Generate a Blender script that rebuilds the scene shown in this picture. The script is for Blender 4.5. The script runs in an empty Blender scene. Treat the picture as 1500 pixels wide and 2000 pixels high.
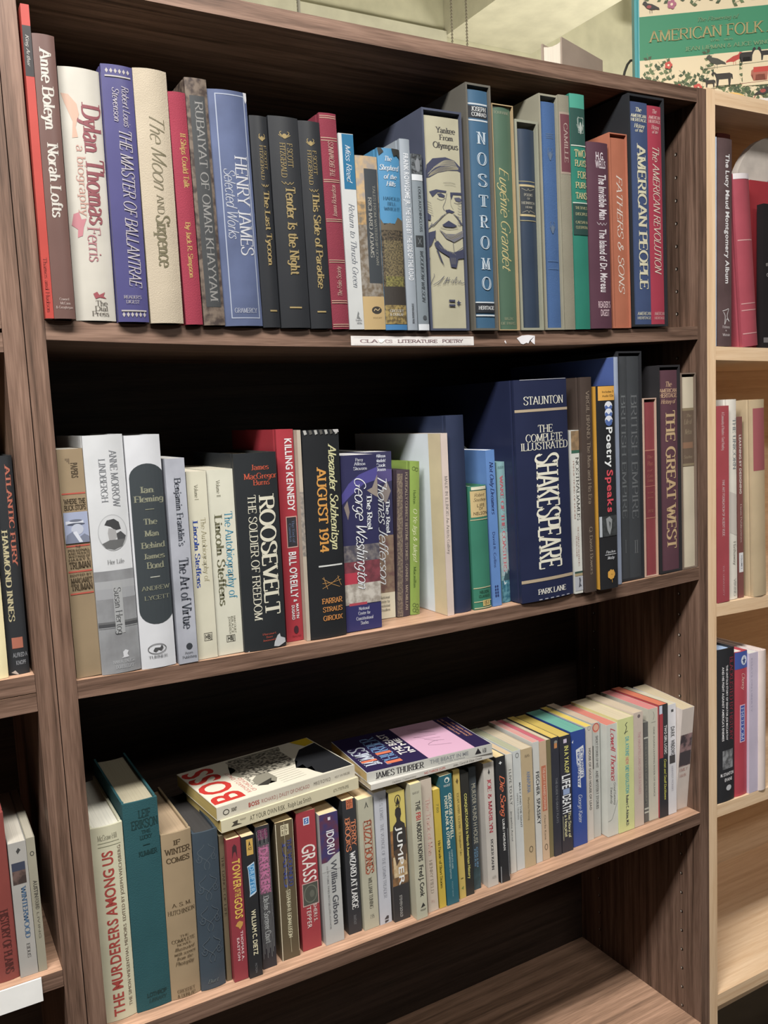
import bpy, bmesh, math, random
from mathutils import Matrix, Vector
sc = bpy.context.scene
COL = sc.collection
PI = math.pi
# ---------------------------------------------------------------- camera, world, lights, exposure
cam_d = bpy.data.cameras.new('camera'); cam_o = bpy.data.objects.new('camera', cam_d); COL.objects.link(cam_o)
cam_d.sensor_fit = 'AUTO'; cam_d.sensor_width = 36.0; cam_d.lens = 30.6171; cam_d.clip_start = 0.02
cam_o.matrix_world = Matrix([[0.86995, 0.09638, -0.48363, -0.14122], [-0.49096, 0.0771, -0.86776, -0.91881], [-0.04635, 0.99235, 0.1144, 1.3862], [0, 0, 0, 1]])
sc.camera = cam_o
sc.view_settings.view_transform = 'Standard'; sc.view_settings.look = 'None'
sc.view_settings.gamma = 1.0; sc.view_settings.use_curve_mapping = False
sc.view_settings.exposure = 0.0
wd = bpy.data.worlds.new('World'); sc.world = wd; wd.use_nodes = True
bg = wd.node_tree.nodes['Background']; bg.inputs[0].default_value = (1.0, .95, .88, 1); bg.inputs[1].default_value = .05
def area(name, loc, sx, sy, power, color, rot=(0, 0, 0)):
    d = bpy.data.lights.new(name, 'AREA'); d.shape = 'RECTANGLE'; d.size = sx; d.size_y = sy; d.energy = power; d.color = color
    o = bpy.data.objects.new(name, d); COL.objects.link(o); o.location = loc; o.rotation_euler = rot; return o
WARM = (1.0, .97, .925)
area('ceiling_fixture_light', (-.40, -.80, 2.595), 1.5, .24, 90, WARM)
area('front_fill_light', (1.2, -2.3, 2.72), 1.2, .3, 44, WARM)  # added frontal fill, evens out the lower rows and the right side
area('back_fill_uplight', (.9, .62, 1.72), 1.3, .3, 11, (1.0, .95, .84), (2.6, 0, 0))  # added lamp hidden behind the bookcase, brightens back wall and beam
area('far_fill_uplight', (2.3, .45, 1.72), .8, .3, 22, (1.0, .95, .86), (PI, 0, 0))  # added lamp, unseen behind the oak case, lifts the area right of the beam
# ---------------------------------------------------------------- materials
def lin(h):
    r = [v / 255 for v in h]
    return [c / 12.92 if c <= .04045 else ((c + .055) / 1.055) ** 2.4 for c in r]
MATS = {}
def mat(hexc, kind='print', k=.86, h2=None, scale=40):
    key = (hexc, kind, h2, scale)
    if key in MATS: return MATS[key]
    m = bpy.data.materials.new(kind + '_%d_%d_%d' % tuple(hexc)); m.use_nodes = True; nt = m.node_tree; N = nt.nodes; L = nt.links
    b = N['Principled BSDF']; c = [v * k for v in lin(hexc)]
    rough = {'print': .5, 'cloth': .8, 'jacket': .38, 'pages': .9, 'ink': .5, 'mottle': .5, 'wall': .9, 'matte': .7, 'metal': .35}.get(kind, .5)
    b.inputs['Roughness'].default_value = rough
    b.inputs['Specular IOR Level'].default_value = .35 if kind in ('print', 'jacket', 'ink') else .2
    if kind == 'ink':
        b.inputs['Base Color'].default_value = (*c, 1)
    else:
        tc = N.new('ShaderNodeTexCoord'); mp = N.new('ShaderNodeMapping'); L.new(tc.outputs['Object'], mp.inputs[0])
        nz = N.new('ShaderNodeTexNoise'); L.new(mp.outputs[0], nz.inputs['Vector'])
        rp = N.new('ShaderNodeValToRGB'); L.new(nz.outputs[0], rp.inputs[0])
        c2 = [v * k for v in lin(h2)] if h2 else None
        if kind == 'mottle':
            nz.inputs['Scale'].default_value = scale * 4; nz.inputs['Detail'].default_value = 4
            rp.color_ramp.elements[0].position = .40; rp.color_ramp.elements[1].position = .60
            rp.color_ramp.elements[0].color = (*c, 1); rp.color_ramp.elements[1].color = (*c2, 1)
        elif kind == 'pages':
            mp.inputs['Scale'].default_value = (2600, 12, 12); nz.inputs['Scale'].default_value = 1.0; nz.inputs['Detail'].default_value = 2
            rp.color_ramp.elements[0].position = .3; rp.color_ramp.elements[1].position = .7
            rp.color_ramp.elements[0].color = (*[v * .80 for v in c], 1); rp.color_ramp.elements[1].color = (*c, 1)
        else:
            nz.inputs['Scale'].default_value = 18; nz.inputs['Detail'].default_value = 5
            a = .12 if kind != 'worn' else .3
            rp.color_ramp.elements[0].position = .3; rp.color_ramp.elements[1].position = .7
            rp.color_ramp.elements[0].color = (*[v * (1 - a) for v in c], 1); rp.color_ramp.elements[1].color = (*[min(v * (1 + a * .5), .92) for v in c], 1)
        L.new(rp.outputs[0], b.inputs['Base Color'])
        if kind == 'cloth':
            n2 = N.new('ShaderNodeTexNoise'); n2.inputs['Scale'].default_value = 900; L.new(tc.outputs['Object'], n2.inputs['Vector'])
            bp = N.new('ShaderNodeBump'); bp.inputs['Strength'].default_value = .35; bp.inputs['Distance'].default_value = .001
            L.new(n2.outputs[0], bp.inputs['Height']); L.new(bp.outputs[0], b.inputs['Normal'])
    MATS[key] = m; return m
def wood(name, dark, mid, light, axis, rough=.45):
    m = bpy.data.materials.new(name); m.use_nodes = True; nt = m.node_tree; N = nt.nodes; L = nt.links
    b = N['Principled BSDF']; b.inputs['Roughness'].default_value = rough; b.inputs['Specular IOR Level'].default_value = .3
    tc = N.new('ShaderNodeTexCoord'); mp = N.new('ShaderNodeMapping'); L.new(tc.outputs['Object'], mp.inputs[0])
    s = [60.0, 60.0, 60.0]; s[axis] = 2.0; mp.inputs['Scale'].default_value = s
    nz = N.new('ShaderNodeTexNoise'); nz.inputs['Scale'].default_value = 1.6; nz.inputs['Detail'].default_value = 6; nz.inputs['Distortion'].default_value = .6
    L.new(mp.outputs[0], nz.inputs['Vector'])
    mp2 = N.new('ShaderNodeMapping'); L.new(tc.outputs['Object'], mp2.inputs[0])
    s2 = [700.0, 700.0, 700.0]; s2[axis] = 30.0; mp2.inputs['Scale'].default_value = s2
    n2 = N.new('ShaderNodeTexNoise'); n2.inputs['Scale'].default_value = 1.0; n2.inputs['Detail'].default_value = 2; L.new(mp2.outputs[0], n2.inputs['Vector'])
    ma = N.new('ShaderNodeMath'); ma.operation = 'MULTIPLY_ADD'; ma.inputs[1].default_value = .32; L.new(n2.outputs[0], ma.inputs[0]); 
    mb = N.new('ShaderNodeMath'); mb.operation = 'MULTIPLY'; mb.inputs[1].default_value = .72; L.new(nz.outputs[0], mb.inputs[0]); L.new(mb.outputs[0], ma.inputs[2])
    rp = N.new('ShaderNodeValToRGB'); L.new(ma.outputs[0], rp.inputs[0])
    rp.color_ramp.elements[0].position = .36; rp.color_ramp.elements[0].color = (*lin(dark), 1)
    rp.color_ramp.elements[1].position = .66; rp.color_ramp.elements[1].color = (*lin(light), 1)
    e = rp.color_ramp.elements.new(.5); e.color = (*lin(mid), 1)
    L.new(rp.outputs[0], b.inputs['Base Color'])
    bp = N.new('ShaderNodeBump'); bp.inputs['Strength'].default_value = .12; bp.inputs['Distance'].default_value = .0006
    L.new(n2.outputs[0], bp.inputs['Height']); L.new(bp.outputs[0], b.inputs['Normal'])
    return m
WAL = ((70,54,45), (102,80,68), (128,103,89))
WX, WZ = wood('walnut_along', *WAL, 0), wood('walnut_upright', *WAL, 2)
OAK = ((218,183,146), (229,198,162), (239,211,178))
OX, OZ = wood('oak_along', *OAK, 0), wood('oak_upright', *OAK, 2)
# ---------------------------------------------------------------- object helpers
def link(name, bm, mats, parent=None):
    me = bpy.data.meshes.new(name); bm.normal_update(); bm.to_mesh(me); bm.free()
    for m in (mats if isinstance(mats, (list, tuple)) else [mats]): me.materials.append(m)
    o = bpy.data.objects.new(name, me); COL.objects.link(o)
    if parent: o.parent = parent
    return o
def thing(name, label, cat, loc=(0, 0, 0), group=None):
    o = bpy.data.objects.new(name, None); COL.objects.link(o); o.location = loc; o.empty_display_size = .02
    o['label'] = label; o['category'] = cat
    if group: o['group'] = group
    return o
def box(bm, x0, x1, y0, y1, z0, z1, mi=0, bev=0, seg=1, sagf=None):
    n = seg
    rings = []
    for i in range(n + 1):
        x = x0 + (x1 - x0) * i / n; dz = sagf(x) if sagf else 0
        rings.append([bm.verts.new((x, y, z + dz)) for y, z in ((y0, z0), (y1, z0), (y1, z1), (y0, z1))])
    fs = [bm.faces.new(rings[0][::-1]), bm.faces.new(rings[-1])]
    for a, b in zip(rings, rings[1:]):
        for k in range(4): fs.append(bm.faces.new((a[k], a[(k + 1) % 4], b[(k + 1) % 4], b[k])))
    for f in fs: f.material_index = mi
    if bev:
        es = list({e for f in fs for e in f.edges if e.calc_face_angle(0) > .5})
        bmesh.ops.bevel(bm, geom=es, offset=bev, segments=2, affect='EDGES', clamp_overlap=True)
    return fs
def tube(bm, pts, r, mi=0, seg=8):
    pts = [Vector(p) for p in pts]; prev = None; first = None
    for i, p in enumerate(pts):
        d = (pts[min(i + 1, len(pts) - 1)] - pts[max(i - 1, 0)]).normalized()
        u = d.orthogonal().normalized() if prev is None else (prev - d * prev.dot(d)).normalized()
        prev = u; v = d.cross(u)
        ring = [bm.verts.new(p + (u * math.cos(2 * PI * k / seg) + v * math.sin(2 * PI * k / seg)) * r) for k in range(seg)]
        if first:
            for k in range(seg):
                f = bm.faces.new((first[k], first[(k + 1) % seg], ring[(k + 1) % seg], ring[k])); f.material_index = mi; f.smooth = True
        first = ring
# ---------------------------------------------------------------- lettering: a stroke alphabet (serif, slab, italic, script) and the built-in sans
GL = {}
def _g(s):
    for ln in s.strip().split('\n'):
        ch, w, rest = ln.split(' ', 2)
        GL[{'SP': ' '}.get(ch, ch)] = (float(w), [p.split() for p in rest.split(';')])
_g('''A .75 L .36 1 .05 0;L .36 1 .70 0;L .15 .33 .58 .33;S .05 0;S .70 0
B .70 L .12 0 .12 1;L .12 1 .36 1;C .34 1 .50 .97 .58 .86 .58 .68 .50 .56 .34 .53;L .12 .53 .36 .53;C .34 .53 .54 .50 .64 .38 .64 .16 .54 .03 .34 0;L .12 0 .36 0;S .09 0;S .09 1
C .76 A .42 .5 .36 .52 42 318;V .68 .84 -.2
D .78 L .12 0 .12 1;L .12 1 .32 1;C .30 1 .50 .96 .66 .80 .70 .5 .66 .2 .50 .04 .30 0;L .12 0 .32 0;S .09 0;S .09 1
E .66 L .12 0 .12 1;L .12 1 .58 1;L .12 .52 .46 .52;L .12 0 .60 0;S .09 0;S .09 1;V .58 1 -.2;V .46 .62 -.2;V .60 0 .22
F .60 L .12 0 .12 1;L .12 1 .56 1;L .12 .52 .46 .52;S .12 0;S .09 1;V .56 1 -.2;V .46 .62 -.2
G .82 A .42 .5 .36 .52 42 300;L .66 .42 .66 .06;L .50 .42 .78 .42;V .68 .84 -.2
H .78 L .12 0 .12 1;L .66 0 .66 1;L .12 .52 .66 .52;S .12 0;S .12 1;S .66 0;S .66 1
I .30 L .15 0 .15 1;S .15 0;S .15 1
J .42 L .28 1 .28 .22;C .28 .26 .26 .08 .16 -.02 .04 .02;S .28 1
K .72 L .12 0 .12 1;L .12 .40 .60 1;L .27 .58 .68 0;S .12 0;S .12 1;S .60 1;S .68 0
L .62 L .12 0 .12 1;L .12 0 .58 0;S .12 1;S .09 0;V .58 0 .24
M .92 L .12 0 .14 1;L .14 1 .46 .05;L .46 .05 .78 1;L .78 1 .80 0;S .12 0;S .80 0;S .10 1;S .82 1
N .78 L .12 0 .12 1;L .12 1 .66 0;L .66 0 .66 1;S .12 0;S .09 1;S .66 1
O .86 O .43 .5 .36 .52
P .64 L .12 0 .12 1;L .12 1 .36 1;C .34 1 .52 .97 .60 .84 .60 .64 .52 .50 .34 .47;L .12 .47 .36 .47;S .12 0;S .09 1
Q .86 O .43 .5 .36 .52;L .46 .16 .80 -.18
R .72 L .12 0 .12 1;L .12 1 .36 1;C .34 1 .52 .97 .60 .84 .60 .66 .52 .53 .34 .50;L .12 .50 .36 .50;L .32 .50 .66 0;S .12 0;S .09 1;S .68 0
S .66 C .58 .80 .50 .98 .32 1.02 .12 .92 .10 .74 .24 .58 .46 .46 .60 .28 .52 .06 .32 -.02 .14 .04 .06 .2;V .58 .94 -.2;V .06 .08 .2
T .68 L .34 0 .34 1;L .04 1 .64 1;V .04 1 -.22;V .64 1 -.22;S .34 0
U .76 L .12 1 .12 .28;C .12 .34 .15 .10 .38 -.02 .60 .10 .63 .34;L .63 .28 .63 1;S .12 1;S .63 1
V .72 L .05 1 .36 0;L .36 0 .67 1;S .05 1;S .67 1
W 1.02 L .04 1 .28 0;L .28 0 .50 .9;L .50 .9 .72 0;L .72 0 .98 1;S .05 1;S .97 1
X .72 L .06 1 .66 0;L .06 0 .66 1;S .06 0;S .06 1;S .66 0;S .66 1
Y .70 L .05 1 .36 .45;L .66 1 .36 .45;L .36 .45 .36 0;S .06 1;S .65 1;S .36 0
Z .68 L .06 1 .60 1;L .60 1 .06 0;L .06 0 .62 0;V .06 1 -.2;V .62 0 .2
a .54 C .10 .54 .18 .65 .32 .64 .42 .52 .42 .34 .42 .10;L .42 .20 .42 .06;L .42 .06 .50 0;C .42 .38 .22 .34 .08 .22 .10 .04 .24 -.02 .42 .12
b .60 L .12 1 .12 0;O .32 .32 .21 .34;T .08 1
c .50 A .30 .32 .24 .34 42 318
d .62 O .28 .32 .21 .34;L .50 1 .50 0;T .46 1;S .52 0
e .56 A .30 .32 .24 .34 0 312;L .07 .34 .54 .34
f .36 C .40 .92 .30 1.0 .20 .92 .18 .74 .18 .6;L .18 .64 .18 0;L .04 .64 .34 .64;S .18 0
g .56 O .26 .38 .19 .28;C .46 .60 .46 .2 .45 -.05 .34 -.24 .16 -.26 .06 -.14
h .58 L .12 1 .12 0;C .12 .44 .22 .60 .36 .62 .44 .46;L .44 .50 .44 0;T .08 1;S .12 0;S .44 0
i .26 L .12 .64 .12 0;D .12 .88;S .12 0;T .08 .64
j .28 L .14 .64 .14 -.08;C .14 -.02 .12 -.20 -.02 -.26;D .14 .88;T .10 .64
k .52 L .12 1 .12 0;L .12 .25 .42 .64;L .22 .38 .48 0;T .08 1;S .12 0;S .42 .64;S .48 0
l .26 L .12 1 .12 0;T .08 1;S .12 0
m .82 L .12 .64 .12 0;C .12 .44 .20 .60 .33 .62 .40 .46;L .40 .50 .40 0;C .40 .44 .48 .60 .61 .62 .68 .46;L .68 .50 .68 0;T .08 .64;S .12 0;S .40 0;S .68 0
n .58 L .12 .64 .12 0;C .12 .44 .22 .60 .36 .62 .44 .46;L .44 .50 .44 0;T .08 .64;S .12 0;S .44 0
o .60 O .30 .32 .24 .34
p .60 L .12 .64 .12 -.28;O .32 .32 .21 .34;T .08 .64;S .12 -.28
q .60 O .28 .32 .21 .34;L .50 .64 .50 -.28;S .50 -.28
r .42 L .12 .64 .12 0;C .12 .40 .22 .58 .38 .60;T .08 .64;S .12 0
s .46 C .38 .54 .30 .66 .14 .63 .08 .50 .18 .38 .34 .28 .40 .14 .28 0 .12 .01 .05 .12
t .40 L .20 .86 .20 .16;C .20 .22 .22 .04 .31 0 .39 .06;L .06 .64 .36 .64
u .60 L .12 .64 .12 .18;C .12 .24 .16 .02 .30 0 .44 .16;L .46 .64 .46 0;T .08 .64;T .42 .64;S .48 0
v .48 L .04 .64 .24 0;L .24 0 .44 .64;S .05 .64;S .43 .64
w .72 L .04 .64 .20 0;L .20 0 .36 .6;L .36 .6 .52 0;L .52 0 .68 .64;S .05 .64;S .67 .64
x .50 L .05 .64 .45 0;L .05 0 .45 .64;S .05 0;S .05 .64;S .45 0;S .45 .64
y .50 L .04 .64 .26 0;L .46 .64 .20 -.18;C .22 -.10 .14 -.26 .02 -.24;S .05 .64;S .45 .64
z .48 L .06 .64 .42 .64;L .42 .64 .06 0;L .06 0 .44 0
\u00e9 .56 A .30 .32 .24 .34 0 312;L .07 .34 .54 .34;L .28 .78 .42 .96
0 .64 O .32 .5 .25 .52
1 .40 L .22 0 .22 1;L .22 1 .06 .85;S .22 0
2 .58 C .08 .76 .16 .98 .36 1.0 .50 .84 .42 .54 .06 0;L .06 0 .54 0
3 .58 C .08 .88 .26 1.02 .46 .92 .46 .68 .26 .54 .50 .42 .52 .14 .30 -.02 .06 .1
4 .62 L .42 0 .42 1;L .42 1 .04 .30;L .04 .30 .58 .30
5 .58 L .14 1 .50 1;L .14 1 .12 .56;C .12 .56 .34 .64 .52 .48 .52 .18 .32 -.02 .06 .06
6 .60 O .30 .30 .22 .32;C .46 1 .20 .84 .08 .50 .10 .26
7 .56 L .04 1 .52 1;L .52 1 .20 0
8 .60 O .30 .75 .19 .26;O .30 .26 .23 .28
9 .60 O .30 .70 .22 .32;C .14 0 .40 .16 .52 .50 .50 .74
. .22 D .10 .05
, .22 D .10 .05;L .12 .05 .06 -.12
' .20 L .10 1 .10 .80
& .76 C .64 .12 .20 .74 .28 .98 .42 .92 .40 .74 .12 .42 .10 .14 .28 -.02 .48 .10 .66 .46
- .40 L .08 .36 .32 .36
: .24 D .11 .08;D .11 .56
! .26 L .12 1 .12 .3;D .12 .05
/ .44 L .04 -.06 .38 1
~ .40 D .2 .4
SP .34 D -9 -9''')
FONTS = {'rm': (.125, .045, .10, 0), 'rb': (.19, .06, .13, 0), 'it': (.11, .04, .06, .26), 'ib': (.165, .06, .08, .26), 'sl': (.17, .11, .10, 0),
         'sc': (.095, .04, 0, .38), 'hl': (.05, .03, 0, 0)}
GC = {}
def cat_rom(P, n=5):
    out = []
    Q = [P[0]] + P + [P[-1]]
    for i in range(1, len(Q) - 2):
        p0, p1, p2, p3 = Q[i - 1], Q[i], Q[i + 1], Q[i + 2]
        for k in range(n):
            t = k / n
            out.append(tuple(.5 * (2 * p1[d] + (p2[d] - p0[d]) * t + (2 * p0[d] - 5 * p1[d] + 4 * p2[d] - p3[d]) * t * t + (3 * p1[d] - p0[d] - 3 * p2[d] + p3[d]) * t ** 3) for d in (0, 1)))
    out.append(P[-1]); return out
def ribbon(P, wf, closed=False):
    V = []; Fc = []; n = len(P)
    for i, p in enumerate(P):
        a = P[(i - 1) % n] if closed or i > 0 else p; b = P[(i + 1) % n] if closed or i < n - 1 else p
        dx, dy = b[0] - a[0], b[1] - a[1]; l = math.hypot(dx, dy) or 1; dx /= l; dy /= l
        w = wf(dx, dy) / 2
        V += [(p[0] - dy * w, p[1] + dx * w), (p[0] + dy * w, p[1] - dx * w)]
    for i in range(n if closed else n - 1):
        j = (i + 1) % n; Fc.append((2 * i, 2 * i + 1, 2 * j + 1, 2 * j))
    return V, Fc
def stroke_glyph(f, ch):
    thick, thin, ser, slant = FONTS[f]
    w, parts = GL.get(ch, GL['~'])
    V = []; Fc = []
    def addp(v, fs):
        n = len(V); V.extend(v); Fc.extend([tuple(n + i for i in q) for q in fs])
    wf = lambda dx, dy: thin + (thick - thin) * abs(dy * math.cos(.25) + dx * math.sin(.25)) ** 1.3
    def rect(x0, x1, y0, y1): addp([(x0, y0), (x1, y0), (x1, y1), (x0, y1)], [(0, 1, 2, 3)])
    for p in parts:
        k = p[0]; a = [float(t) for t in p[1:]]
        if k == 'L': addp(*ribbon([(a[0], a[1]), (a[2], a[3])], wf))
        elif k == 'C': addp(*ribbon(cat_rom(list(zip(a[::2], a[1::2]))), wf))
        elif k == 'O': addp(*ribbon([(a[0] + a[2] * math.cos(2 * PI * i / 22), a[1] + a[3] * math.sin(2 * PI * i / 22)) for i in range(22)], wf, True))
        elif k == 'A': addp(*ribbon([(a[0] + a[2] * math.cos(math.radians(a[4] + (a[5] - a[4]) * i / 18)), a[1] + a[3] * math.sin(math.radians(a[4] + (a[5] - a[4]) * i / 18))) for i in range(19)], wf))
        elif k == 'D' and a[0] > -5:
            r = thick * .55; addp([(a[0] + r * math.cos(PI * i / 4), a[1] + r * math.sin(PI * i / 4)) for i in range(8)], [tuple(range(8))])
        elif k == 'S' and ser:
            h = max(thin * .9, .035); y = a[1] + (h / 2 if a[1] < .3 else -h / 2); rect(a[0] - thick / 2 - ser * .75, a[0] + thick / 2 + ser * .75, y - h / 2, y + h / 2)
        elif k == 'T' and ser:
            h = max(thin * .9, .035); rect(a[0] - ser * .7, a[0] + .04, a[1] - h, a[1])
        elif k == 'V' and ser:
            t = max(thin, .05); rect(a[0] - t / 2, a[0] + t / 2, min(a[1], a[1] + a[2]), max(a[1], a[1] + a[2]))
    V = [(x + slant * y, y) for x, y in V]
    if slant and f == 'sc' and ch.islower(): w *= .92
    return V, Fc, w
_fc = bpy.data.curves.new('letter_source', 'FONT'); _fo = bpy.data.objects.new('letter_source', _fc); COL.objects.link(_fo)
_fc.resolution_u = 3
_cap = None
def sans_glyph(f, ch):
    global _cap
    def get(c, off):
        _fc.body = c; _fc.offset = off; bpy.context.view_layer.update()
        dg = bpy.context.evaluated_depsgraph_get(); me = bpy.data.meshes.new_from_object(_fo.evaluated_get(dg))
        V = [(v.co.x, v.co.y) for v in me.vertices]; Fc = [tuple(p.vertices) for p in me.polygons]; bpy.data.meshes.remove(me); return V, Fc
    if _cap is None: _cap = max(v[1] for v in get('H', 0)[0])
    if ch == ' ': return [], [], .36
    V, Fc = get(ch, .022 if f == 'Sb' else .0)
    if not V: return [], [], .3
    V = [(x / _cap, y / _cap) for x, y in V]
    return V, Fc, max(v[0] for v in V) + (.07 if f == 'Sb' else .09)
def glyph(f, ch):
    if (f, ch) not in GC: GC[(f, ch)] = sans_glyph(f, ch) if f in ('Ss', 'Sb') else stroke_glyph(f, ch)
    return GC[(f, ch)]
def layout(f, s):
    V = []; Fc = []; x = 0
    for ch in s:
        v, fc, w = glyph(f, ch); n = len(V)
        V += [(x + a, b) for a, b in v]; Fc += [tuple(n + i for i in q) for q in fc]; x += w
    xs = [v[0] for v in V] or [0, 1]; x0, x1 = min(xs), max(xs)
    return [((a - x0) / (x1 - x0), b) for a, b in V], Fc
# art in a flat (a, b) frame -> list of (verts2d, faces, material, layer)
def art_polys(art):
    out = []
    for n, it in enumerate(art):
        k = it[0]
        if k == 't':
            _, s, f, a0, a1, b0, b1, c, dr = it       # a across the spine, b up the spine; b0 start (top), b1 end
            V, Fc = layout(f, s)
            if dr == 'd': W = [(a0 + (a1 - a0) * q, b0 + (b1 - b0) * p) for p, q in V]
            elif dr == 'u': W = [(a1 - (a1 - a0) * q, b1 + (b0 - b1) * p) for p, q in V]
            else: W = [(a0 + (a1 - a0) * p, b1 + (b0 - b1) * q) for p, q in V]
            out.append((W, Fc, mat(c, 'ink'), n))
        elif k in 'rn':
            a0, a1, b0, b1 = it[1:5]; b0, b1 = min(b0, b1), max(b0, b1)
            m = mat(it[5], 'ink') if k == 'r' else mat(it[5], 'mottle', h2=it[6], scale=it[7])
            out.append(([(a0, b0), (a1, b0), (a1, b1), (a0, b1)], [(0, 1, 2, 3)], m, n))
        elif k == 'e':
            a0, a1, b0, b1, c = it[1:]; out.append(([((a0 + a1) / 2 + (a1 - a0) / 2 * math.cos(PI * i / 14), (b0 + b1) / 2 + (b1 - b0) / 2 * math.sin(PI * i / 14)) for i in range(28)], [tuple(range(28))], mat(c, 'ink'), n))
        elif k == 'o':
            a0, a1, b0, b1, c, w = it[1:]
            V, Fc = ribbon([((a0 + a1) / 2 + (a1 - a0) / 2 * math.cos(PI * i / 14), (b0 + b1) / 2 + (b1 - b0) / 2 * math.sin(PI * i / 14)) for i in range(28)], lambda x, y: w / 1000, True)
            out.append((V, Fc, mat(c, 'ink'), n))
        elif k == 'f':
            a0, a1, b0, b1, c, w = it[1:]; b0, b1 = min(b0, b1), max(b0, b1); w /= 1000
            V = []; Fc = []
            for r in ((a0, a1, b0, b0 + w), (a0, a1, b1 - w, b1), (a0, a0 + w, b0 + w, b1 - w), (a1 - w, a1, b0 + w, b1 - w)):
                i = len(V); V += [(r[0], r[2]), (r[1], r[2]), (r[1], r[3]), (r[0], r[3])]; Fc.append((i, i + 1, i + 2, i + 3))
            out.append((V, Fc, mat(c, 'ink'), n))
        elif k == 'p':
            out.append((it[1], [tuple(range(len(it[1])))], mat(it[2], 'ink'), n))
        elif k == 'k':
            P = cat_rom(it[1], 4) if len(it[1]) > 2 else it[1]
            V, Fc = ribbon(P, lambda x, y: it[3] / 1000); out.append((V, Fc, mat(it[2], 'ink'), n))
    return out
def put_art(bm, mats, art, fn, cuts=(), eps=.00011, lim=None):
    """lay printed shapes on a surface: fn(a, b, lift) gives the point; cuts split wide shapes so that they follow a rounded spine"""
    step = min(.35, 12 / max(len(art), 1))
    for V, Fc, m, n in art_polys(art):
        if m not in mats: mats.append(m)
        mi = mats.index(m)
        tb = bmesh.new(); vs = [tb.verts.new((a, b, 0)) for a, b in V]
        for q in Fc:
            try: tb.faces.new([vs[i] for i in q])
            except ValueError: pass
        if not tb.faces: tb.free(); continue
        xs = [v[0] for v in V]
        if any(len(q) > 4 for q in Fc): bmesh.ops.triangulate(tb, faces=[f for f in tb.faces if len(f.verts) > 4])
        for c in cuts:
            if min(xs) < c < max(xs):
                bmesh.ops.bisect_plane(tb, geom=tb.verts[:] + tb.edges[:] + tb.faces[:], plane_co=(c, 0, 0), plane_no=(1, 0, 0))
        if lim:
            for co, no in (((lim[0], 0, 0), (-1, 0, 0)), ((lim[1], 0, 0), (1, 0, 0)), ((0, lim[2], 0), (0, -1, 0)), ((0, lim[3], 0), (0, 1, 0))):
                bmesh.ops.bisect_plane(tb, geom=tb.verts[:] + tb.edges[:] + tb.faces[:], plane_co=co, plane_no=no, clear_outer=True)
        mp = {}
        for f in tb.faces:
            q = []
            for v in f.verts:
                if v not in mp: mp[v] = bm.verts.new(fn(v.co.x, v.co.y, eps * (1 + n * step)))
                q.append(mp[v])
            if len(set(q)) > 2:
                nf = bm.faces.new(q); nf.material_index = mi
        tb.free()
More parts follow.
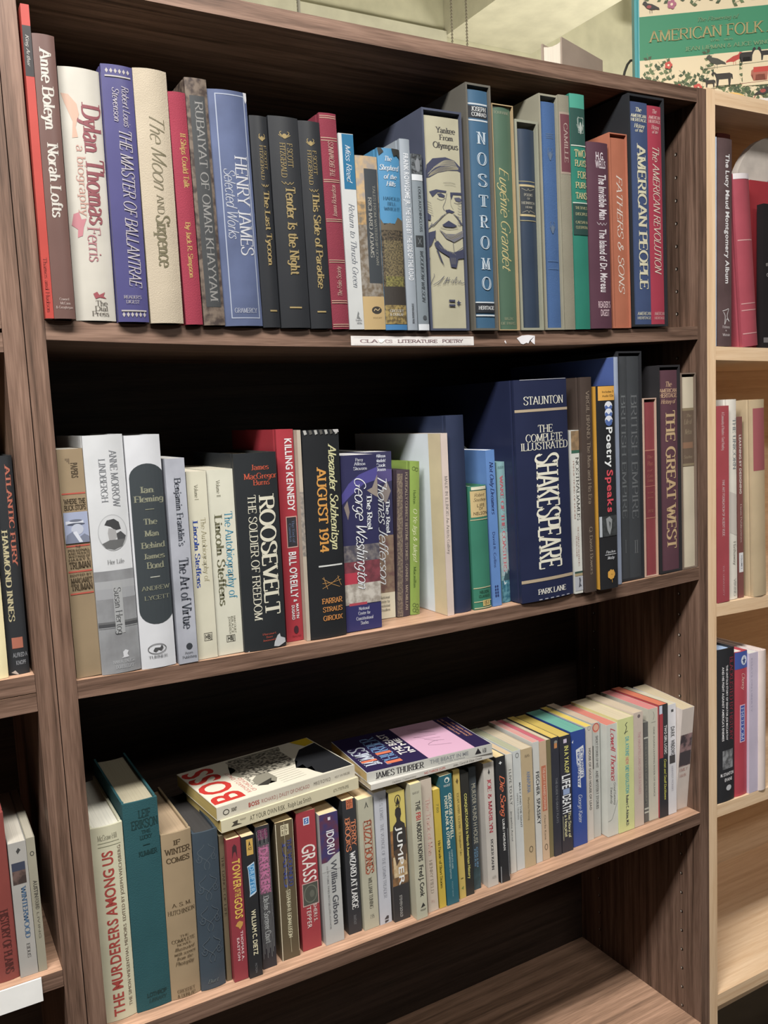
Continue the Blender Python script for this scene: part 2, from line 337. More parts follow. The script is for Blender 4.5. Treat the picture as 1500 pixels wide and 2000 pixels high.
# ---------------------------------------------------------------- books
def spine_y(x, t, b): return b * (2 * x / t - 1) ** 2 if b else 0.0
def make_book(name, label, loc, lean, t, h, d, kind, cover, pages, bulge, art, side=None, cloth=0, noise=0, mottle=None, group=None, rot=None, cover_art=None, pitch=0):
    """local frame: x across the spine, z up the spine, y into the shelf; origin at the spine's lower left"""
    root = thing(name, label, 'book', loc, group)
    root.rotation_euler = rot if rot else (math.radians(pitch), math.radians(lean), 0)
    bt = .0024 if kind == 'h' else .0005
    bt = min(bt, t * .16)
    M_ = mat(cover, 'mottle', h2=mottle, scale=30) if mottle else mat(cover, 'cloth' if cloth else ('worn' if noise else 'jacket'))
    mats = [M_]; bm = bmesh.new()
    n = 8 if bulge else 1
    xs = [t * i / n for i in range(n + 1)]
    hinge = kind == 'h' and t > .012
    # cross-section of the cover: back board, spine, front board, given as outer and inner outlines
    outer = [(0, d)] + ([(0, bulge + .009), (.0008, bulge + .0065), (0, bulge + .004)] if hinge else []) + [(x, spine_y(x, t, bulge)) for x in xs] + ([(t, bulge + .004), (t - .0008, bulge + .0065), (t, bulge + .009)] if hinge else []) + [(t, d)]
    inner = [(bt, d)] + ([(bt, bulge + .009), (bt + .0008, bulge + .0065), (bt, bulge + .004)] if hinge else []) + [(bt + (t - 2 * bt) * x / t, spine_y(x, t, bulge) + bt) for x in xs] + ([(t - bt, bulge + .004), (t - bt - .0008, bulge + .0065), (t - bt, bulge + .009)] if hinge else []) + [(t - bt, d)]
    rows = []
    for z in (0, h):
        rows.append(([bm.verts.new((x, y, z)) for x, y in outer], [bm.verts.new((x, y, z)) for x, y in inner]))
    (o0, i0), (o1, i1) = rows
    k = len(outer)
    for j in range(k - 1):
        bm.faces.new((o0[j], o0[j + 1], o1[j + 1], o1[j])); bm.faces.new((i0[j + 1], i0[j], i1[j], i1[j + 1]))
        bm.faces.new((o0[j + 1], o0[j], i0[j], i0[j + 1])); bm.faces.new((o1[j], o1[j + 1], i1[j + 1], i1[j]))
    for j in (0, k - 1):
        f = (o0[j], o1[j], i1[j], i0[j]); bm.faces.new(f if j == 0 else f[::-1])
    bm.normal_update()
    if bulge:
        for f in bm.faces:
            if f.calc_center_median().y < bulge * .97 + .0005 and abs(f.normal.z) < .5: f.smooth = True
        for e in bm.edges:
            if len(e.link_faces) == 2 and not (e.link_faces[0].smooth and e.link_faces[1].smooth and e.calc_face_angle(0) < .6): e.smooth = False
    for s in (side or []):
        m = mat(s[2], 'jacket')
        if m not in mats: mats.append(m)
        mi = mats.index(m); y0, y1 = max(s[0], bulge + .001), min(s[1], d - .0005)
        f = bm.faces.new([bm.verts.new(p) for p in ((-.00012, y1, .0004), (-.00012, y0, .0004), (-.00012, y0, h - .0004), (-.00012, y1, h - .0004))]); f.material_index = mi
    put_art(bm, mats, art, lambda a, b, e: (a, spine_y(min(max(a, 0), t), t, bulge) - e - (.0001 if bulge else 0), b), xs[1:-1] if bulge else (), lim=(0, t, 0, h))
    if cover_art:
        put_art(bm, mats, cover_art, lambda a, b, e: (t + e, a, b), lim=(.001, d, .001, h - .001))
    link('cover', bm, mats, root)
    pb = bmesh.new(); ins = .0035 if kind == 'h' else .0
    px0, px1 = bt + .0002, t - bt - .0002; pw = px1 - px0
    nn = 5 if bulge else 1
    loop = [(px0 + pw * i / nn, spine_y(t * i / nn, t, bulge) + bt + .0006) for i in range(nn + 1)]
    fe = d - (.004 if kind == 'h' else .0004)
    loop += [(px1 - pw * i / 4, fe - (.0 if kind != 'h' else .003 * (1 - (2 * i / 4 - 1) ** 2))) for i in range(5)]
    a = [pb.verts.new((x, y, ins)) for x, y in loop]; b = [pb.verts.new((x, y, h - ins - (.0003 if kind != 'h' else 0))) for x, y in loop]
    pb.faces.new(a[::-1]); pb.faces.new(b)
    for j in range(len(loop)): pb.faces.new((a[j], a[(j + 1) % len(loop)], b[(j + 1) % len(loop)], b[j]))
    link('page_block', pb, mat(pages, 'pages'), root)
    return root
def make_slip(label, loc, lean, w, h, d, cover, tt):
    bm = bmesh.new(); t = tt
    o = thing('slipcase', label, 'slipcase', loc); o.rotation_euler = (0, math.radians(lean), 0)
    box(bm, 0, t, 0, d, 0, h, 0, .0006); box(bm, w - t, w, 0, d, 0, h, 0, .0006)
    box(bm, t, w - t, 0.0002, d, 0, t, 0); box(bm, t, w - t, 0.0002, d, h - t, h, 0)
    link('case', bm, mat(cover, 'matte'), o)
    bm = bmesh.new(); box(bm, t, w - t, d - t, d, t, h - t); link('back_panel', bm, mat(cover, 'matte'), o)
    return o
W=0.92181; TS=0.019; T2=0.0193; Z=[1.8107, 1.4911, 1.126, 0.7292, 0.3665]; SG=[0.0044, 0.0093, 0.0071, 0.0042, 0.002]; FZ=.21
def B(*a, **k): return make_book(*a, **k)
def SL(*a): return make_slip(*a)
# ---------------------------------------------------------------- the room
def struct(name, bm, m):
    o = link(name, bm, m); o['kind'] = 'structure'; return o
WALL = mat((201,198,171), 'wall'); CEIL = mat((216,213,196), 'wall')
bm = bmesh.new(); box(bm, -4, 5, -4.5, 1.45, -.1, 0); struct('floor', bm, mat((74,64,56), 'wall'))
bm = bmesh.new(); box(bm, -4, 5, 1.3, 1.42, 0, 2.9); struct('wall_back', bm, WALL)
bm = bmesh.new(); box(bm, -4, 5, -4.5, 1.3, 2.81, 2.9); struct('ceiling', bm, CEIL)
bm = bmesh.new(); box(bm, 1.37, 1.69, -4.4, 1.299, 2.46, 2.809, 0, .004); struct('trim_1', bm, mat((207,203,180), 'wall'))
bm = bmesh.new(); box(bm, -4, 1.369, 1.285, 1.299, 2.44, 2.47, 0, .003); struct('trim_2', bm, mat((208,205,182), 'wall'))
# ---------------------------------------------------------------- bookcases
def bookcase(label, x0, w, y0, depth, ztop, shelves, sags, mx, mz, th, tu, extra=None, topsag=0, mb=None, mt=None):
    """x0 inner left face, w inner width; the Empty stands at the front left foot"""
    root = thing('bookcase', label, 'bookcase', (x0 - tu, y0, 0))
    ox = tu
    for k, (a, b) in enumerate(((0, tu), (tu + w, w + 2 * tu))):
        bm = bmesh.new(); box(bm, a, b, 0, depth, 0, ztop + .001, 0, .0022)
        mats = [mz]
        if extra and k in extra: extra[k](bm, mats)
        link('side_panel', bm, mats, root)
    def sf(s): return lambda x: -s * 4 * ((x - ox) / w) * (1 - (x - ox) / w)
    bm = bmesh.new(); box(bm, ox + .0002, ox + w - .0002, .0004, depth, ztop - th, ztop, 0, .001, 16, sf(topsag)); link('top_panel', bm, mx, root)
    parts = []
    for z, s in zip(shelves, sags):
        bm = bmesh.new(); box(bm, ox + .0003, ox + w - .0003, .0008, depth - .006, z - th, z, 0, .0012, 16, sf(s))
        bm.normal_update()
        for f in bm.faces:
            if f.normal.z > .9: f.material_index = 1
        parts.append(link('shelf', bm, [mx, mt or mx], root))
    bm = bmesh.new(); box(bm, ox, ox + w, depth - .0055, depth, .06, ztop - th); link('back_panel', bm, mb, root)
    bm = bmesh.new(); box(bm, ox + .0003, ox + w - .0003, .03, .045, 0, .07); link('kick_board', bm, mx, root)
    return root, parts
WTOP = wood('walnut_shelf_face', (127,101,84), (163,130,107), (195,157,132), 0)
BACK = wood('dark_backboard', (36,29,24), (51,41,35), (63,51,44), 0)
def holes(bm, mats):
    m = mat((42,32,26), 'ink'); m2 = mat((216,207,196), 'ink'); mats += [m, m2]
    z = .14
    while z < 1.78:
        for y in (.040, .235):
            for r, mi, dx in ((.0028, 1, .00015), (.0017, 2, .0003)):
                c = [bm.verts.new((TS + W - dx, y + (.0011 if mi == 2 else 0) + r * math.cos(PI * i / 5) * (.6 if mi == 2 else 1), z + r * math.sin(PI * i / 5))) for i in range(10)]
                bm.faces.new(c).material_index = mi
        z += .0335
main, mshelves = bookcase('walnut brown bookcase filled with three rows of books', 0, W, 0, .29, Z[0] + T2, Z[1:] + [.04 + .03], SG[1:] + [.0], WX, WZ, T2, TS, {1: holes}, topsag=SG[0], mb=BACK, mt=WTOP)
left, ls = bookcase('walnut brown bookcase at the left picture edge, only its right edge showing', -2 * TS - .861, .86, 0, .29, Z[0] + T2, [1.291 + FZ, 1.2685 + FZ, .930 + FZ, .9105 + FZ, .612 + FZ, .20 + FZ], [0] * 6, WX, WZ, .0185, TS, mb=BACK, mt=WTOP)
oak, osh = bookcase('pale oak bookcase at the right picture edge', W + 2 * TS, .80, 0, .29, 1.6225 + FZ, [1.2512 + FZ, .8522 + FZ, .5203 + FZ, .1908 + FZ], [.006, .006, .004, .003], OX, OZ, .0205, TS, mb=OX)
# white strip on the left bookcase shelf
bm = bmesh.new(); box(bm, .30, .8575, -.0012, .0006, .5865 + FZ, .6118 + FZ); o = link('shelf_label', bm, mat((242,242,240), 'print'), left); o['label'] = 'plain white strip on the shelf edge'
# paper strip and torn sticker on the top shelf's front edge
bm = bmesh.new(); mats = [mat((220,216,214), 'print')]
def sagz(x, k): u = x / W; return -SG[k] * 4 * u * (1 - u)
lx0, lx1 = .3375, .5128
n = 10
vs = []
for i in range(n + 1):
    x = lx0 + (lx1 - lx0) * i / n; s = Z[1] + sagz(x, 1)
    vs.append((bm.verts.new((x + TS, .0004, s - .0175)), bm.verts.new((x + TS, .0004, s - .0065))))
for a, b in zip(vs, vs[1:]): bm.faces.new((a[0], b[0], b[1], a[1]))
tx = [('t', 'CLA', 'sl', .012, .037, .0070, .0034, (138,116,120), 'h'), ('t', 'CS', 'sl', .046, .056, .0068, .0034, (154,132,136), 'h'), ('t', '.', 'sl', .0595, .0605, .0060, .0045, (138,116,120), 'h'), ('t', 'LITERATURE', 'sl', .063, .1205, .0072, .0036, (138,116,120), 'h'), ('t', '.', 'sl', .1235, .1245, .0060, .0045, (138,116,120), 'h'), ('t', 'POETRY', 'sl', .127, .159, .0074, .0038, (138,116,120), 'h'),
      ('r', .004, .171, .0092, .0094, (184,170,172)), ('r', .004, .171, .0014, .0016, (184,170,172)), ('p', [(.036, .0075), (.047, .0080), (.044, .005), (.041, .0032), (.038, .0036)], (238,235,232))]
put_art(bm, mats, tx, lambda a, b, e: (lx0 + a + TS, .0004 - e, Z[1] + sagz(lx0 + a, 1) - .0175 + b))
o = link('shelf_label', bm, mats, main); o['label'] = 'white paper strip lettered with section names'
bm = bmesh.new()
for pts in ([(.5815, .0085), (.590, .0120), (.6005, .0128), (.6115, .0118), (.6110, .0005), (.6075, .0025), (.603, .0060), (.6005, .0020), (.597, .0028), (.592, .0008), (.588, .0016), (.585, .005)], [(.5615, .004), (.5625, .006), (.564, .003), (.5635, .0015)]):
    s = Z[1] + sagz(.6, 1) - .0180
    a = [bm.verts.new((x + TS, .0002, s + z)) for x, z in pts]; b = [bm.verts.new((x + TS, .0009, s + z)) for x, z in pts]
    bm.faces.new(a)
    for i in range(len(a)): bm.faces.new((a[i], b[i], b[(i + 1) % len(a)], a[(i + 1) % len(a)]))
bmesh.ops.triangulate(bm, faces=bm.faces[:]); o = link('torn_sticker', bm, mat((228,226,230), 'print'), main); o['label'] = 'scrap of white sticker left on the shelf edge'
# ---------------------------------------------------------------- books standing on the shelves
# ---- books on the top shelf
B('paperback_book','thin bright red paperback against the left side panel on the top shelf',(0.0004,-0.008,1.4915),0.4,0.0076,0.2897,0.135,'p',(167,66,59),(190,186,173),0.0,[('r', 0.0, 0.0076, 0.2706, 0.2249, (44,41,42)),('t', 'King Arthur', 'it', 0.0023, 0.0053, 0.2624, 0.2336, (175,170,165), 'd'),('t', 'Thames and Hudson', 'rm', 0.0019, 0.0053, 0.0576, 0.0057, (121,44,39), 'd')],group='books on the top shelf')
B('hardcover_book','dusty brown tall hardcover with large white serif lettering beside thin red paperback',(0.0083,-0.0095,1.4913),0.45,0.0201,0.265,0.165,'h',(98,74,69),(163,151,130),0.002,[('t', 'Anne Boleyn', 'rb', 0.0056, 0.0157, 0.253, 0.1771, (180,176,169), 'd'),('t', 'Norah Lofts', 'rb', 0.006, 0.0157, 0.1662, 0.0958, (180,176,169), 'd'),('t', 'Coward', 'rm', 0.006, 0.0151, 0.02, 0.0176, (168,153,147), 'h'),('t', 'McCann', 'rm', 0.0064, 0.0161, 0.0161, 0.0137, (168,153,147), 'h'),('t', '& Geoghegan', 'rm', 0.0024, 0.0181, 0.0122, 0.0097, (168,153,147), 'h')],group='books on the top shelf')
B('hardcover_book','fat white hardcover with curly dark red and pink title lettering',(0.0305,-0.002,1.4906),0.55,0.0392,0.2426,0.16,'h',(180,176,167),(174,166,148),0.004,[('p', [(0.0012, 0.2178),(0.0078, 0.2168),(0.0149, 0.2082),(0.0165, 0.1986),(0.0125, 0.1864),(0.0141, 0.1768),(0.0086, 0.1758),(0.0102, 0.1913),(0.0039, 0.2082)], (178,148,131)),('p', [(0.0047, 0.1033),(0.0098, 0.1053),(0.0118, 0.0984),(0.0165, 0.0994),(0.0133, 0.091),(0.0118, 0.0826),(0.0071, 0.0806),(0.0078, 0.0885),(0.0024, 0.0925)], (166,110,117)),('t', 'a biography', 'rm', 0.0118, 0.0196, 0.1695, 0.1009, (165,130,120), 'd'),('t', 'Dylan Thomas', 'rb', 0.0196, 0.0372, 0.2106, 0.0935, (125,71,77), 'd'),('t', 'Ferris', 'rm', 0.0165, 0.029, 0.092, 0.0577, (150,103,108), 'd'),('p', [(0.0176, 0.0265),(0.0216, 0.0285),(0.0235, 0.0255),(0.0294, 0.0285),(0.0274, 0.0245),(0.0306, 0.022),(0.0235, 0.023),(0.0196, 0.0215)], (138,72,78)),('t', 'The', 'rm', 0.0196, 0.0313, 0.02, 0.0149, (74,68,62), 'h'),('t', 'Dial', 'rm', 0.018, 0.0313, 0.0144, 0.0099, (74,68,62), 'h'),('t', 'Press', 'rm', 0.0149, 0.0321, 0.0094, 0.0048, (74,68,62), 'h')],group='books on the top shelf')
B('hardcover_book','violet blue hardcover with silver ornaments at both ends of its spine',(0.0707,-0.008,1.489),0.38,0.0307,0.2497,0.155,'h',(70,68,112),(187,179,162),0.0025,[('p', [(0.0037, 0.2437),(0.0052, 0.2461),(0.0067, 0.2437),(0.0052, 0.2413)], (158,153,152)),('p', [(0.0078, 0.2437),(0.0094, 0.2461),(0.0109, 0.2437),(0.0094, 0.2413)], (158,153,152)),('p', [(0.012, 0.2437),(0.0135, 0.2461),(0.015, 0.2437),(0.0135, 0.2413)], (158,153,152)),('p', [(0.0161, 0.2437),(0.0176, 0.2461),(0.0192, 0.2437),(0.0176, 0.2413)], (158,153,152)),('p', [(0.0202, 0.2437),(0.0218, 0.2461),(0.0233, 0.2437),(0.0218, 0.2413)], (158,153,152)),('p', [(0.0244, 0.2437),(0.0259, 0.2461),(0.0274, 0.2437),(0.0259, 0.2413)], (158,153,152)),('p', [(0.0037, 0.0072),(0.0052, 0.0098),(0.0067, 0.0072),(0.0052, 0.0046)], (158,153,152)),('p', [(0.0078, 0.0072),(0.0094, 0.0098),(0.0109, 0.0072),(0.0094, 0.0046)], (158,153,152)),('p', [(0.012, 0.0072),(0.0135, 0.0098),(0.015, 0.0072),(0.0135, 0.0046)], (158,153,152)),('p', [(0.0161, 0.0072),(0.0176, 0.0098),(0.0192, 0.0072),(0.0176, 0.0046)], (158,153,152)),('p', [(0.0202, 0.0072),(0.0218, 0.0098),(0.0233, 0.0072),(0.0218, 0.0046)], (158,153,152)),('p', [(0.0244, 0.0072),(0.0259, 0.0098),(0.0274, 0.0072),(0.0259, 0.0046)], (158,153,152)),('r', 0.0031, 0.0282, 0.2393, 0.2379, (158,153,152)),('r', 0.0031, 0.0282, 0.0118, 0.0103, (158,153,152)),('t', 'Robert Louis', 'it', 0.0184, 0.0251, 0.2301, 0.191, (165,159,163), 'd'),('t', 'Stevenson', 'it', 0.0092, 0.0153, 0.2277, 0.1955, (165,159,163), 'd'),('t', 'THE MASTER OF BALLANTRAE', 'it', 0.0129, 0.0251, 0.1871, 0.0339, (165,159,163), 'd'),('t', "READER'S", 'rm', 0.0061, 0.0239, 0.0262, 0.0232, (158,153,152), 'h'),('t', 'DIGEST', 'rm', 0.008, 0.0215, 0.0216, 0.0185, (158,153,152), 'h')],group='books on the top shelf')
B('hardcover_book','cream linen hardcover with olive script title and small capitals in the middle',(0.1032,-0.01,1.4878),0.03,0.0341,0.2512,0.15,'h',(170,159,141),(174,166,148),0.004,[('t', 'The Moon', 'sc', 0.0123, 0.0273, 0.2051, 0.133, (105,98,78), 'd'),('t', 'AND', 'rm', 0.0143, 0.0212, 0.1289, 0.1096, (105,98,78), 'd'),('t', 'Sixpence', 'rb', 0.0123, 0.0259, 0.1086, 0.0558, (99,93,72), 'd')],cloth=1,group='books on the top shelf')
B('hardcover_book','slim crimson cloth hardcover with gold lettering next to the marbled book',(0.1401,-0.008,1.4867),-0.57,0.0181,0.2342,0.15,'h',(136,50,66),(168,158,137),0.002,[('t', 'If Ships Could Talk', 'rb', 0.009, 0.0148, 0.1938, 0.1387, (163,130,82), 'd'),('t', 'By Jack R. Simpson', 'rb', 0.0072, 0.0123, 0.1052, 0.0477, (163,130,82), 'd')],cloth=1,group='books on the top shelf')
B('hardcover_book','marbled brown hardcover with a long charcoal title panel on its spine',(0.1598,-0.007,1.4861),-0.82,0.0233,0.2514,0.15,'h',(107,95,85),(163,152,131),0.0015,[('r', 0.0037, 0.02, 0.2339, 0.0191, (54,56,58)),('t', 'RUBAIYAT OF OMAR KHAYYAM', 'rm', 0.0088, 0.0172, 0.2289, 0.0245, (124,123,121), 'd')],mottle=(63,54,51),group='books on the top shelf')
B('hardcover_book','thick slate blue hardcover in a worn jacket with a pale ruled frame',(0.1834,-0.0075,1.4855),-0.79,0.0436,0.2444,0.16,'h',(83,93,123),(171,166,153),0.004,[('f', 0.0074, 0.0406, 0.2405, 0.008, (144,151,168), 1.1),('t', 'HENRY JAMES', 'rm', 0.024, 0.0384, 0.1782, 0.0747, (179,180,186), 'd'),('t', 'Selected Works', 'it', 0.0113, 0.0227, 0.1641, 0.0914, (156,160,172), 'd'),('t', 'GRAMERCY', 'rm', 0.0113, 0.0375, 0.0189, 0.014, (155,159,172), 'h'),('p', [(0.0393, 0.2472),(0.0436, 0.2467),(0.0454, 0.2405),(0.0419, 0.2333),(0.0401, 0.2395)], (182,182,184))],noise=1,group='books on the top shelf')
B('hardcover_book','narrow black jacketed novel with gold lettering, leftmost of three matching black books',(0.2279,-0.005,1.4845),-0.53,0.0201,0.2244,0.145,'h',(38,40,44),(165,157,140),0.002,[('k', [(0.0124, 0.199),(0.0104, 0.2001),(0.0084, 0.2023)], (138,121,83), 0.7),('k', [(0.0124, 0.199),(0.0098, 0.2019),(0.0094, 0.2039)], (138,121,83), 0.7),('k', [(0.0124, 0.199),(0.0092, 0.2038),(0.0104, 0.2056)], (138,121,83), 0.7),('k', [(0.0124, 0.199),(0.0145, 0.2001),(0.0165, 0.2023)], (138,121,83), 0.7),('k', [(0.0124, 0.199),(0.0151, 0.2019),(0.0155, 0.2039)], (138,121,83), 0.7),('k', [(0.0124, 0.199),(0.0157, 0.2038),(0.0145, 0.2056)], (138,121,83), 0.7),('e', 0.0108, 0.0141, 0.2034, 0.1982, (138,121,83)),('t', 'F SCOTT', 'rm', 0.0137, 0.0168, 0.194, 0.1689, (138,121,83), 'd'),('t', 'FITZGERALD', 'rm', 0.0088, 0.0124, 0.194, 0.1576, (138,121,83), 'd'),('k', [(0.0084, 0.1533),(0.0104, 0.1506),(0.011, 0.1528),(0.0126, 0.1501),(0.0143, 0.1528),(0.0149, 0.1506),(0.0169, 0.1533)], (138,121,83), 0.6),('t', 'The Last Tycoon', 'rb', 0.0101, 0.0165, 0.1463, 0.0664, (138,121,83), 'd'),('r', 0.0084, 0.0169, 0.0189, 0.0172, (138,121,83))],group='books on the top shelf')
B('hardcover_book','widest and middle of three matching black novels with gold title lettering',(0.2491,-0.006,1.4841),-0.54,0.0352,0.2269,0.145,'h',(40,42,46),(163,155,137),0.002,[('k', [(0.0176, 0.2044),(0.0141, 0.2055),(0.0106, 0.2077)], (143,126,87), 0.7),('k', [(0.0176, 0.2044),(0.013, 0.2074),(0.0123, 0.2094)], (143,126,87), 0.7),('k', [(0.0176, 0.2044),(0.012, 0.2093),(0.0141, 0.2111)], (143,126,87), 0.7),('k', [(0.0176, 0.2044),(0.0211, 0.2055),(0.0246, 0.2077)], (143,126,87), 0.7),('k', [(0.0176, 0.2044),(0.0222, 0.2074),(0.0229, 0.2094)], (143,126,87), 0.7),('k', [(0.0176, 0.2044),(0.0232, 0.2093),(0.0211, 0.2111)], (143,126,87), 0.7),('e', 0.0148, 0.0204, 0.2089, 0.2036, (143,126,87)),('t', 'F SCOTT', 'rm', 0.0197, 0.026, 0.1993, 0.1739, (143,126,87), 'd'),('t', 'FITZGERALD', 'rm', 0.0113, 0.0176, 0.1993, 0.1625, (143,126,87), 'd'),('k', [(0.0106, 0.1581),(0.0141, 0.1554),(0.0151, 0.1576),(0.0179, 0.1549),(0.0208, 0.1576),(0.0218, 0.1554),(0.0253, 0.1581)], (143,126,87), 0.6),('t', 'Tender Is the Night', 'rb', 0.0148, 0.026, 0.1527, 0.0578, (143,126,87), 'd'),('r', 0.0106, 0.0253, 0.0231, 0.0214, (143,126,87))],group='books on the top shelf')
B('hardcover_book','rightmost of three matching black novels, its gold title ending lowest',(0.2855,-0.006,1.4835),-0.77,0.0263,0.2264,0.145,'h',(40,42,46),(163,155,137),0.002,[('k', [(0.0131, 0.2005),(0.0105, 0.2016),(0.0079, 0.2039)], (143,126,86), 0.7),('k', [(0.0131, 0.2005),(0.0097, 0.2036),(0.0092, 0.2056)], (143,126,86), 0.7),('k', [(0.0131, 0.2005),(0.0089, 0.2055),(0.0105, 0.2073)], (143,126,86), 0.7),('k', [(0.0131, 0.2005),(0.0158, 0.2016),(0.0184, 0.2039)], (143,126,86), 0.7),('k', [(0.0131, 0.2005),(0.0165, 0.2036),(0.0171, 0.2056)], (143,126,86), 0.7),('k', [(0.0131, 0.2005),(0.0173, 0.2055),(0.0158, 0.2073)], (143,126,86), 0.7),('e', 0.011, 0.0152, 0.2051, 0.1997, (143,126,86)),('t', 'F SCOTT', 'rm', 0.0147, 0.0194, 0.1953, 0.1695, (143,126,86), 'd'),('t', 'FITZGERALD', 'rm', 0.0084, 0.0131, 0.1953, 0.1579, (143,126,86), 'd'),('k', [(0.0079, 0.1535),(0.0105, 0.1507),(0.0113, 0.1529),(0.0134, 0.1502),(0.0155, 0.1529),(0.0163, 0.1507),(0.0189, 0.1535)], (143,126,86), 0.6),('t', 'This Side of Paradise', 'rb', 0.011, 0.0194, 0.1491, 0.044, (143,126,86), 'd'),('r', 0.0079, 0.0189, 0.0195, 0.0178, (143,126,86))],group='books on the top shelf')
B('hardcover_book','raspberry red hardcover ruled with pairs of fine gold lines across its spine',(0.313,-0.0045,1.4831),-0.93,0.0213,0.2387,0.15,'h',(120,48,62),(169,160,140),0.0015,[('r', 0.0006, 0.0206, 0.2359, 0.2352, (167,141,123)),('r', 0.0006, 0.0206, 0.2338, 0.233, (167,141,123)),('r', 0.0006, 0.0206, 0.2123, 0.2114, (167,141,123)),('r', 0.0006, 0.0206, 0.2094, 0.2086, (167,141,123)),('r', 0.0006, 0.0206, 0.1666, 0.1658, (167,141,123)),('r', 0.0006, 0.0206, 0.1644, 0.1636, (167,141,123)),('r', 0.0006, 0.0206, 0.1233, 0.1225, (167,141,123)),('r', 0.0006, 0.0206, 0.1211, 0.1203, (167,141,123)),('r', 0.0006, 0.0206, 0.0779, 0.0771, (167,141,123)),('r', 0.0006, 0.0206, 0.0756, 0.0748, (167,141,123)),('r', 0.0006, 0.0206, 0.0324, 0.0316, (167,141,123)),('r', 0.0006, 0.0206, 0.0301, 0.0292, (167,141,123)),('r', 0.0006, 0.0206, 0.0057, 0.0049, (167,141,123)),('r', 0.0006, 0.0206, 0.0034, 0.0026, (167,141,123)),('t', 'THE BROWNINGS', 'it', 0.0085, 0.0149, 0.2078, 0.1701, (169,147,134), 'u'),('t', 'Joanna Richardson', 'it', 0.0085, 0.014, 0.1606, 0.1257, (169,147,134), 'u'),('t', 'The Folio Society', 'it', 0.0085, 0.014, 0.0711, 0.0377, (169,147,134), 'u')],cloth=1,group='books on the top shelf')
B('paperback_book','white paperback with a turquoise top block and grey script title',(0.3348,-0.004,1.4829),-0.75,0.019,0.2193,0.14,'p',(185,187,187),(191,191,184),0.0,[('r', 0.0042, 0.019, 0.2187, 0.1581, (32,97,133)),('t', 'Miss Read', 'it', 0.008, 0.0148, 0.2072, 0.165, (187,191,196), 'd'),('t', 'Return to Thrush Green', 'it', 0.008, 0.0152, 0.1422, 0.0476, (105,110,119), 'd'),('p', [(0.0095, 0.0125),(0.0118, 0.0207),(0.0133, 0.0183),(0.0125, 0.0154),(0.0148, 0.0119)], (111,113,114)),('t', 'Houghton', 'rm', 0.008, 0.0162, 0.0119, 0.0095, (116,118,121), 'h'),('t', 'Mifflin', 'rm', 0.0095, 0.0162, 0.0083, 0.006, (116,118,121), 'h')],group='books on the top shelf')
B('hardcover_book','sandy coloured hardcover with a painted landscape and dark title panel on its spine',(0.3541,-0.004,1.4827),-0.55,0.0288,0.1974,0.135,'h',(173,149,113),(179,170,145),0.001,[('n', 0.0, 0.0288, 0.1982, 0.1459, (175,151,116), (144,135,127), 25),('n', 0.0, 0.0288, 0.1459, 0.0376, (102,90,76), (133,127,119), 40),('n', 0.0, 0.0115, 0.1459, 0.1198, (165,136,96), (111,102,89), 40),('r', 0.0104, 0.028, 0.1833, 0.0536, (55,60,65)),('t', 'TALES FROM WATERSHIP DOWN', 'rm', 0.0208, 0.0242, 0.165, 0.0742, (124,123,115), 'd'),('t', 'RICHARD ADAMS', 'rm', 0.0138, 0.0184, 0.1517, 0.083, (157,155,147), 'd'),('r', 0.0, 0.0288, 0.0383, 0.0001, (171,148,107)),('e', 0.011, 0.0245, 0.0269, 0.018, (54,51,48)),('k', [(0.0138, 0.0216),(0.0159, 0.024),(0.019, 0.0222),(0.0219, 0.0246)], (178,159,123), 0.9),('t', 'KNOPF', 'rm', 0.0121, 0.0245, 0.0145, 0.0127, (131,113,82), 'h')],group='books on the top shelf')
B('hardcover_book','hardcover with blue sky above a brown oak tree and torn top edge',(0.3833,-0.005,1.4824),-0.34,0.0294,0.209,0.135,'h',(72,126,164),(170,163,144),0.002,[('n', 0.0, 0.0294, 0.1236, 0.0508, (89,79,65), (45,43,39), 120),('p', [(0.0, 0.116),(0.0, 0.1289),(0.0044, 0.1218),(0.0118, 0.1242),(0.0176, 0.1218),(0.0229, 0.1312),(0.0294, 0.1277),(0.0294, 0.116)], (88,79,65)),('n', 0.0029, 0.0279, 0.1042, 0.0597, (115,104,78), (65,60,50), 140),('n', 0.0029, 0.0279, 0.0627, 0.0496, (123,118,72), (77,73,51), 90),('r', 0.0, 0.0294, 0.0508, 0.0268, (52,48,45)),('n', 0.0, 0.0294, 0.0292, 0.0069, (144,126,81), (88,77,56), 60),('r', 0.0, 0.0294, 0.0063, -0.0003, (62,110,154)),('t', 'The', 'ib', 0.0088, 0.0182, 0.1998, 0.1946, (185,190,196), 'h'),('t', 'Shepherd', 'ib', 0.0015, 0.0279, 0.19, 0.1842, (185,190,196), 'h'),('t', 'of the', 'ib', 0.0065, 0.0241, 0.1796, 0.1744, (185,190,196), 'h'),('t', 'Hills', 'ib', 0.0088, 0.0221, 0.1715, 0.1663, (185,190,196), 'h'),('t', 'HAROLD', 'rm', 0.0044, 0.0265, 0.154, 0.1505, (38,74,100), 'h'),('t', 'BELL', 'rm', 0.0094, 0.0212, 0.1481, 0.1446, (38,74,100), 'h'),('t', 'WRIGHT', 'rm', 0.0044, 0.0265, 0.1423, 0.1388, (38,74,100), 'h'),('t', 'GROSSET', 'rm', 0.0059, 0.025, 0.0238, 0.0208, (186,186,182), 'h'),('t', '& DUNLAP', 'rm', 0.0059, 0.025, 0.0196, 0.0166, (186,186,182), 'h'),('p', [(-0.0006, 0.2113),(0.0029, 0.2108),(0.0074, 0.205),(0.0015, 0.2004)], (45,45,43)),('p', [(0.0176, 0.2102),(0.0235, 0.2096),(0.03, 0.2085),(0.03, 0.1975),(0.025, 0.2021),(0.0206, 0.2004)], (45,45,43))],group='books on the top shelf')
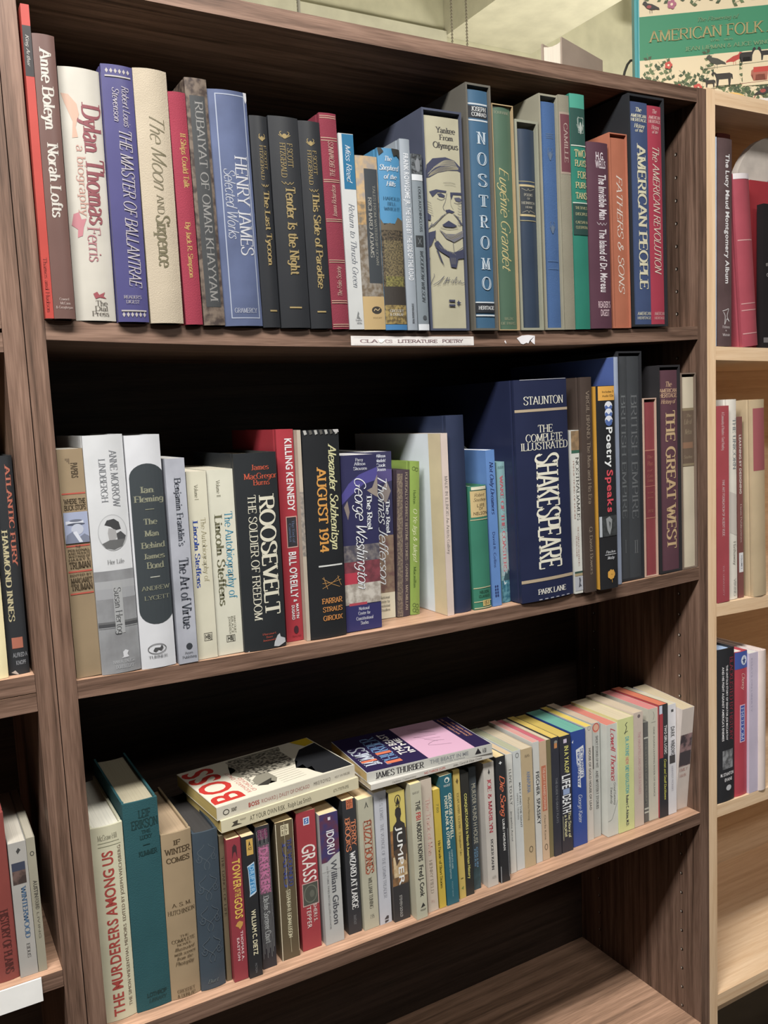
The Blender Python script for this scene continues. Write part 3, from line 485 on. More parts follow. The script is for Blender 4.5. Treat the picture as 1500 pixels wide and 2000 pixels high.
B('hardcover_book','pale grey slim hardcover with blocky white capitals down its spine',(0.4138,-0.005,1.4823),-0.38,0.0136,0.2221,0.14,'h',(142,150,159),(194,193,187),0.001,[('t', 'FRANK ROWSOME JR.', 'Sb', 0.0041, 0.0106, 0.2057, 0.1459, (200,204,210), 'd'),('t', 'THE VERSE BY THE SIDE OF THE ROAD', 'Sb', 0.0041, 0.0106, 0.1441, 0.0588, (200,204,210), 'd'),('t', 'STEPHEN GREENE PRESS', 'Sb', 0.0061, 0.0088, 0.0316, 0.0079, (70,74,79), 'd')],group='books on the top shelf')
B('hardcover_book','slim grey hardcover with white bands and a dark square beside the slipcased portrait book',(0.4286,-0.005,1.4822),-0.37,0.0151,0.2067,0.14,'h',(118,127,134),(185,183,177),0.001,[('n', 0.0, 0.0151, 0.2067, 0.1837, (41,43,46), (95,100,104), 60),('e', 0.0053, 0.0121, 0.2015, 0.1861, (118,122,127)),('r', 0.0, 0.0151, 0.1831, 0.1761, (191,195,199)),('t', 'LOUIS AUCHINCLOSS', 'Ss', 0.0075, 0.0113, 0.169, 0.1169, (64,71,76), 'd'),('r', 0.0015, 0.0121, 0.1122, 0.0989, (46,50,53)),('k', [(0.0045, 0.1092),(0.009, 0.1019)], (116,122,128), 0.5),('k', [(0.009, 0.1092),(0.0045, 0.1019)], (116,122,128), 0.5),('t', 'WOODROW WILSON', 'it', 0.0063, 0.0109, 0.0941, 0.0332, (64,71,76), 'd'),('e', 0.0063, 0.0118, 0.0179, 0.0124, (68,72,77)),('r', 0.0, 0.0151, 0.0074, -0.0006, (192,196,201))],group='books on the top shelf')
SL('grey blue slipcase around the book with a moustached man engraved on its spine',(0.4474,-0.003,1.4823),-0.36,0.0573,0.2622,0.165,(71,76,93),0.0025)
B('hardcover_book','beige book with engraved moustached man, standing inside the grey blue slipcase',(0.4503,-0.001,1.4851),-0.36,0.0512,0.2516,0.15,'h',(168,164,143),(171,165,148),0.0005,[('t', 'Yankee', 'rb', 0.0169, 0.046, 0.2397, 0.2332, (69,67,65), 'h'),('t', 'From', 'rb', 0.0215, 0.0425, 0.2309, 0.225, (69,67,65), 'h'),('t', 'Olympus', 'rb', 0.0123, 0.0496, 0.222, 0.2154, (69,67,65), 'h'),('p', [(0.001, 0.1863),(0.0021, 0.194),(0.0111, 0.2022),(0.0298, 0.2051),(0.0426, 0.2022),(0.0513, 0.1953),(0.053, 0.1882),(0.0473, 0.1904),(0.0324, 0.1895),(0.0172, 0.1857),(0.0057, 0.1797),(0.0008, 0.1786)], (57,60,81)),('k', [(0.0032, 0.1831),(0.0197, 0.194),(0.0475, 0.194)], (121,119,112), 0.55),('k', [(0.0044, 0.1843),(0.0207, 0.1949),(0.0469, 0.195)], (163,157,133), 0.55),('k', [(0.0055, 0.1854),(0.0217, 0.1958),(0.0462, 0.196)], (121,119,112), 0.55),('k', [(0.0067, 0.1866),(0.0227, 0.1967),(0.0455, 0.1971)], (163,157,133), 0.55),('k', [(0.0079, 0.1877),(0.0237, 0.1975),(0.0449, 0.198)], (121,119,112), 0.55),('k', [(0.0091, 0.1889),(0.0247, 0.1984),(0.0442, 0.199)], (163,157,133), 0.55),('k', [(0.0103, 0.19),(0.0257, 0.1993),(0.0435, 0.2)], (121,119,112), 0.55),('k', [(0.0115, 0.1912),(0.0267, 0.2001),(0.0429, 0.201)], (163,157,133), 0.55),('k', [(0.0127, 0.1923),(0.0277, 0.201),(0.0422, 0.2021)], (121,119,112), 0.55),('k', [(0.0039, 0.1806),(0.023, 0.1882),(0.0483, 0.1921)], (163,157,133), 0.35),('k', [(0.0047, 0.1816),(0.0231, 0.1894),(0.0483, 0.1926)], (163,157,133), 0.35),('k', [(0.0055, 0.1826),(0.0232, 0.1905),(0.0484, 0.1931)], (163,157,133), 0.35),('k', [(0.0063, 0.1836),(0.0233, 0.1917),(0.0484, 0.1936)], (163,157,133), 0.35),('k', [(0.0072, 0.1847),(0.0233, 0.1928),(0.0485, 0.1941)], (163,157,133), 0.35),('p', [(0.0041, 0.163),(0.0139, 0.1661),(0.0291, 0.1654),(0.0282, 0.163),(0.0165, 0.1632),(0.0086, 0.1569),(0.0064, 0.1597)], (57,60,81)),('p', [(0.0346, 0.164),(0.0519, 0.1648),(0.0529, 0.1617),(0.0388, 0.1614),(0.0358, 0.1553),(0.0346, 0.1595)], (57,60,81)),('p', [(0.0151, 0.1613),(0.0211, 0.1622),(0.0268, 0.1595),(0.0253, 0.1571),(0.018, 0.1579)], (57,60,81)),('p', [(0.0402, 0.1579),(0.0477, 0.1588),(0.0518, 0.1569),(0.0497, 0.1535),(0.0423, 0.1541)], (77,79,96)),('k', [(0.015, 0.1556),(0.0214, 0.1541),(0.0272, 0.1569)], (57,60,81), 0.4),('k', [(0.0398, 0.152),(0.0462, 0.1511),(0.0515, 0.153)], (57,60,81), 0.4),('k', [(0.0294, 0.1626),(0.0269, 0.153),(0.0232, 0.1459),(0.0255, 0.1414)], (57,60,81), 0.45),('k', [(0.0346, 0.1569),(0.0349, 0.1492),(0.0383, 0.144)], (121,119,112), 0.35),('p', [(0.0261, 0.1424),(0.0323, 0.1435),(0.0403, 0.1411),(0.0361, 0.1391),(0.032, 0.1399),(0.0286, 0.1388)], (57,60,81)),('k', [(-0.001, 0.1517),(0.0026, 0.151),(0.0062, 0.1492)], (121,119,112), 0.35),('k', [(-0.0012, 0.1489),(0.0024, 0.1481),(0.0067, 0.1463)], (121,119,112), 0.35),('k', [(-0.0014, 0.1461),(0.0022, 0.1453),(0.0073, 0.1435)], (121,119,112), 0.35),('k', [(-0.0016, 0.1432),(0.002, 0.1424),(0.0078, 0.1406)], (121,119,112), 0.35),('k', [(-0.0018, 0.1404),(0.0018, 0.1396),(0.0083, 0.1378)], (121,119,112), 0.35),('k', [(-0.0021, 0.1375),(0.0016, 0.1368),(0.0089, 0.1349)], (121,119,112), 0.35),('k', [(0.0454, 0.153),(0.0485, 0.1517),(0.0515, 0.1525)], (57,60,81), 0.4),('k', [(0.0452, 0.1497),(0.0482, 0.1484),(0.0513, 0.1492)], (121,119,112), 0.4),('k', [(0.0449, 0.1463),(0.048, 0.145),(0.051, 0.1458)], (57,60,81), 0.4),('k', [(0.0447, 0.143),(0.0477, 0.1417),(0.0508, 0.1424)], (121,119,112), 0.4),('k', [(0.0444, 0.1396),(0.0475, 0.1383),(0.0505, 0.1391)], (57,60,81), 0.4),('k', [(0.0442, 0.1362),(0.0473, 0.1349),(0.0503, 0.1357)], (121,119,112), 0.4),('k', [(0.0439, 0.1329),(0.047, 0.1316),(0.05, 0.1324)], (57,60,81), 0.4),('k', [(0.0437, 0.1295),(0.0468, 0.1282),(0.0498, 0.129)], (121,119,112), 0.4),('k', [(0.0435, 0.1261),(0.0465, 0.1249),(0.0495, 0.1256)], (57,60,81), 0.4),('k', [(0.0248, 0.1748),(0.0332, 0.1758),(0.0424, 0.175)], (121,119,112), 0.35),('k', [(0.0265, 0.1722),(0.0348, 0.173),(0.0431, 0.172)], (121,119,112), 0.3),('k', [(0.0287, 0.1395),(0.0169, 0.1311),(0.0008, 0.1188)], (57,60,81), 0.7),('k', [(0.0275, 0.1388),(0.0157, 0.1299),(0.0015, 0.1199)], (121,119,112), 0.45),('k', [(0.0264, 0.1382),(0.0145, 0.1287),(0.0021, 0.1209)], (121,119,112), 0.45),('k', [(0.0252, 0.1375),(0.0133, 0.1276),(0.0027, 0.1219)], (57,60,81), 0.7),('k', [(0.024, 0.1369),(0.0121, 0.1264),(0.0034, 0.123)], (121,119,112), 0.45),('k', [(0.0229, 0.1362),(0.0109, 0.1253),(0.004, 0.124)], (121,119,112), 0.45),('k', [(0.0217, 0.1356),(0.0098, 0.1242),(0.0046, 0.1251)], (57,60,81), 0.7),('k', [(0.0206, 0.1349),(0.0086, 0.123),(0.0053, 0.126)], (121,119,112), 0.45),('k', [(0.0194, 0.1343),(0.0074, 0.1218),(0.0059, 0.127)], (121,119,112), 0.45),('k', [(0.0379, 0.1386),(0.0458, 0.1324),(0.0524, 0.1247)], (57,60,81), 0.7),('k', [(0.039, 0.138),(0.0462, 0.1313),(0.0519, 0.1253)], (121,119,112), 0.45),('k', [(0.04, 0.1375),(0.0467, 0.1303),(0.0514, 0.1259)], (57,60,81), 0.7),('k', [(0.0411, 0.137),(0.0472, 0.1292),(0.0509, 0.1265)], (121,119,112), 0.45),('k', [(0.0422, 0.1365),(0.0477, 0.1282),(0.0504, 0.1272)], (57,60,81), 0.7),('k', [(0.0432, 0.136),(0.0482, 0.1272),(0.0499, 0.1278)], (121,119,112), 0.45),('k', [(0.0443, 0.1355),(0.0486, 0.1261),(0.0494, 0.1285)], (57,60,81), 0.7),('p', [(0.0205, 0.1244),(0.0302, 0.13),(0.0428, 0.1244),(0.0367, 0.1223),(0.0246, 0.1223)], (57,60,81)),('k', [(0.0181, 0.1214),(0.0291, 0.1201),(0.0441, 0.1218)], (121,119,112), 0.5),('p', [(0.016, 0.1188),(0.0259, 0.114),(0.0398, 0.1143),(0.0521, 0.1197),(0.0519, 0.1117),(0.0372, 0.1044),(0.0255, 0.1084)], (103,103,111)),('k', [(0.0178, 0.1179),(0.0322, 0.1117),(0.0512, 0.1175)], (150,144,122), 0.4),('k', [(0.0192, 0.1168),(0.0322, 0.111),(0.0504, 0.1166)], (57,60,81), 0.4),('k', [(0.0206, 0.1156),(0.0321, 0.1104),(0.0496, 0.1157)], (150,144,122), 0.4),('k', [(0.022, 0.1144),(0.0321, 0.1097),(0.0487, 0.1148)], (57,60,81), 0.4),('k', [(0.0234, 0.1132),(0.032, 0.1091),(0.0479, 0.1139)], (150,144,122), 0.4),('k', [(0.0248, 0.1121),(0.032, 0.1084),(0.0471, 0.113)], (57,60,81), 0.4),('k', [(0.0262, 0.1109),(0.0319, 0.1078),(0.0463, 0.1121)], (150,144,122), 0.4),('p', [(0.0004, 0.1378),(0.005, 0.1347),(0.0042, 0.1291),(0.0001, 0.1295)], (57,60,81)),('p', [(0.0001, 0.1143),(0.0104, 0.1171),(0.0095, 0.1104),(0.0039, 0.1),(-0.0, 0.0967)], (57,60,81)),('k', [(0.0104, 0.1175),(0.0106, 0.1052),(0.0236, 0.0947),(0.0367, 0.0919),(0.0521, 0.1)], (57,60,81), 0.7),('k', [(0.0354, 0.1045),(0.0367, 0.0921)], (57,60,81), 0.5),('k', [(0.0519, 0.1117),(0.0517, 0.1)], (57,60,81), 0.5),('p', [(0.0078, 0.1023),(0.0132, 0.1054),(0.0239, 0.094),(0.0367, 0.0919),(0.0511, 0.0967),(0.0511, 0.0857),(0.0423, 0.0844),(0.0391, 0.0736),(0.031, 0.0744),(0.0289, 0.0863),(0.016, 0.0928),(0.01, 0.0971)], (57,60,81)),('k', [(0.0147, 0.1),(0.019, 0.0954)], (121,119,112), 0.4),('k', [(0.0186, 0.0984),(0.023, 0.0941)], (121,119,112), 0.4),('k', [(0.0226, 0.0968),(0.0269, 0.0928)], (121,119,112), 0.4),('k', [(0.0266, 0.0953),(0.0309, 0.0915)], (121,119,112), 0.4),('k', [(0.0305, 0.0937),(0.0349, 0.0902)], (121,119,112), 0.4),('k', [(0.0345, 0.0921),(0.0389, 0.089)], (121,119,112), 0.4),('k', [(0.0312, 0.0857),(0.032, 0.0778)], (121,119,112), 0.35),('k', [(0.0329, 0.0857),(0.0335, 0.0778)], (121,119,112), 0.35),('k', [(0.0346, 0.0857),(0.0349, 0.0778)], (121,119,112), 0.35),('k', [(0.0362, 0.0857),(0.0364, 0.0778)], (121,119,112), 0.35),('k', [(0.0379, 0.0857),(0.0379, 0.0778)], (121,119,112), 0.35),('p', [(0.0103, 0.0954),(0.0128, 0.0947),(0.0212, 0.0749),(0.0161, 0.0818)], (57,60,81)),('k', [(0.0006, 0.0844),(-0.0008, 0.0765),(-0.0003, 0.0726)], (57,60,81), 0.8),('k', [(0.0047, 0.0654),(0.0061, 0.0634),(0.0002, 0.0536),(0.0004, 0.0516)], (57,60,81), 0.5),('k', [(0.0038, 0.0523),(0.0134, 0.0575),(0.0204, 0.0634),(0.0113, 0.0536),(0.0098, 0.053)], (57,60,81), 0.5),('k', [(0.0139, 0.0516),(0.0141, 0.0511)], (57,60,81), 0.8),('k', [(0.0178, 0.053),(0.0253, 0.0623),(0.0206, 0.0536)], (57,60,81), 0.5),('k', [(0.0277, 0.0621),(0.0247, 0.0536)], (57,60,81), 0.5),('k', [(0.0209, 0.0575),(0.0293, 0.0588)], (57,60,81), 0.5),('k', [(0.0299, 0.0548),(0.0317, 0.0588),(0.0342, 0.0575),(0.0318, 0.0544),(0.0358, 0.0594),(0.0389, 0.0627),(0.0359, 0.0548),(0.0404, 0.0581),(0.0415, 0.0552),(0.0441, 0.0588),(0.0452, 0.0552),(0.0508, 0.0565)], (57,60,81), 0.5),('r', 0.0256, 0.0348, 0.0348, 0.0324, (57,60,81)),('r', 0.0256, 0.0348, 0.0292, 0.0268, (57,60,81)),('p', [(0.0368, 0.0311),(0.0389, 0.0324),(0.0399, 0.0348),(0.0409, 0.0324),(0.044, 0.0311),(0.0409, 0.0299),(0.0399, 0.0268),(0.0389, 0.0299)], (57,60,81))],group='books on the top shelf')
SL('taupe slipcase around the blue book with stacked white capital letters',(0.5095,-0.007,1.4825),-0.32,0.0376,0.2976,0.19,(95,92,85),0.0025)
B('hardcover_book','blue book with white capitals stacked down its spine, inside the taupe slipcase',(0.5124,-0.005,1.4853),-0.32,0.0315,0.288,0.18,'h',(62,94,121),(187,180,162),0.0015,[('r', 0.0016, 0.0306, 0.2694, 0.2549, (39,42,48)),('r', 0.0016, 0.0306, 0.2724, 0.2706, (184,190,195)),('r', 0.0016, 0.0306, 0.2531, 0.2514, (184,190,195)),('t', 'JOSEPH', 'sl', 0.0063, 0.0284, 0.2682, 0.2634, (190,192,193), 'h'),('t', 'CONRAD', 'sl', 0.0063, 0.029, 0.2616, 0.2573, (190,192,193), 'h'),('t', 'N', 'rb', 0.012, 0.0271, 0.2387, 0.2247, (184,194,202), 'h'),('t', 'N', 'hl', 0.0126, 0.0265, 0.2381, 0.2253, (62,94,121), 'h'),('t', 'O', 'rb', 0.012, 0.0271, 0.2137, 0.1998, (184,194,202), 'h'),('t', 'O', 'hl', 0.0126, 0.0265, 0.2131, 0.2004, (62,94,121), 'h'),('t', 'S', 'rb', 0.012, 0.0271, 0.1881, 0.174, (184,194,202), 'h'),('t', 'S', 'hl', 0.0126, 0.0265, 0.1875, 0.1746, (62,94,121), 'h'),('t', 'T', 'rb', 0.012, 0.0271, 0.1629, 0.1494, (184,194,202), 'h'),('t', 'T', 'hl', 0.0126, 0.0265, 0.1623, 0.15, (62,94,121), 'h'),('t', 'R', 'rb', 0.012, 0.0271, 0.1383, 0.124, (184,194,202), 'h'),('t', 'R', 'hl', 0.0126, 0.0265, 0.1376, 0.1246, (62,94,121), 'h'),('t', 'O', 'rb', 0.012, 0.0271, 0.1128, 0.0985, (184,194,202), 'h'),('t', 'O', 'hl', 0.0126, 0.0265, 0.1122, 0.0991, (62,94,121), 'h'),('t', 'M', 'rb', 0.012, 0.0271, 0.0866, 0.0727, (184,194,202), 'h'),('t', 'M', 'hl', 0.0126, 0.0265, 0.0859, 0.0734, (62,94,121), 'h'),('t', 'O', 'rb', 0.012, 0.0271, 0.0628, 0.0482, (184,194,202), 'h'),('t', 'O', 'hl', 0.0126, 0.0265, 0.0621, 0.0489, (62,94,121), 'h'),('r', 0.0016, 0.0306, 0.0305, 0.0191, (39,42,48)),('r', 0.0016, 0.0306, 0.0327, 0.0311, (184,190,195)),('r', 0.0016, 0.0306, 0.0166, 0.0147, (184,190,195)),('t', 'HERITAGE', 'sl', 0.0057, 0.03, 0.0273, 0.023, (190,192,193), 'h')],group='books on the top shelf')
SL('thin tan edged slipcase around the sage green book with gold script',(0.5505,-0.004,1.4828),-0.35,0.0333,0.2789,0.18,(172,150,116),0.0012)
B('hardcover_book','sage green book with long gold script title, inside the thin tan slipcase',(0.552,-0.002,1.4843),-0.35,0.0298,0.2749,0.165,'h',(77,101,85),(179,174,156),0.002,[('t', 'TOURAINE', 'rm', 0.003, 0.0268, 0.2697, 0.2665, (142,144,124), 'h'),('t', 'Eugénie Grandet', 'sc', 0.0089, 0.0232, 0.2012, 0.0728, (179,167,120), 'd'),('t', 'BALZAC', 'rm', 0.0089, 0.0238, 0.0152, 0.012, (142,144,119), 'h'),('t', 'DE PARIS', 'rm', 0.0036, 0.0268, 0.0093, 0.006, (142,144,119), 'h')],group='books on the top shelf')
SL('short grey green slipcase with rounded opening around the dark navy poetry book',(0.5875,-0.003,1.4833),-0.45,0.0373,0.264,0.165,(147,148,132),0.003)
B('hardcover_book','dark navy book with boxed label in the middle, inside the short grey green slipcase',(0.5909,-0.001,1.4867),-0.45,0.0302,0.2504,0.15,'h',(52,64,82),(202,196,176),0.003,[('r', 0.0015, 0.0287, 0.1861, 0.1852, (157,148,116)),('r', 0.0015, 0.0287, 0.1818, 0.142, (181,166,127)),('r', 0.0036, 0.0287, 0.1792, 0.1446, (54,59,65)),('t', 'POEMS', 'rm', 0.0091, 0.0236, 0.1705, 0.1673, (171,167,153), 'h'),('t', 'OF', 'rm', 0.0139, 0.0187, 0.1654, 0.1629, (171,167,153), 'h'),('t', 'HEINRICH', 'rm', 0.0054, 0.0272, 0.1603, 0.1572, (171,167,153), 'h'),('t', 'HEINE', 'rm', 0.0109, 0.023, 0.1547, 0.1522, (171,167,153), 'h'),('k', [(0.006, 0.1768),(0.0136, 0.1742),(0.016, 0.1768),(0.0181, 0.1742),(0.0266, 0.1768)], (158,154,140), 0.5),('k', [(0.006, 0.1465),(0.0136, 0.149),(0.016, 0.1465),(0.0181, 0.149),(0.0266, 0.1465)], (158,154,140), 0.5),('r', 0.0015, 0.0287, 0.137, 0.136, (157,148,116))],group='books on the top shelf')
SL('tall pale grey slipcase around the plain cornflower blue book',(0.6286,-0.003,1.4839),-0.69,0.0316,0.2999,0.185,(147,144,128),0.0025)
B('hardcover_book','plain cornflower blue book with faded gold stamps, inside the tall pale slipcase',(0.6315,-0.001,1.4867),-0.69,0.0255,0.2883,0.17,'h',(69,97,141),(197,191,172),0.0015,[('r', 0.0089, 0.0204, 0.2489, 0.2483, (96,112,134)),('r', 0.0089, 0.0204, 0.2464, 0.2457, (96,112,134)),('r', 0.0089, 0.0204, 0.2438, 0.2432, (96,112,134)),('k', [(0.0147, 0.217),(0.0124, 0.2194),(0.0102, 0.2243)], (96,112,134), 0.7),('k', [(0.0147, 0.217),(0.0118, 0.2235),(0.0113, 0.2278)], (96,112,134), 0.7),('k', [(0.0147, 0.217),(0.0111, 0.2275),(0.0124, 0.2314)], (96,112,134), 0.7),('k', [(0.0147, 0.217),(0.0169, 0.2194),(0.0191, 0.2243)], (96,112,134), 0.7),('k', [(0.0147, 0.217),(0.0176, 0.2235),(0.018, 0.2278)], (96,112,134), 0.7),('k', [(0.0147, 0.217),(0.0183, 0.2275),(0.0169, 0.2314)], (96,112,134), 0.7),('e', 0.0126, 0.0167, 0.2267, 0.2154, (96,112,134)),('k', [(0.0147, 0.1241),(0.0124, 0.1265),(0.0102, 0.1312)], (96,112,134), 0.7),('k', [(0.0147, 0.1241),(0.0118, 0.1304),(0.0113, 0.1346)], (96,112,134), 0.7),('k', [(0.0147, 0.1241),(0.0111, 0.1343),(0.0124, 0.1381)], (96,112,134), 0.7),('k', [(0.0147, 0.1241),(0.0169, 0.1265),(0.0191, 0.1312)], (96,112,134), 0.7),('k', [(0.0147, 0.1241),(0.0176, 0.1304),(0.018, 0.1346)], (96,112,134), 0.7),('k', [(0.0147, 0.1241),(0.0183, 0.1343),(0.0169, 0.1381)], (96,112,134), 0.7),('e', 0.0126, 0.0167, 0.1335, 0.1224, (96,112,134)),('r', 0.0051, 0.023, 0.0873, 0.0866, (86,111,145)),('r', 0.0051, 0.023, 0.0773, 0.0767, (86,111,145))],cloth=1,group='books on the top shelf')
B('hardcover_book','beige cloth book with a maroon spine label beside the teal play book',(0.661,-0.004,1.4843),-0.75,0.018,0.3017,0.16,'h',(135,131,116),(219,212,193),0.0008,[('r', 0.0009, 0.018, 0.2804, 0.2021, (154,139,127)),('r', 0.0022, 0.018, 0.2777, 0.2048, (105,63,70)),('t', 'CAMILLE', 'rm', 0.0076, 0.0141, 0.2667, 0.2172, (170,152,145), 'd')],cloth=1,group='books on the top shelf')
B('hardcover_book','teal and dark green jacketed hardcover with a silver lion stamp near its top',(0.6797,-0.005,1.4848),-0.8,0.0253,0.3049,0.155,'h',(48,119,103),(188,182,165),0.001,[('r', 0.0, 0.0253, 0.3065, 0.287, (73,150,132)),('r', 0.0, 0.0253, 0.287, 0.24, (43,76,70)),('k', [(0.017, 0.2566),(0.0138, 0.26),(0.0106, 0.2666)], (165,174,168), 0.7),('k', [(0.017, 0.2566),(0.0128, 0.2655),(0.0122, 0.2715)], (165,174,168), 0.7),('k', [(0.017, 0.2566),(0.0119, 0.2711),(0.0138, 0.2764)], (165,174,168), 0.7),('k', [(0.017, 0.2566),(0.0201, 0.26),(0.0233, 0.2666)], (165,174,168), 0.7),('k', [(0.017, 0.2566),(0.0211, 0.2655),(0.0217, 0.2715)], (165,174,168), 0.7),('k', [(0.017, 0.2566),(0.022, 0.2711),(0.0201, 0.2764)], (165,174,168), 0.7),('e', 0.0149, 0.019, 0.2699, 0.2543, (165,174,168)),('f', 0.0126, 0.0223, 0.2753, 0.2557, (152,164,158), 0.7),('r', 0.0, 0.0253, 0.24, 0.2386, (191,196,186)),('t', 'TWO', 'sl', 0.0051, 0.0253, 0.234, 0.2249, (181,173,133), 'h'),('t', 'PLAYS', 'sl', 0.0051, 0.0253, 0.2208, 0.213, (181,173,133), 'h'),('t', 'FOR', 'sl', 0.0089, 0.0253, 0.2063, 0.1978, (181,173,133), 'h'),('t', 'PURI-', 'sl', 0.0051, 0.0253, 0.1924, 0.1851, (181,173,133), 'h'),('t', 'TANS', 'sl', 0.0051, 0.0253, 0.1792, 0.1712, (181,173,133), 'h'),('r', 0.0, 0.0253, 0.1652, 0.1243, (41,67,63)),('r', 0.0, 0.0253, 0.1665, 0.1652, (191,196,186)),('t', "THE DEVIL'S", 'rm', 0.0038, 0.0248, 0.1611, 0.1578, (181,173,133), 'h'),('t', 'DISCIPLE', 'rm', 0.0038, 0.0248, 0.1532, 0.1498, (181,173,133), 'h'),('t', 'CAESAR &', 'rm', 0.0038, 0.0248, 0.1424, 0.1391, (181,173,133), 'h'),('t', 'CLEOPATRA', 'rm', 0.0038, 0.0248, 0.1358, 0.1324, (181,173,133), 'h')],group='books on the top shelf')
B('hardcover_book','plum coloured hardcover with white condensed lettering left of the terracotta slipcase',(0.7053,-0.008,1.4856),-0.75,0.0373,0.2455,0.155,'h',(88,59,72),(201,194,177),0.002,[('t', 'H.G.', 'Sb', 0.0142, 0.0291, 0.2325, 0.2231, (206,198,204), 'h'),('t', 'WELLS', 'Sb', 0.0131, 0.0317, 0.2218, 0.2124, (206,198,204), 'h'),('t', 'The Invisible Man', 'Sb', 0.0179, 0.0317, 0.2043, 0.1449, (214,206,211), 'd'),('k', [(0.0131, 0.1415),(0.0168, 0.1381),(0.0194, 0.1408),(0.0224, 0.1374),(0.0254, 0.1408),(0.028, 0.1381),(0.0317, 0.1415)], (206,198,204), 0.6),('t', 'The Island of Dr. Moreau', 'Sb', 0.0168, 0.0298, 0.1326, 0.0488, (214,206,211), 'd'),('t', "READER'S", 'Sb', 0.0119, 0.0343, 0.0363, 0.0279, (199,176,183), 'h'),('t', 'DIGEST', 'Sb', 0.0157, 0.0321, 0.0252, 0.0168, (199,176,183), 'h')],group='books on the top shelf')
SL('terracotta boxed book with cream slanted lettering right of the plum hardcover',(0.7484,-0.004,1.4867),-0.81,0.0331,0.2615,0.165,(179,112,89),0.0015)
B('hardcover_book','terracotta spine with cream slanted lettering, inside the terracotta slipcase',(0.7503,-0.002,1.4885),-0.81,0.029,0.2539,0.15,'h',(170,106,84),(205,200,180),0.0008,[('t', 'FATHERS & SONS', 'it', 0.0116, 0.022, 0.2054, 0.0449, (212,200,190), 'd')],group='books on the top shelf')
SL('wide black slipcase holding the navy and crimson history volumes',(0.7847,-0.005,1.4889),-0.87,0.0687,0.3146,0.215,(42,44,48),0.003)
B('hardcover_book','navy history volume with big cream capitals, left inside the wide black slipcase',(0.7881,-0.003,1.4922),-0.87,0.0348,0.302,0.2,'h',(69,83,118),(205,198,179),0.001,[('t', 'The', 'ib', 0.0122, 0.0237, 0.2948, 0.2893, (212,209,186), 'h'),('t', 'AMERICAN', 'rb', 0.0028, 0.0331, 0.2859, 0.2818, (212,209,186), 'h'),('t', 'HERITAGE', 'rb', 0.0028, 0.0331, 0.2804, 0.2764, (212,209,186), 'h'),('t', 'History', 'ib', 0.0087, 0.0296, 0.2735, 0.2681, (212,209,186), 'h'),('t', 'of the', 'ib', 0.0105, 0.0261, 0.2667, 0.2626, (212,209,186), 'h'),('t', 'AMERICAN', 'rm', 0.007, 0.0341, 0.0173, 0.013, (212,209,186), 'h'),('t', 'HERITAGE', 'rm', 0.007, 0.0341, 0.0108, 0.0072, (212,209,186), 'h'),('t', 'AMERICAN PEOPLE', 'rb', 0.0132, 0.0293, 0.2474, 0.049, (209,204,178), 'd')],group='books on the top shelf')
B('hardcover_book','crimson history volume with slanted cream title, right inside the wide black slipcase',(0.8232,-0.003,1.4928),-0.87,0.0264,0.3,0.2,'h',(162,63,80),(212,206,184),0.001,[('t', 'The', 'ib', 0.0093, 0.018, 0.2955, 0.29, (207,169,167), 'h'),('t', 'AMERICAN', 'rb', 0.0021, 0.0251, 0.2866, 0.2825, (207,169,167), 'h'),('t', 'HERITAGE', 'rb', 0.0021, 0.0251, 0.2811, 0.277, (207,169,167), 'h'),('t', 'History', 'ib', 0.0066, 0.0225, 0.2743, 0.2687, (207,169,167), 'h'),('t', 'of the', 'ib', 0.0079, 0.0198, 0.2673, 0.2632, (207,169,167), 'h'),('t', 'AMERICAN', 'rm', 0.0053, 0.0259, 0.017, 0.0126, (207,169,167), 'h'),('t', 'HERITAGE', 'rm', 0.0053, 0.0259, 0.0104, 0.0068, (207,169,167), 'h'),('t', 'The AMERICAN REVOLUTION', 'it', 0.0079, 0.0206, 0.2445, 0.0696, (218,202,188), 'd')],group='books on the top shelf')
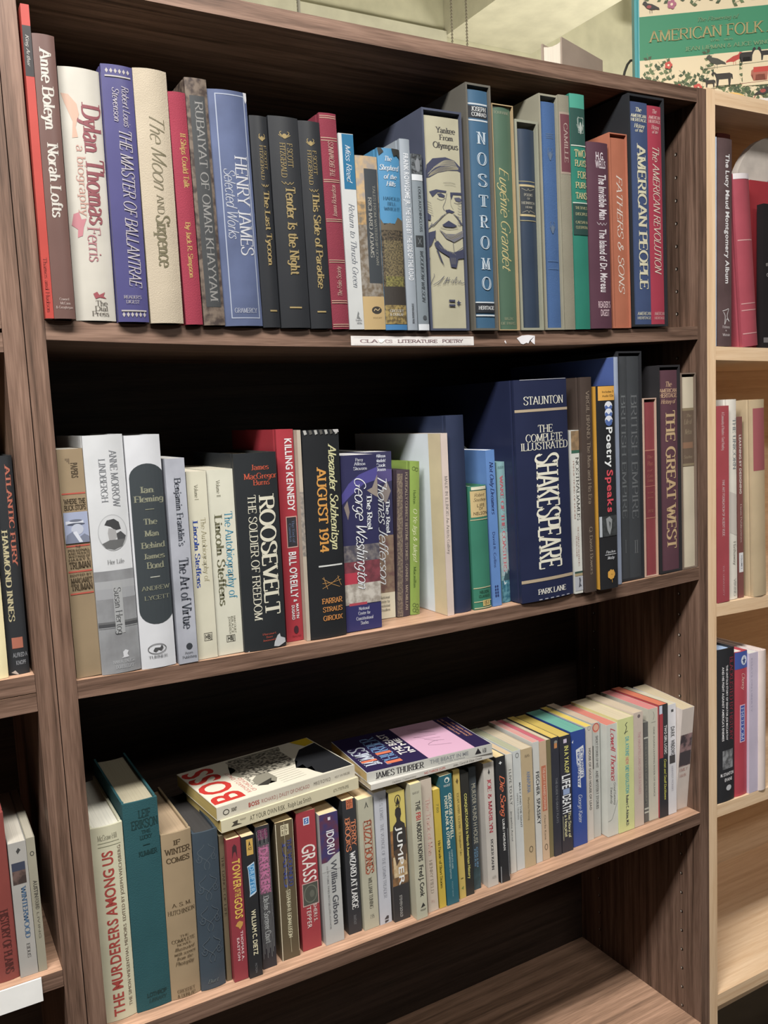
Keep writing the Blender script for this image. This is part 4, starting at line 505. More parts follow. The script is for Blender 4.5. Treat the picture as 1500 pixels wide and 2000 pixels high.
# ---- books on the middle shelf
B('paperback_book','light brown paperback with a small photo and red rules on its spine',(0.0018,0.0074,1.1263),-0.09,0.0251,0.2372,0.15,'p',(142,125,101),(185,181,170),0.0,[('r', 0.0075, 0.0085, 0.2276, 0.2255, (97,83,68)),('r', 0.009, 0.01, 0.2276, 0.2239, (97,83,68)),('r', 0.0105, 0.0115, 0.2276, 0.2224, (97,83,68)),('t', 'PAPERS', 'Sb', 0.0125, 0.0188, 0.2229, 0.2078, (74,63,49), 'd'),('r', 0.0013, 0.0243, 0.1926, 0.1911, (170,82,70)),('r', 0.0013, 0.0243, 0.1389, 0.1373, (170,82,70)),('r', 0.0013, 0.0243, 0.1124, 0.1107, (170,82,70)),('r', 0.0013, 0.0243, 0.0893, 0.0877, (170,82,70)),('t', 'WHERE THE', 'sl', 0.0025, 0.0238, 0.1864, 0.1817, (74,63,49), 'h'),('t', 'BUCK STOPS', 'sl', 0.0025, 0.0238, 0.1801, 0.1754, (74,63,49), 'h'),('t', 'THE', 'Sb', 0.01, 0.015, 0.1381, 0.1363, (74,63,49), 'h'),('t', 'PERSONAL', 'Sb', 0.0025, 0.0238, 0.1348, 0.1326, (74,63,49), 'h'),('t', 'AND PRIVATE', 'Sb', 0.0025, 0.0238, 0.1316, 0.1294, (74,63,49), 'h'),('t', 'WRITINGS OF', 'Sb', 0.0025, 0.0238, 0.1284, 0.1262, (74,63,49), 'h'),('t', 'HARRY S.', 'Sb', 0.0025, 0.0238, 0.1252, 0.123, (74,63,49), 'h'),('t', 'TRUMAN', 'sl', 0.0025, 0.0238, 0.1214, 0.115, (74,63,49), 'h'),('t', 'EDITED BY', 'Sb', 0.0025, 0.0238, 0.1091, 0.107, (74,63,49), 'h'),('t', 'MARGARET', 'sl', 0.0025, 0.0238, 0.1049, 0.1, (74,63,49), 'h'),('t', 'TRUMAN', 'sl', 0.0025, 0.0238, 0.0984, 0.0925, (74,63,49), 'h'),('r', 0.001, 0.0246, 0.1728, 0.141, (148,156,180)),('r', 0.0025, 0.02, 0.1638, 0.1606, (195,199,209)),('e', 0.0063, 0.0188, 0.1654, 0.1627, (100,104,119)),('e', 0.0038, 0.0213, 0.1617, 0.159, (76,81,95)),('e', 0.0075, 0.0195, 0.1606, 0.1495, (173,178,192)),('p', [(0.001, 0.141),(0.0025, 0.1495),(0.0088, 0.1532),(0.015, 0.1469),(0.02, 0.1501),(0.0246, 0.1469),(0.0246, 0.141)], (113,119,137)),('p', [(0.0088, 0.1522),(0.0125, 0.1532),(0.018, 0.1416),(0.0145, 0.1416)], (195,199,209))],group='books on the middle shelf')
B('hardcover_book','tall white hardcover with an oval portrait and grey lower half',(0.0272,0.0022,1.1255),-0.09,0.0402,0.2504,0.16,'h',(195,197,200),(180,179,173),0.003,[('t', 'ANNE MORROW', 'rm', 0.0249, 0.0322, 0.2347, 0.1751, (115,118,123), 'd'),('t', 'LINDBERGH', 'rm', 0.0137, 0.0201, 0.2263, 0.181, (115,118,123), 'd'),('e', 0.0072, 0.037, 0.1682, 0.1302, (166,168,171)),('e', 0.008, 0.0362, 0.1671, 0.1313, (189,191,194)),('p', [(0.0141, 0.1575),(0.0169, 0.1623),(0.0241, 0.1634),(0.029, 0.1596),(0.0306, 0.1521),(0.0249, 0.1511),(0.0201, 0.1553)], (59,60,62)),('p', [(0.0181, 0.1543),(0.0249, 0.1521),(0.0265, 0.1446),(0.0221, 0.1393),(0.0177, 0.142),(0.0169, 0.1489)], (151,151,152)),('p', [(0.0257, 0.1478),(0.0302, 0.15),(0.0354, 0.1446),(0.0338, 0.1404),(0.0265, 0.1404)], (70,71,73)),('p', [(0.0105, 0.1383),(0.0181, 0.1415),(0.0346, 0.1415),(0.0306, 0.134),(0.0221, 0.1313),(0.0141, 0.1334)], (94,95,96)),('t', 'Her Life', 'rm', 0.0141, 0.0314, 0.121, 0.1167, (118,120,121), 'h'),('r', 0.0, 0.0402, 0.1096, 0.109, (118,120,123)),('n', 0.0, 0.0402, 0.1091, -0.0022, (137,139,142), (122,123,126), 8),('r', 0.0, 0.0402, 0.0989, 0.0907, (152,154,157)),('r', 0.0, 0.0402, 0.0907, 0.0798, (145,147,151)),('r', 0.0, 0.0402, 0.0558, 0.0536, (96,97,99)),('r', 0.0, 0.0402, 0.0536, 0.0503, (70,71,74)),('r', 0.0, 0.0402, 0.0492, 0.0487, (104,105,108)),('r', 0.0169, 0.0265, 0.0967, 0.0426, (154,156,158)),('t', 'Susan Hertog', 'rm', 0.0181, 0.0249, 0.0913, 0.0415, (70,71,73), 'd'),('p', [(0.0201, 0.0156),(0.0225, 0.0173),(0.0221, 0.0222),(0.0249, 0.0244),(0.0282, 0.0227),(0.0265, 0.0195),(0.0282, 0.0162)], (195,197,202)),('t', 'NAN A. TALESE', 'rm', 0.0113, 0.0342, 0.0139, 0.0106, (172,174,178), 'h'),('t', 'DOUBLEDAY', 'rm', 0.0137, 0.033, 0.0084, 0.005, (172,174,178), 'h')],group='books on the middle shelf')
B('hardcover_book','tall white hardcover with a charcoal rounded panel filling its spine',(0.0679,0.0001,1.1244),0.04,0.0369,0.2494,0.16,'h',(199,201,206),(181,180,174),0.003,[('p', [(0.0387, 0.2045),(0.0381, 0.2084),(0.0363, 0.212),(0.0333, 0.2151),(0.0295, 0.2175),(0.0251, 0.219),(0.0203, 0.2195),(0.0155, 0.219),(0.0111, 0.2175),(0.0072, 0.2151),(0.0043, 0.212),(0.0025, 0.2084),(0.0018, 0.2045),(0.0018, 0.0632),(0.0025, 0.0592),(0.0043, 0.0554),(0.0072, 0.0521),(0.0111, 0.0497),(0.0155, 0.0481),(0.0203, 0.0476),(0.0251, 0.0481),(0.0295, 0.0497),(0.0333, 0.0521),(0.0363, 0.0554),(0.0381, 0.0592),(0.0387, 0.0632)], (56,62,66)),('t', 'Ian', 'rb', 0.0118, 0.0266, 0.1953, 0.1888, (130,131,113), 'h'),('t', 'Fleming', 'rb', 0.0044, 0.0362, 0.1856, 0.1791, (130,131,113), 'h'),('t', 'The', 'rb', 0.0129, 0.0277, 0.1612, 0.1552, (130,131,113), 'h'),('t', 'Man', 'rb', 0.0125, 0.0288, 0.1487, 0.1426, (130,131,113), 'h'),('t', 'Behind', 'rb', 0.0081, 0.0347, 0.1361, 0.13, (130,131,113), 'h'),('t', 'James', 'rb', 0.0103, 0.0332, 0.1241, 0.1186, (130,131,113), 'h'),('t', 'Bond', 'rb', 0.0122, 0.0317, 0.1147, 0.1081, (130,131,113), 'h'),('r', 0.0155, 0.0251, 0.1715, 0.1707, (130,131,113)),('r', 0.0155, 0.0258, 0.0993, 0.0981, (155,157,149)),('t', 'ANDREW', 'rm', 0.0052, 0.0362, 0.0893, 0.0848, (130,131,113), 'h'),('t', 'LYCETT', 'rm', 0.0074, 0.0347, 0.0787, 0.0744, (130,131,113), 'h'),('o', 0.0074, 0.0266, 0.0262, 0.0156, (83,84,86), 0.7),('p', [(0.0125, 0.019),(0.0148, 0.0223),(0.0203, 0.0218),(0.0221, 0.0246),(0.0236, 0.0218),(0.0214, 0.0184),(0.0184, 0.0201),(0.0155, 0.0178)], (71,72,74)),('t', 'TURNER', 'rm', 0.0074, 0.028, 0.0139, 0.0111, (95,97,99), 'h')],group='books on the middle shelf')
B('paperback_book','pale grey paperback with dark serif title in two lines reading downward',(0.1074,-0.0001,1.1234),0.1,0.0212,0.2239,0.14,'p',(164,167,177),(187,185,180),0.0,[('t', "Benjamin Franklin's", 'rb', 0.0089, 0.0157, 0.2034, 0.1288, (69,73,82), 'd'),('t', 'The Art of Virtue', 'rb', 0.0076, 0.0178, 0.116, 0.0375, (69,73,82), 'd'),('e', 0.0089, 0.0159, 0.0221, 0.0147, (53,57,63)),('t', 'Acorn', 'rm', 0.0068, 0.0159, 0.0129, 0.0101, (80,84,91), 'h'),('t', 'Publishing', 'rm', 0.0038, 0.0195, 0.0084, 0.0055, (80,84,91), 'h')],noise=1,group='books on the middle shelf')
B('paperback_book','slimmer cream paperback with blue name lettering, beside its thicker matching volume',(0.1307,0.0058,1.1229),0.21,0.0223,0.2083,0.135,'p',(199,196,178),(197,190,173),0.0,[('t', 'Volume I', 'rm', 0.008, 0.0121, 0.194, 0.1772, (110,108,90), 'd'),('t', 'The Autobiography of', 'rm', 0.0129, 0.0183, 0.157, 0.086, (157,151,123), 'd'),('t', 'Lincoln Steffens', 'rb', 0.004, 0.0094, 0.1553, 0.0802, (54,74,143), 'd'),('f', 0.008, 0.0174, 0.0289, 0.0201, (85,83,76), 0.5),('t', 'HBJ', 'Sb', 0.0094, 0.0161, 0.0271, 0.0219, (54,53,50), 'h')],group='books on the middle shelf')
B('paperback_book','thicker cream paperback with teal and olive lettering, left of the black volume',(0.1542,0.0084,1.1225),0.25,0.03,0.2088,0.135,'p',(201,200,185),(185,179,162),0.0,[('t', 'Volume II', 'rm', 0.0102, 0.0144, 0.1973, 0.1785, (111,109,91), 'd'),('t', 'The Autobiography of', 'rm', 0.0174, 0.0264, 0.1614, 0.063, (68,134,161), 'd'),('t', 'Lincoln Steffens', 'rb', 0.006, 0.0144, 0.1596, 0.056, (99,98,77), 'd'),('t', 'HARCOURT', 'Ss', 0.0204, 0.0228, 0.043, 0.0237, (124,122,107), 'd'),('t', 'BRACE', 'Ss', 0.0174, 0.0198, 0.043, 0.0237, (124,122,107), 'd'),('t', 'JOVANOVICH', 'Ss', 0.0144, 0.0168, 0.043, 0.0237, (124,122,107), 'd'),('f', 0.0108, 0.021, 0.0219, 0.0142, (86,84,77), 0.5),('t', 'HBJ', 'Sb', 0.0123, 0.0195, 0.0207, 0.016, (54,54,50), 'h')],group='books on the middle shelf')
B('hardcover_book','wide black hardcover with orange red author and huge cream title letters',(0.1845,0.0023,1.122),0.28,0.051,0.2253,0.15,'h',(42,45,48),(181,175,156),0.003,[('t', 'James', 'rm', 0.0194, 0.0408, 0.2121, 0.2063, (190,86,63), 'h'),('t', 'MacGregor', 'rm', 0.0102, 0.05, 0.2024, 0.1961, (190,86,63), 'h'),('t', 'Burns', 'rm', 0.0204, 0.0408, 0.1949, 0.1891, (190,86,63), 'h'),('t', 'ROOSEVELT', 'rb', 0.0265, 0.0449, 0.1782, 0.0392, (206,203,186), 'd'),('t', 'THE SOLDIER OF FREEDOM', 'rm', 0.0133, 0.0224, 0.1782, 0.0344, (206,203,186), 'd'),('t', 'Harcourt', 'rm', 0.0214, 0.0383, 0.0189, 0.0165, (165,78,64), 'h'),('t', 'Brace', 'rm', 0.0255, 0.0337, 0.0153, 0.0129, (165,78,64), 'h'),('t', 'Jovanovich', 'rm', 0.0214, 0.0383, 0.0117, 0.0093, (165,78,64), 'h'),('p', [(0.0357, 0.0069),(0.0398, 0.0141),(0.0428, 0.0159),(0.0439, 0.0117),(0.0495, 0.0093),(0.05, 0.0045),(0.0408, 0.0009),(0.0347, 0.0021)], (180,183,187)),('r', 0.0026, 0.0485, 0.2264, 0.2253, (125,123,122)),('p', [(0.0, -0.0015),(0.0051, 0.0009),(0.0041, -0.0027)], (201,203,208))],group='books on the middle shelf')
B('hardcover_book','red hardcover with white sans lettering and a small black boxed subtitle',(0.2423,0.018,1.1209),0.34,0.0214,0.2504,0.15,'h',(157,55,64),(187,184,172),0.001,[('t', 'KILLING KENNEDY', 'Sb', 0.0099, 0.0184, 0.2397, 0.155, (214,213,214), 'd'),('r', 0.0064, 0.0204, 0.149, 0.1118, (191,150,141)),('r', 0.0073, 0.0195, 0.1478, 0.113, (48,47,52)),('t', 'The End of', 'rm', 0.0137, 0.0167, 0.1441, 0.1174, (90,104,132), 'd'),('t', 'Camelot', 'rm', 0.0094, 0.0124, 0.1405, 0.1186, (90,104,132), 'd'),('t', "BILL O'REILLY", 'Sb', 0.0077, 0.0167, 0.1069, 0.052, (214,213,214), 'd'),('t', '&', 'Sb', 0.0107, 0.015, 0.0502, 0.0471, (214,213,214), 'd'),('t', 'MARTIN', 'Sb', 0.0133, 0.0167, 0.0446, 0.0272, (214,213,214), 'd'),('t', 'DUGARD', 'Sb', 0.0077, 0.0112, 0.0434, 0.026, (214,213,214), 'd'),('e', 0.009, 0.015, 0.0185, 0.0091, (62,36,44)),('t', 'Henry Holt', 'rm', 0.0064, 0.0182, 0.0072, 0.0053, (113,39,47), 'h')],group='books on the middle shelf')
B('paperback_book','thin beige spine squeezed between the red hardcover and wide black hardcover',(0.2641,0.01,1.1206),0.47,0.0046,0.2491,0.14,'p',(179,168,153),(185,181,170),0.0,[('n', 0.0, 0.0046, 0.1774, 0.1013, (158,149,139), (122,117,113), 60)],group='books on the middle shelf')
B('hardcover_book','black hardcover with orange and pale yellow lettering reading down, torn top edge',(0.2689,0.007,1.1211),0.75,0.0471,0.2478,0.15,'h',(37,39,42),(178,171,155),0.002,[('t', 'Alexander Solzhenitsyn', 'ib', 0.032, 0.0424, 0.2314, 0.105, (201,199,156), 'd'),('t', 'AUGUST 1914', 'sl', 0.016, 0.0273, 0.2044, 0.1032, (197,143,75), 'd'),('r', 0.0132, 0.0447, 0.0878, 0.086, (202,204,202)),('k', [(0.0169, 0.0724),(0.0285, 0.065),(0.04, 0.06)], (174,133,83), 0.6),('k', [(0.0169, 0.06),(0.0285, 0.065),(0.04, 0.0724)], (174,133,83), 0.6),('k', [(0.0169, 0.0662),(0.0297, 0.0662),(0.0424, 0.0687)], (174,133,83), 0.6),('k', [(0.0188, 0.0736),(0.0212, 0.065),(0.0235, 0.0588)], (174,133,83), 0.6),('k', [(0.0377, 0.0736),(0.04, 0.0662),(0.0424, 0.0613)], (174,133,83), 0.6),('t', 'FARRAR', 'sl', 0.0151, 0.0433, 0.0476, 0.0414, (190,130,76), 'h'),('t', 'STRAUS', 'sl', 0.016, 0.0424, 0.0371, 0.0316, (190,130,76), 'h'),('t', 'GIROUX', 'sl', 0.016, 0.0424, 0.0266, 0.021, (190,130,76), 'h'),('p', [(0.0009, 0.2475),(0.0042, 0.2481),(0.0056, 0.2433),(0.0024, 0.2421)], (162,162,159)),('p', [(0.0075, 0.2475),(0.0108, 0.2481),(0.0122, 0.2433),(0.0089, 0.2421)], (83,82,79)),('p', [(0.0141, 0.2475),(0.0174, 0.2481),(0.0188, 0.2433),(0.0155, 0.2421)], (162,162,159)),('p', [(0.0207, 0.2475),(0.024, 0.2481),(0.0254, 0.2433),(0.0221, 0.2421)], (83,82,79)),('p', [(0.0273, 0.2475),(0.0306, 0.2481),(0.032, 0.2433),(0.0287, 0.2421)], (162,162,159)),('p', [(0.0339, 0.2475),(0.0372, 0.2481),(0.0386, 0.2433),(0.0353, 0.2421)], (83,82,79)),('p', [(0.0405, 0.2475),(0.0438, 0.2481),(0.0452, 0.2433),(0.0419, 0.2421)], (162,162,159)),('p', [(0.0377, 0.2492),(0.0461, 0.2486),(0.0471, 0.2445),(0.0405, 0.2445)], (182,181,181))],group='books on the middle shelf')
B('paperback_book','navy and flag patterned paperback with white script, in front of its twin',(0.3186,0.0139,1.1208),1.0,0.0493,0.2155,0.15,'p',(50,50,83),(200,198,198),0.0,[('p', [(0.0, 0.1687),(0.0099, 0.1812),(0.0246, 0.1917),(0.0493, 0.1998),(0.0493, 0.1843),(0.0296, 0.1793),(0.0123, 0.1668),(0.0, 0.1563)], (77,73,137)),('p', [(0.0345, 0.1718),(0.0419, 0.1749),(0.0493, 0.1905),(0.0493, 0.1625),(0.0419, 0.1668)], (141,131,123)),('p', [(0.0025, 0.1532),(0.0074, 0.1606),(0.0099, 0.1469),(0.0074, 0.1375)], (128,118,113)),('n', 0.0, 0.0493, 0.1061, 0.0859, (118,113,113), (76,74,85), 30),('n', 0.0, 0.0493, 0.0859, 0.0585, (101,58,65), (126,67,76), 30),('r', 0.0, 0.0172, 0.0725, 0.0573, (170,59,75)),('n', 0.0, 0.0493, 0.0585, 0.0331, (191,186,178), (147,140,131), 25),('r', 0.0049, 0.0296, 0.035, 0.0312, (163,69,82)),('r', 0.0, 0.0493, 0.0318, -0.0029, (49,49,95)),('t', 'Parry', 'rm', 0.0197, 0.0305, 0.2115, 0.2078, (213,216,225), 'h'),('t', 'Allison', 'rm', 0.0177, 0.0335, 0.2066, 0.2029, (213,216,225), 'h'),('t', 'Skousen', 'rm', 0.0168, 0.0355, 0.201, 0.1973, (213,216,225), 'h'),('t', 'National', 'rm', 0.0177, 0.0325, 0.0293, 0.0254, (213,216,225), 'h'),('t', 'Center for', 'rm', 0.0168, 0.0335, 0.0235, 0.0196, (213,216,225), 'h'),('t', 'Constitutional', 'rm', 0.0138, 0.0374, 0.0171, 0.0132, (213,216,225), 'h'),('t', 'Studies', 'rm', 0.0197, 0.0305, 0.0113, 0.0074, (213,216,225), 'h'),('t', 'The Real', 'rb', 0.0335, 0.0404, 0.1668, 0.1231, (216,220,225), 'd'),('t', 'George Washington', 'sc', 0.0177, 0.0325, 0.1874, 0.051, (222,225,230), 'd')],group='books on the middle shelf')
B('paperback_book','navy and brown patterned paperback with white script, half hidden behind its twin',(0.3695,0.05,1.1203),1.2,0.0392,0.2161,0.15,'p',(60,60,91),(204,205,204),0.0,[('p', [(0.0, 0.1851),(0.0196, 0.195),(0.0392, 0.193),(0.0392, 0.1785),(0.0196, 0.1752),(0.0, 0.1685)], (85,78,127)),('p', [(0.0196, 0.1619),(0.0313, 0.1785),(0.0372, 0.1653),(0.0294, 0.1486)], (146,137,134)),('n', 0.0, 0.0392, 0.1085, 0.0337, (119,93,89), (150,130,111), 20),('r', 0.0, 0.0392, 0.0337, -0.0004, (225,219,197)),('t', 'Allison', 'rm', 0.0165, 0.0306, 0.2128, 0.2089, (239,245,255), 'h'),('t', 'Maxfield', 'rm', 0.0165, 0.0306, 0.2068, 0.2029, (239,245,255), 'h'),('t', 'Cook', 'rm', 0.0165, 0.0306, 0.201, 0.197, (239,245,255), 'h'),('t', 'Skousen', 'rm', 0.0165, 0.0306, 0.1957, 0.1917, (239,245,255), 'h'),('t', 'The Real', 'rb', 0.029, 0.0345, 0.1539, 0.1106, (243,249,255), 'd'),('t', 'Thomas Jefferson', 'sc', 0.018, 0.0306, 0.1838, 0.0445, (243,249,255), 'd'),('t', 'National', 'rm', 0.0165, 0.0313, 0.0296, 0.0262, (120,119,110), 'h'),('t', 'Center for', 'rm', 0.0165, 0.0313, 0.0242, 0.0207, (120,119,110), 'h'),('t', 'Constitutional', 'rm', 0.0165, 0.0313, 0.0187, 0.0153, (120,119,110), 'h'),('t', 'Studies', 'rm', 0.0165, 0.0313, 0.0133, 0.0098, (120,119,110), 'h')],group='books on the middle shelf')
B('hardcover_book','short dark purple hardcover with patterned hinge and tiny pale capitals',(0.409,0.044,1.1202),2.6,0.0194,0.1913,0.125,'h',(73,62,71),(220,211,195),0.002,[('n', 0.0004, 0.0077, 0.1863, 0.0, (90,79,76), (129,116,102), 120),('t', 'POLITICALLY CORRECT BEDTIME STORIES : GARNER : MACMILLAN', 'rm', 0.0116, 0.0155, 0.1883, 0.0081, (178,165,147), 'd')],group='books on the middle shelf')
B('hardcover_book','thin lime green hardcover with curly ornaments beside the dark purple one',(0.4286,0.044,1.1199),2.6,0.0143,0.2012,0.125,'h',(131,155,80),(214,210,192),0.0015,[('t', 'Hudson', 'rm', 0.0043, 0.0079, 0.1639, 0.146, (77,100,50), 'd'),('t', 'O Ye Jigs & Juleps!', 'it', 0.0043, 0.01, 0.1393, 0.0692, (211,217,179), 'd'),('t', 'Macmillan', 'rm', 0.0043, 0.0079, 0.0638, 0.0355, (77,100,50), 'd'),('o', 0.0029, 0.0072, 0.1943, 0.1896, (77,91,55), 0.5),('o', 0.0072, 0.0115, 0.1929, 0.1883, (77,91,55), 0.5),('o', 0.0029, 0.0072, 0.0152, 0.0106, (77,91,55), 0.5),('o', 0.0072, 0.0115, 0.0139, 0.0092, (77,91,55), 0.5),('o', 0.0029, 0.0072, 0.0085, 0.0038, (77,91,55), 0.5),('o', 0.0072, 0.0115, 0.0072, 0.0024, (77,91,55), 0.5)],group='books on the middle shelf')
B('paperback_book','large pale paperback with blush spine and a tan strip along its visible cover',(0.4643,0.0102,1.1192),-0.17,0.0099,0.2363,0.235,'p',(208,193,185),(232,229,221),0.0,[('t', 'MADE IN ILLINOIS An Artists Gallery', 'rm', 0.0035, 0.0075, 0.1819, 0.0806, (131,125,122), 'd')],side=[(0.0, 0.03, (216,201,168)), (0.03, 0.235, (225,233,241))],group='books on the middle shelf')
B('hardcover_book','plain glossy navy hardcover standing right of the pale paperback with blush spine',(0.4783,0.0134,1.1193),-0.55,0.0268,0.258,0.225,'h',(47,55,79),(213,209,193),0.0025,[],group='books on the middle shelf')
B('hardcover_book','small green hardcover with tan label and gold rules in front of pale blue paperback',(0.509,0.012,1.1194),-0.91,0.0277,0.1647,0.11,'h',(62,123,103),(236,228,202),0.0025,[('r', 0.0014, 0.0271, 0.1589, 0.1235, (194,173,128)),('r', 0.0014, 0.0271, 0.1602, 0.1582, (60,107,86)),('t', 'Robert', 'it', 0.0069, 0.0235, 0.1547, 0.1506, (79,69,51), 'h'),('t', 'Southey', 'it', 0.0055, 0.0263, 0.1484, 0.1444, (79,69,51), 'h'),('t', 'LIFE', 'Ss', 0.0105, 0.0227, 0.1409, 0.1367, (79,69,51), 'h'),('t', 'OF', 'Ss', 0.0133, 0.0194, 0.1361, 0.1326, (79,69,51), 'h'),('t', 'NELSON', 'Ss', 0.005, 0.0271, 0.1305, 0.1264, (79,69,51), 'h'),('r', 0.0, 0.0277, 0.1207, 0.1196, (187,182,148)),('r', 0.0, 0.0277, 0.0295, 0.0283, (187,182,148)),('r', 0.0, 0.0277, 0.011, 0.0099, (187,182,148)),('r', 0.0, 0.0277, 0.0025, 0.0013, (187,182,148)),('t', 'NELSON', 'Sb', 0.0083, 0.0235, 0.0253, 0.0217, (46,85,68), 'h'),('t', 'CLASSICS', 'Sb', 0.0069, 0.0249, 0.0195, 0.0161, (46,85,68), 'h'),('r', 0.0125, 0.0249, 0.0118, 0.0039, (191,173,116)),('t', '151', 'Sb', 0.0152, 0.0221, 0.0103, 0.0053, (92,79,50), 'h'),('r', 0.0028, 0.0263, 0.1637, 0.1595, (214,210,189))],group='books on the middle shelf')
B('paperback_book','light blue paperback with navy lettering standing behind the small green hardcover',(0.5398,0.014,1.1195),-1.32,0.0142,0.2101,0.14,'p',(100,137,194),(241,240,239),0.0,[('t', 'Not Only Dreamers', 'ib', 0.0054, 0.0111, 0.1947, 0.124, (44,57,104), 'd'),('t', 'David R. Collins', 'Ss', 0.0048, 0.0088, 0.1006, 0.0528, (44,57,104), 'd'),('e', 0.004, 0.0065, 0.0284, 0.0249, (44,57,104)),('e', 0.0074, 0.0099, 0.0284, 0.0249, (44,57,104)),('e', 0.004, 0.0065, 0.0242, 0.0207, (44,57,104)),('e', 0.0074, 0.0099, 0.0242, 0.0207, (44,57,104)),('e', 0.004, 0.0065, 0.02, 0.0165, (44,57,104)),('e', 0.0074, 0.0099, 0.02, 0.0165, (44,57,104)),('e', 0.004, 0.0065, 0.0159, 0.0123, (44,57,104)),('e', 0.0074, 0.0099, 0.0159, 0.0123, (44,57,104))],group='books on the middle shelf')
B('hardcover_book','pale aqua hardcover with coral lettering and painted sea at its foot',(0.5625,0.0226,1.1197),-1.04,0.0134,0.1921,0.12,'h',(141,179,183),(204,201,190),0.001,[('t', 'AVERY', 'rm', 0.0013, 0.0121, 0.1866, 0.1831, (72,103,109), 'h'),('n', 0.0, 0.0134, 0.0969, 0.0368, (174,193,191), (154,179,187), 20),('t', 'WAKE OF THE COASTERS', 'rb', 0.004, 0.0089, 0.1749, 0.0425, (191,104,114), 'd'),('p', [(0.0, 0.0261),(0.004, 0.0347),(0.0067, 0.0432),(0.0087, 0.039),(0.0114, 0.0461),(0.0134, 0.0418),(0.0134, 0.0261)], (61,86,96)),('n', 0.0, 0.0134, 0.0304, -0.001, (50,100,123), (97,147,161), 50),('p', [(0.0027, 0.0333),(0.0047, 0.0276),(0.0081, 0.0276),(0.004, 0.0247)], (208,219,223))],group='books on the middle shelf')
B('hardcover_book','very wide navy hardcover with huge cream title letters and tan rules',(0.5762,-0.005,1.1206),-0.89,0.0896,0.2983,0.235,'h',(39,45,73),(199,192,172),0.003,[('t', 'STAUNTON', 'rm', 0.0143, 0.0824, 0.2756, 0.2654, (225,223,207), 'h'),('r', 0.0, 0.0896, 0.2593, 0.2558, (175,159,136)),('t', 'THE', 'rm', 0.0358, 0.0609, 0.2375, 0.2278, (225,223,207), 'h'),('t', 'COMPLETE', 'rm', 0.0152, 0.0788, 0.2258, 0.2162, (225,223,207), 'h'),('t', 'ILLUSTRATED', 'rm', 0.0072, 0.0878, 0.2148, 0.2052, (225,223,207), 'h'),('t', 'SHAKESPEARE', 'rb', 0.0304, 0.0681, 0.1997, 0.0429, (225,223,207), 'd'),('r', 0.0, 0.0896, 0.0308, 0.0265, (175,159,136)),('t', 'PARK LANE', 'rb', 0.0251, 0.0752, 0.0158, 0.0086, (215,214,206), 'h'),('r', 0.009, 0.0878, 0.2993, 0.2976, (176,179,191)),('r', 0.0269, 0.0322, 0.0022, 0.0008, (162,165,176)),('r', 0.0367, 0.0421, 0.0022, 0.0008, (162,165,176)),('r', 0.0466, 0.0519, 0.0022, 0.0008, (162,165,176)),('r', 0.0564, 0.0618, 0.0022, 0.0008, (162,165,176)),('r', 0.0663, 0.0716, 0.0022, 0.0008, (162,165,176)),('r', 0.0761, 0.0815, 0.0022, 0.0008, (162,165,176))],group='books on the middle shelf')
B('paperback_book','narrow white spine with tan top and green bands beside the wide navy volume',(0.6689,-0.003,1.1209),-0.55,0.0142,0.2277,0.14,'p',(210,211,205),(222,218,207),0.0,[('n', 0.0, 0.0142, 0.227, 0.2005, (153,127,97), (125,106,83), 30),('r', 0.0, 0.0142, 0.2005, 0.1963, (59,97,81)),('t', 'NOSTRADAMUS', 'rm', 0.0071, 0.0125, 0.1913, 0.1031, (78,78,76), 'd'),('t', 'PREDICTIONS OF DOOM', 'rm', 0.0021, 0.0043, 0.1865, 0.1053, (170,133,123), 'd'),('t', 'THE COMPLETE PROPHECIES', 'rm', 0.0071, 0.0094, 0.0946, 0.0386, (185,154,144), 'd'),('t', 'PETER LORIE', 'rm', 0.0036, 0.0057, 0.0817, 0.0516, (185,154,144), 'd'),('r', 0.0, 0.0142, 0.0314, 0.0285, (58,83,77)),('r', 0.0, 0.0142, 0.0285, 0.0249, (164,150,120)),('r', 0.0, 0.0142, 0.0241, 0.0039, (176,179,187)),('p', [(0.0064, 0.0082),(0.0078, 0.0169),(0.0071, 0.0219),(0.0092, 0.0227),(0.0107, 0.0184),(0.0092, 0.014),(0.0121, 0.0096),(0.0099, 0.0096)], (82,84,93))],group='books on the middle shelf')
B('hardcover_book','dark brown tall hardcover with faded tan lettering left of the black poetry book',(0.6837,-0.0088,1.1212),-0.62,0.0202,0.2989,0.22,'h',(75,64,59),(209,201,182),0.001,[('t', 'VIRGIL BRAND: The Man and His Era', 'rm', 0.0091, 0.0153, 0.2809, 0.1245, (144,130,116), 'd'),('t', 'Q. David Bowers', 'rm', 0.0091, 0.0145, 0.0923, 0.0249, (144,130,116), 'd')],group='books on the middle shelf')
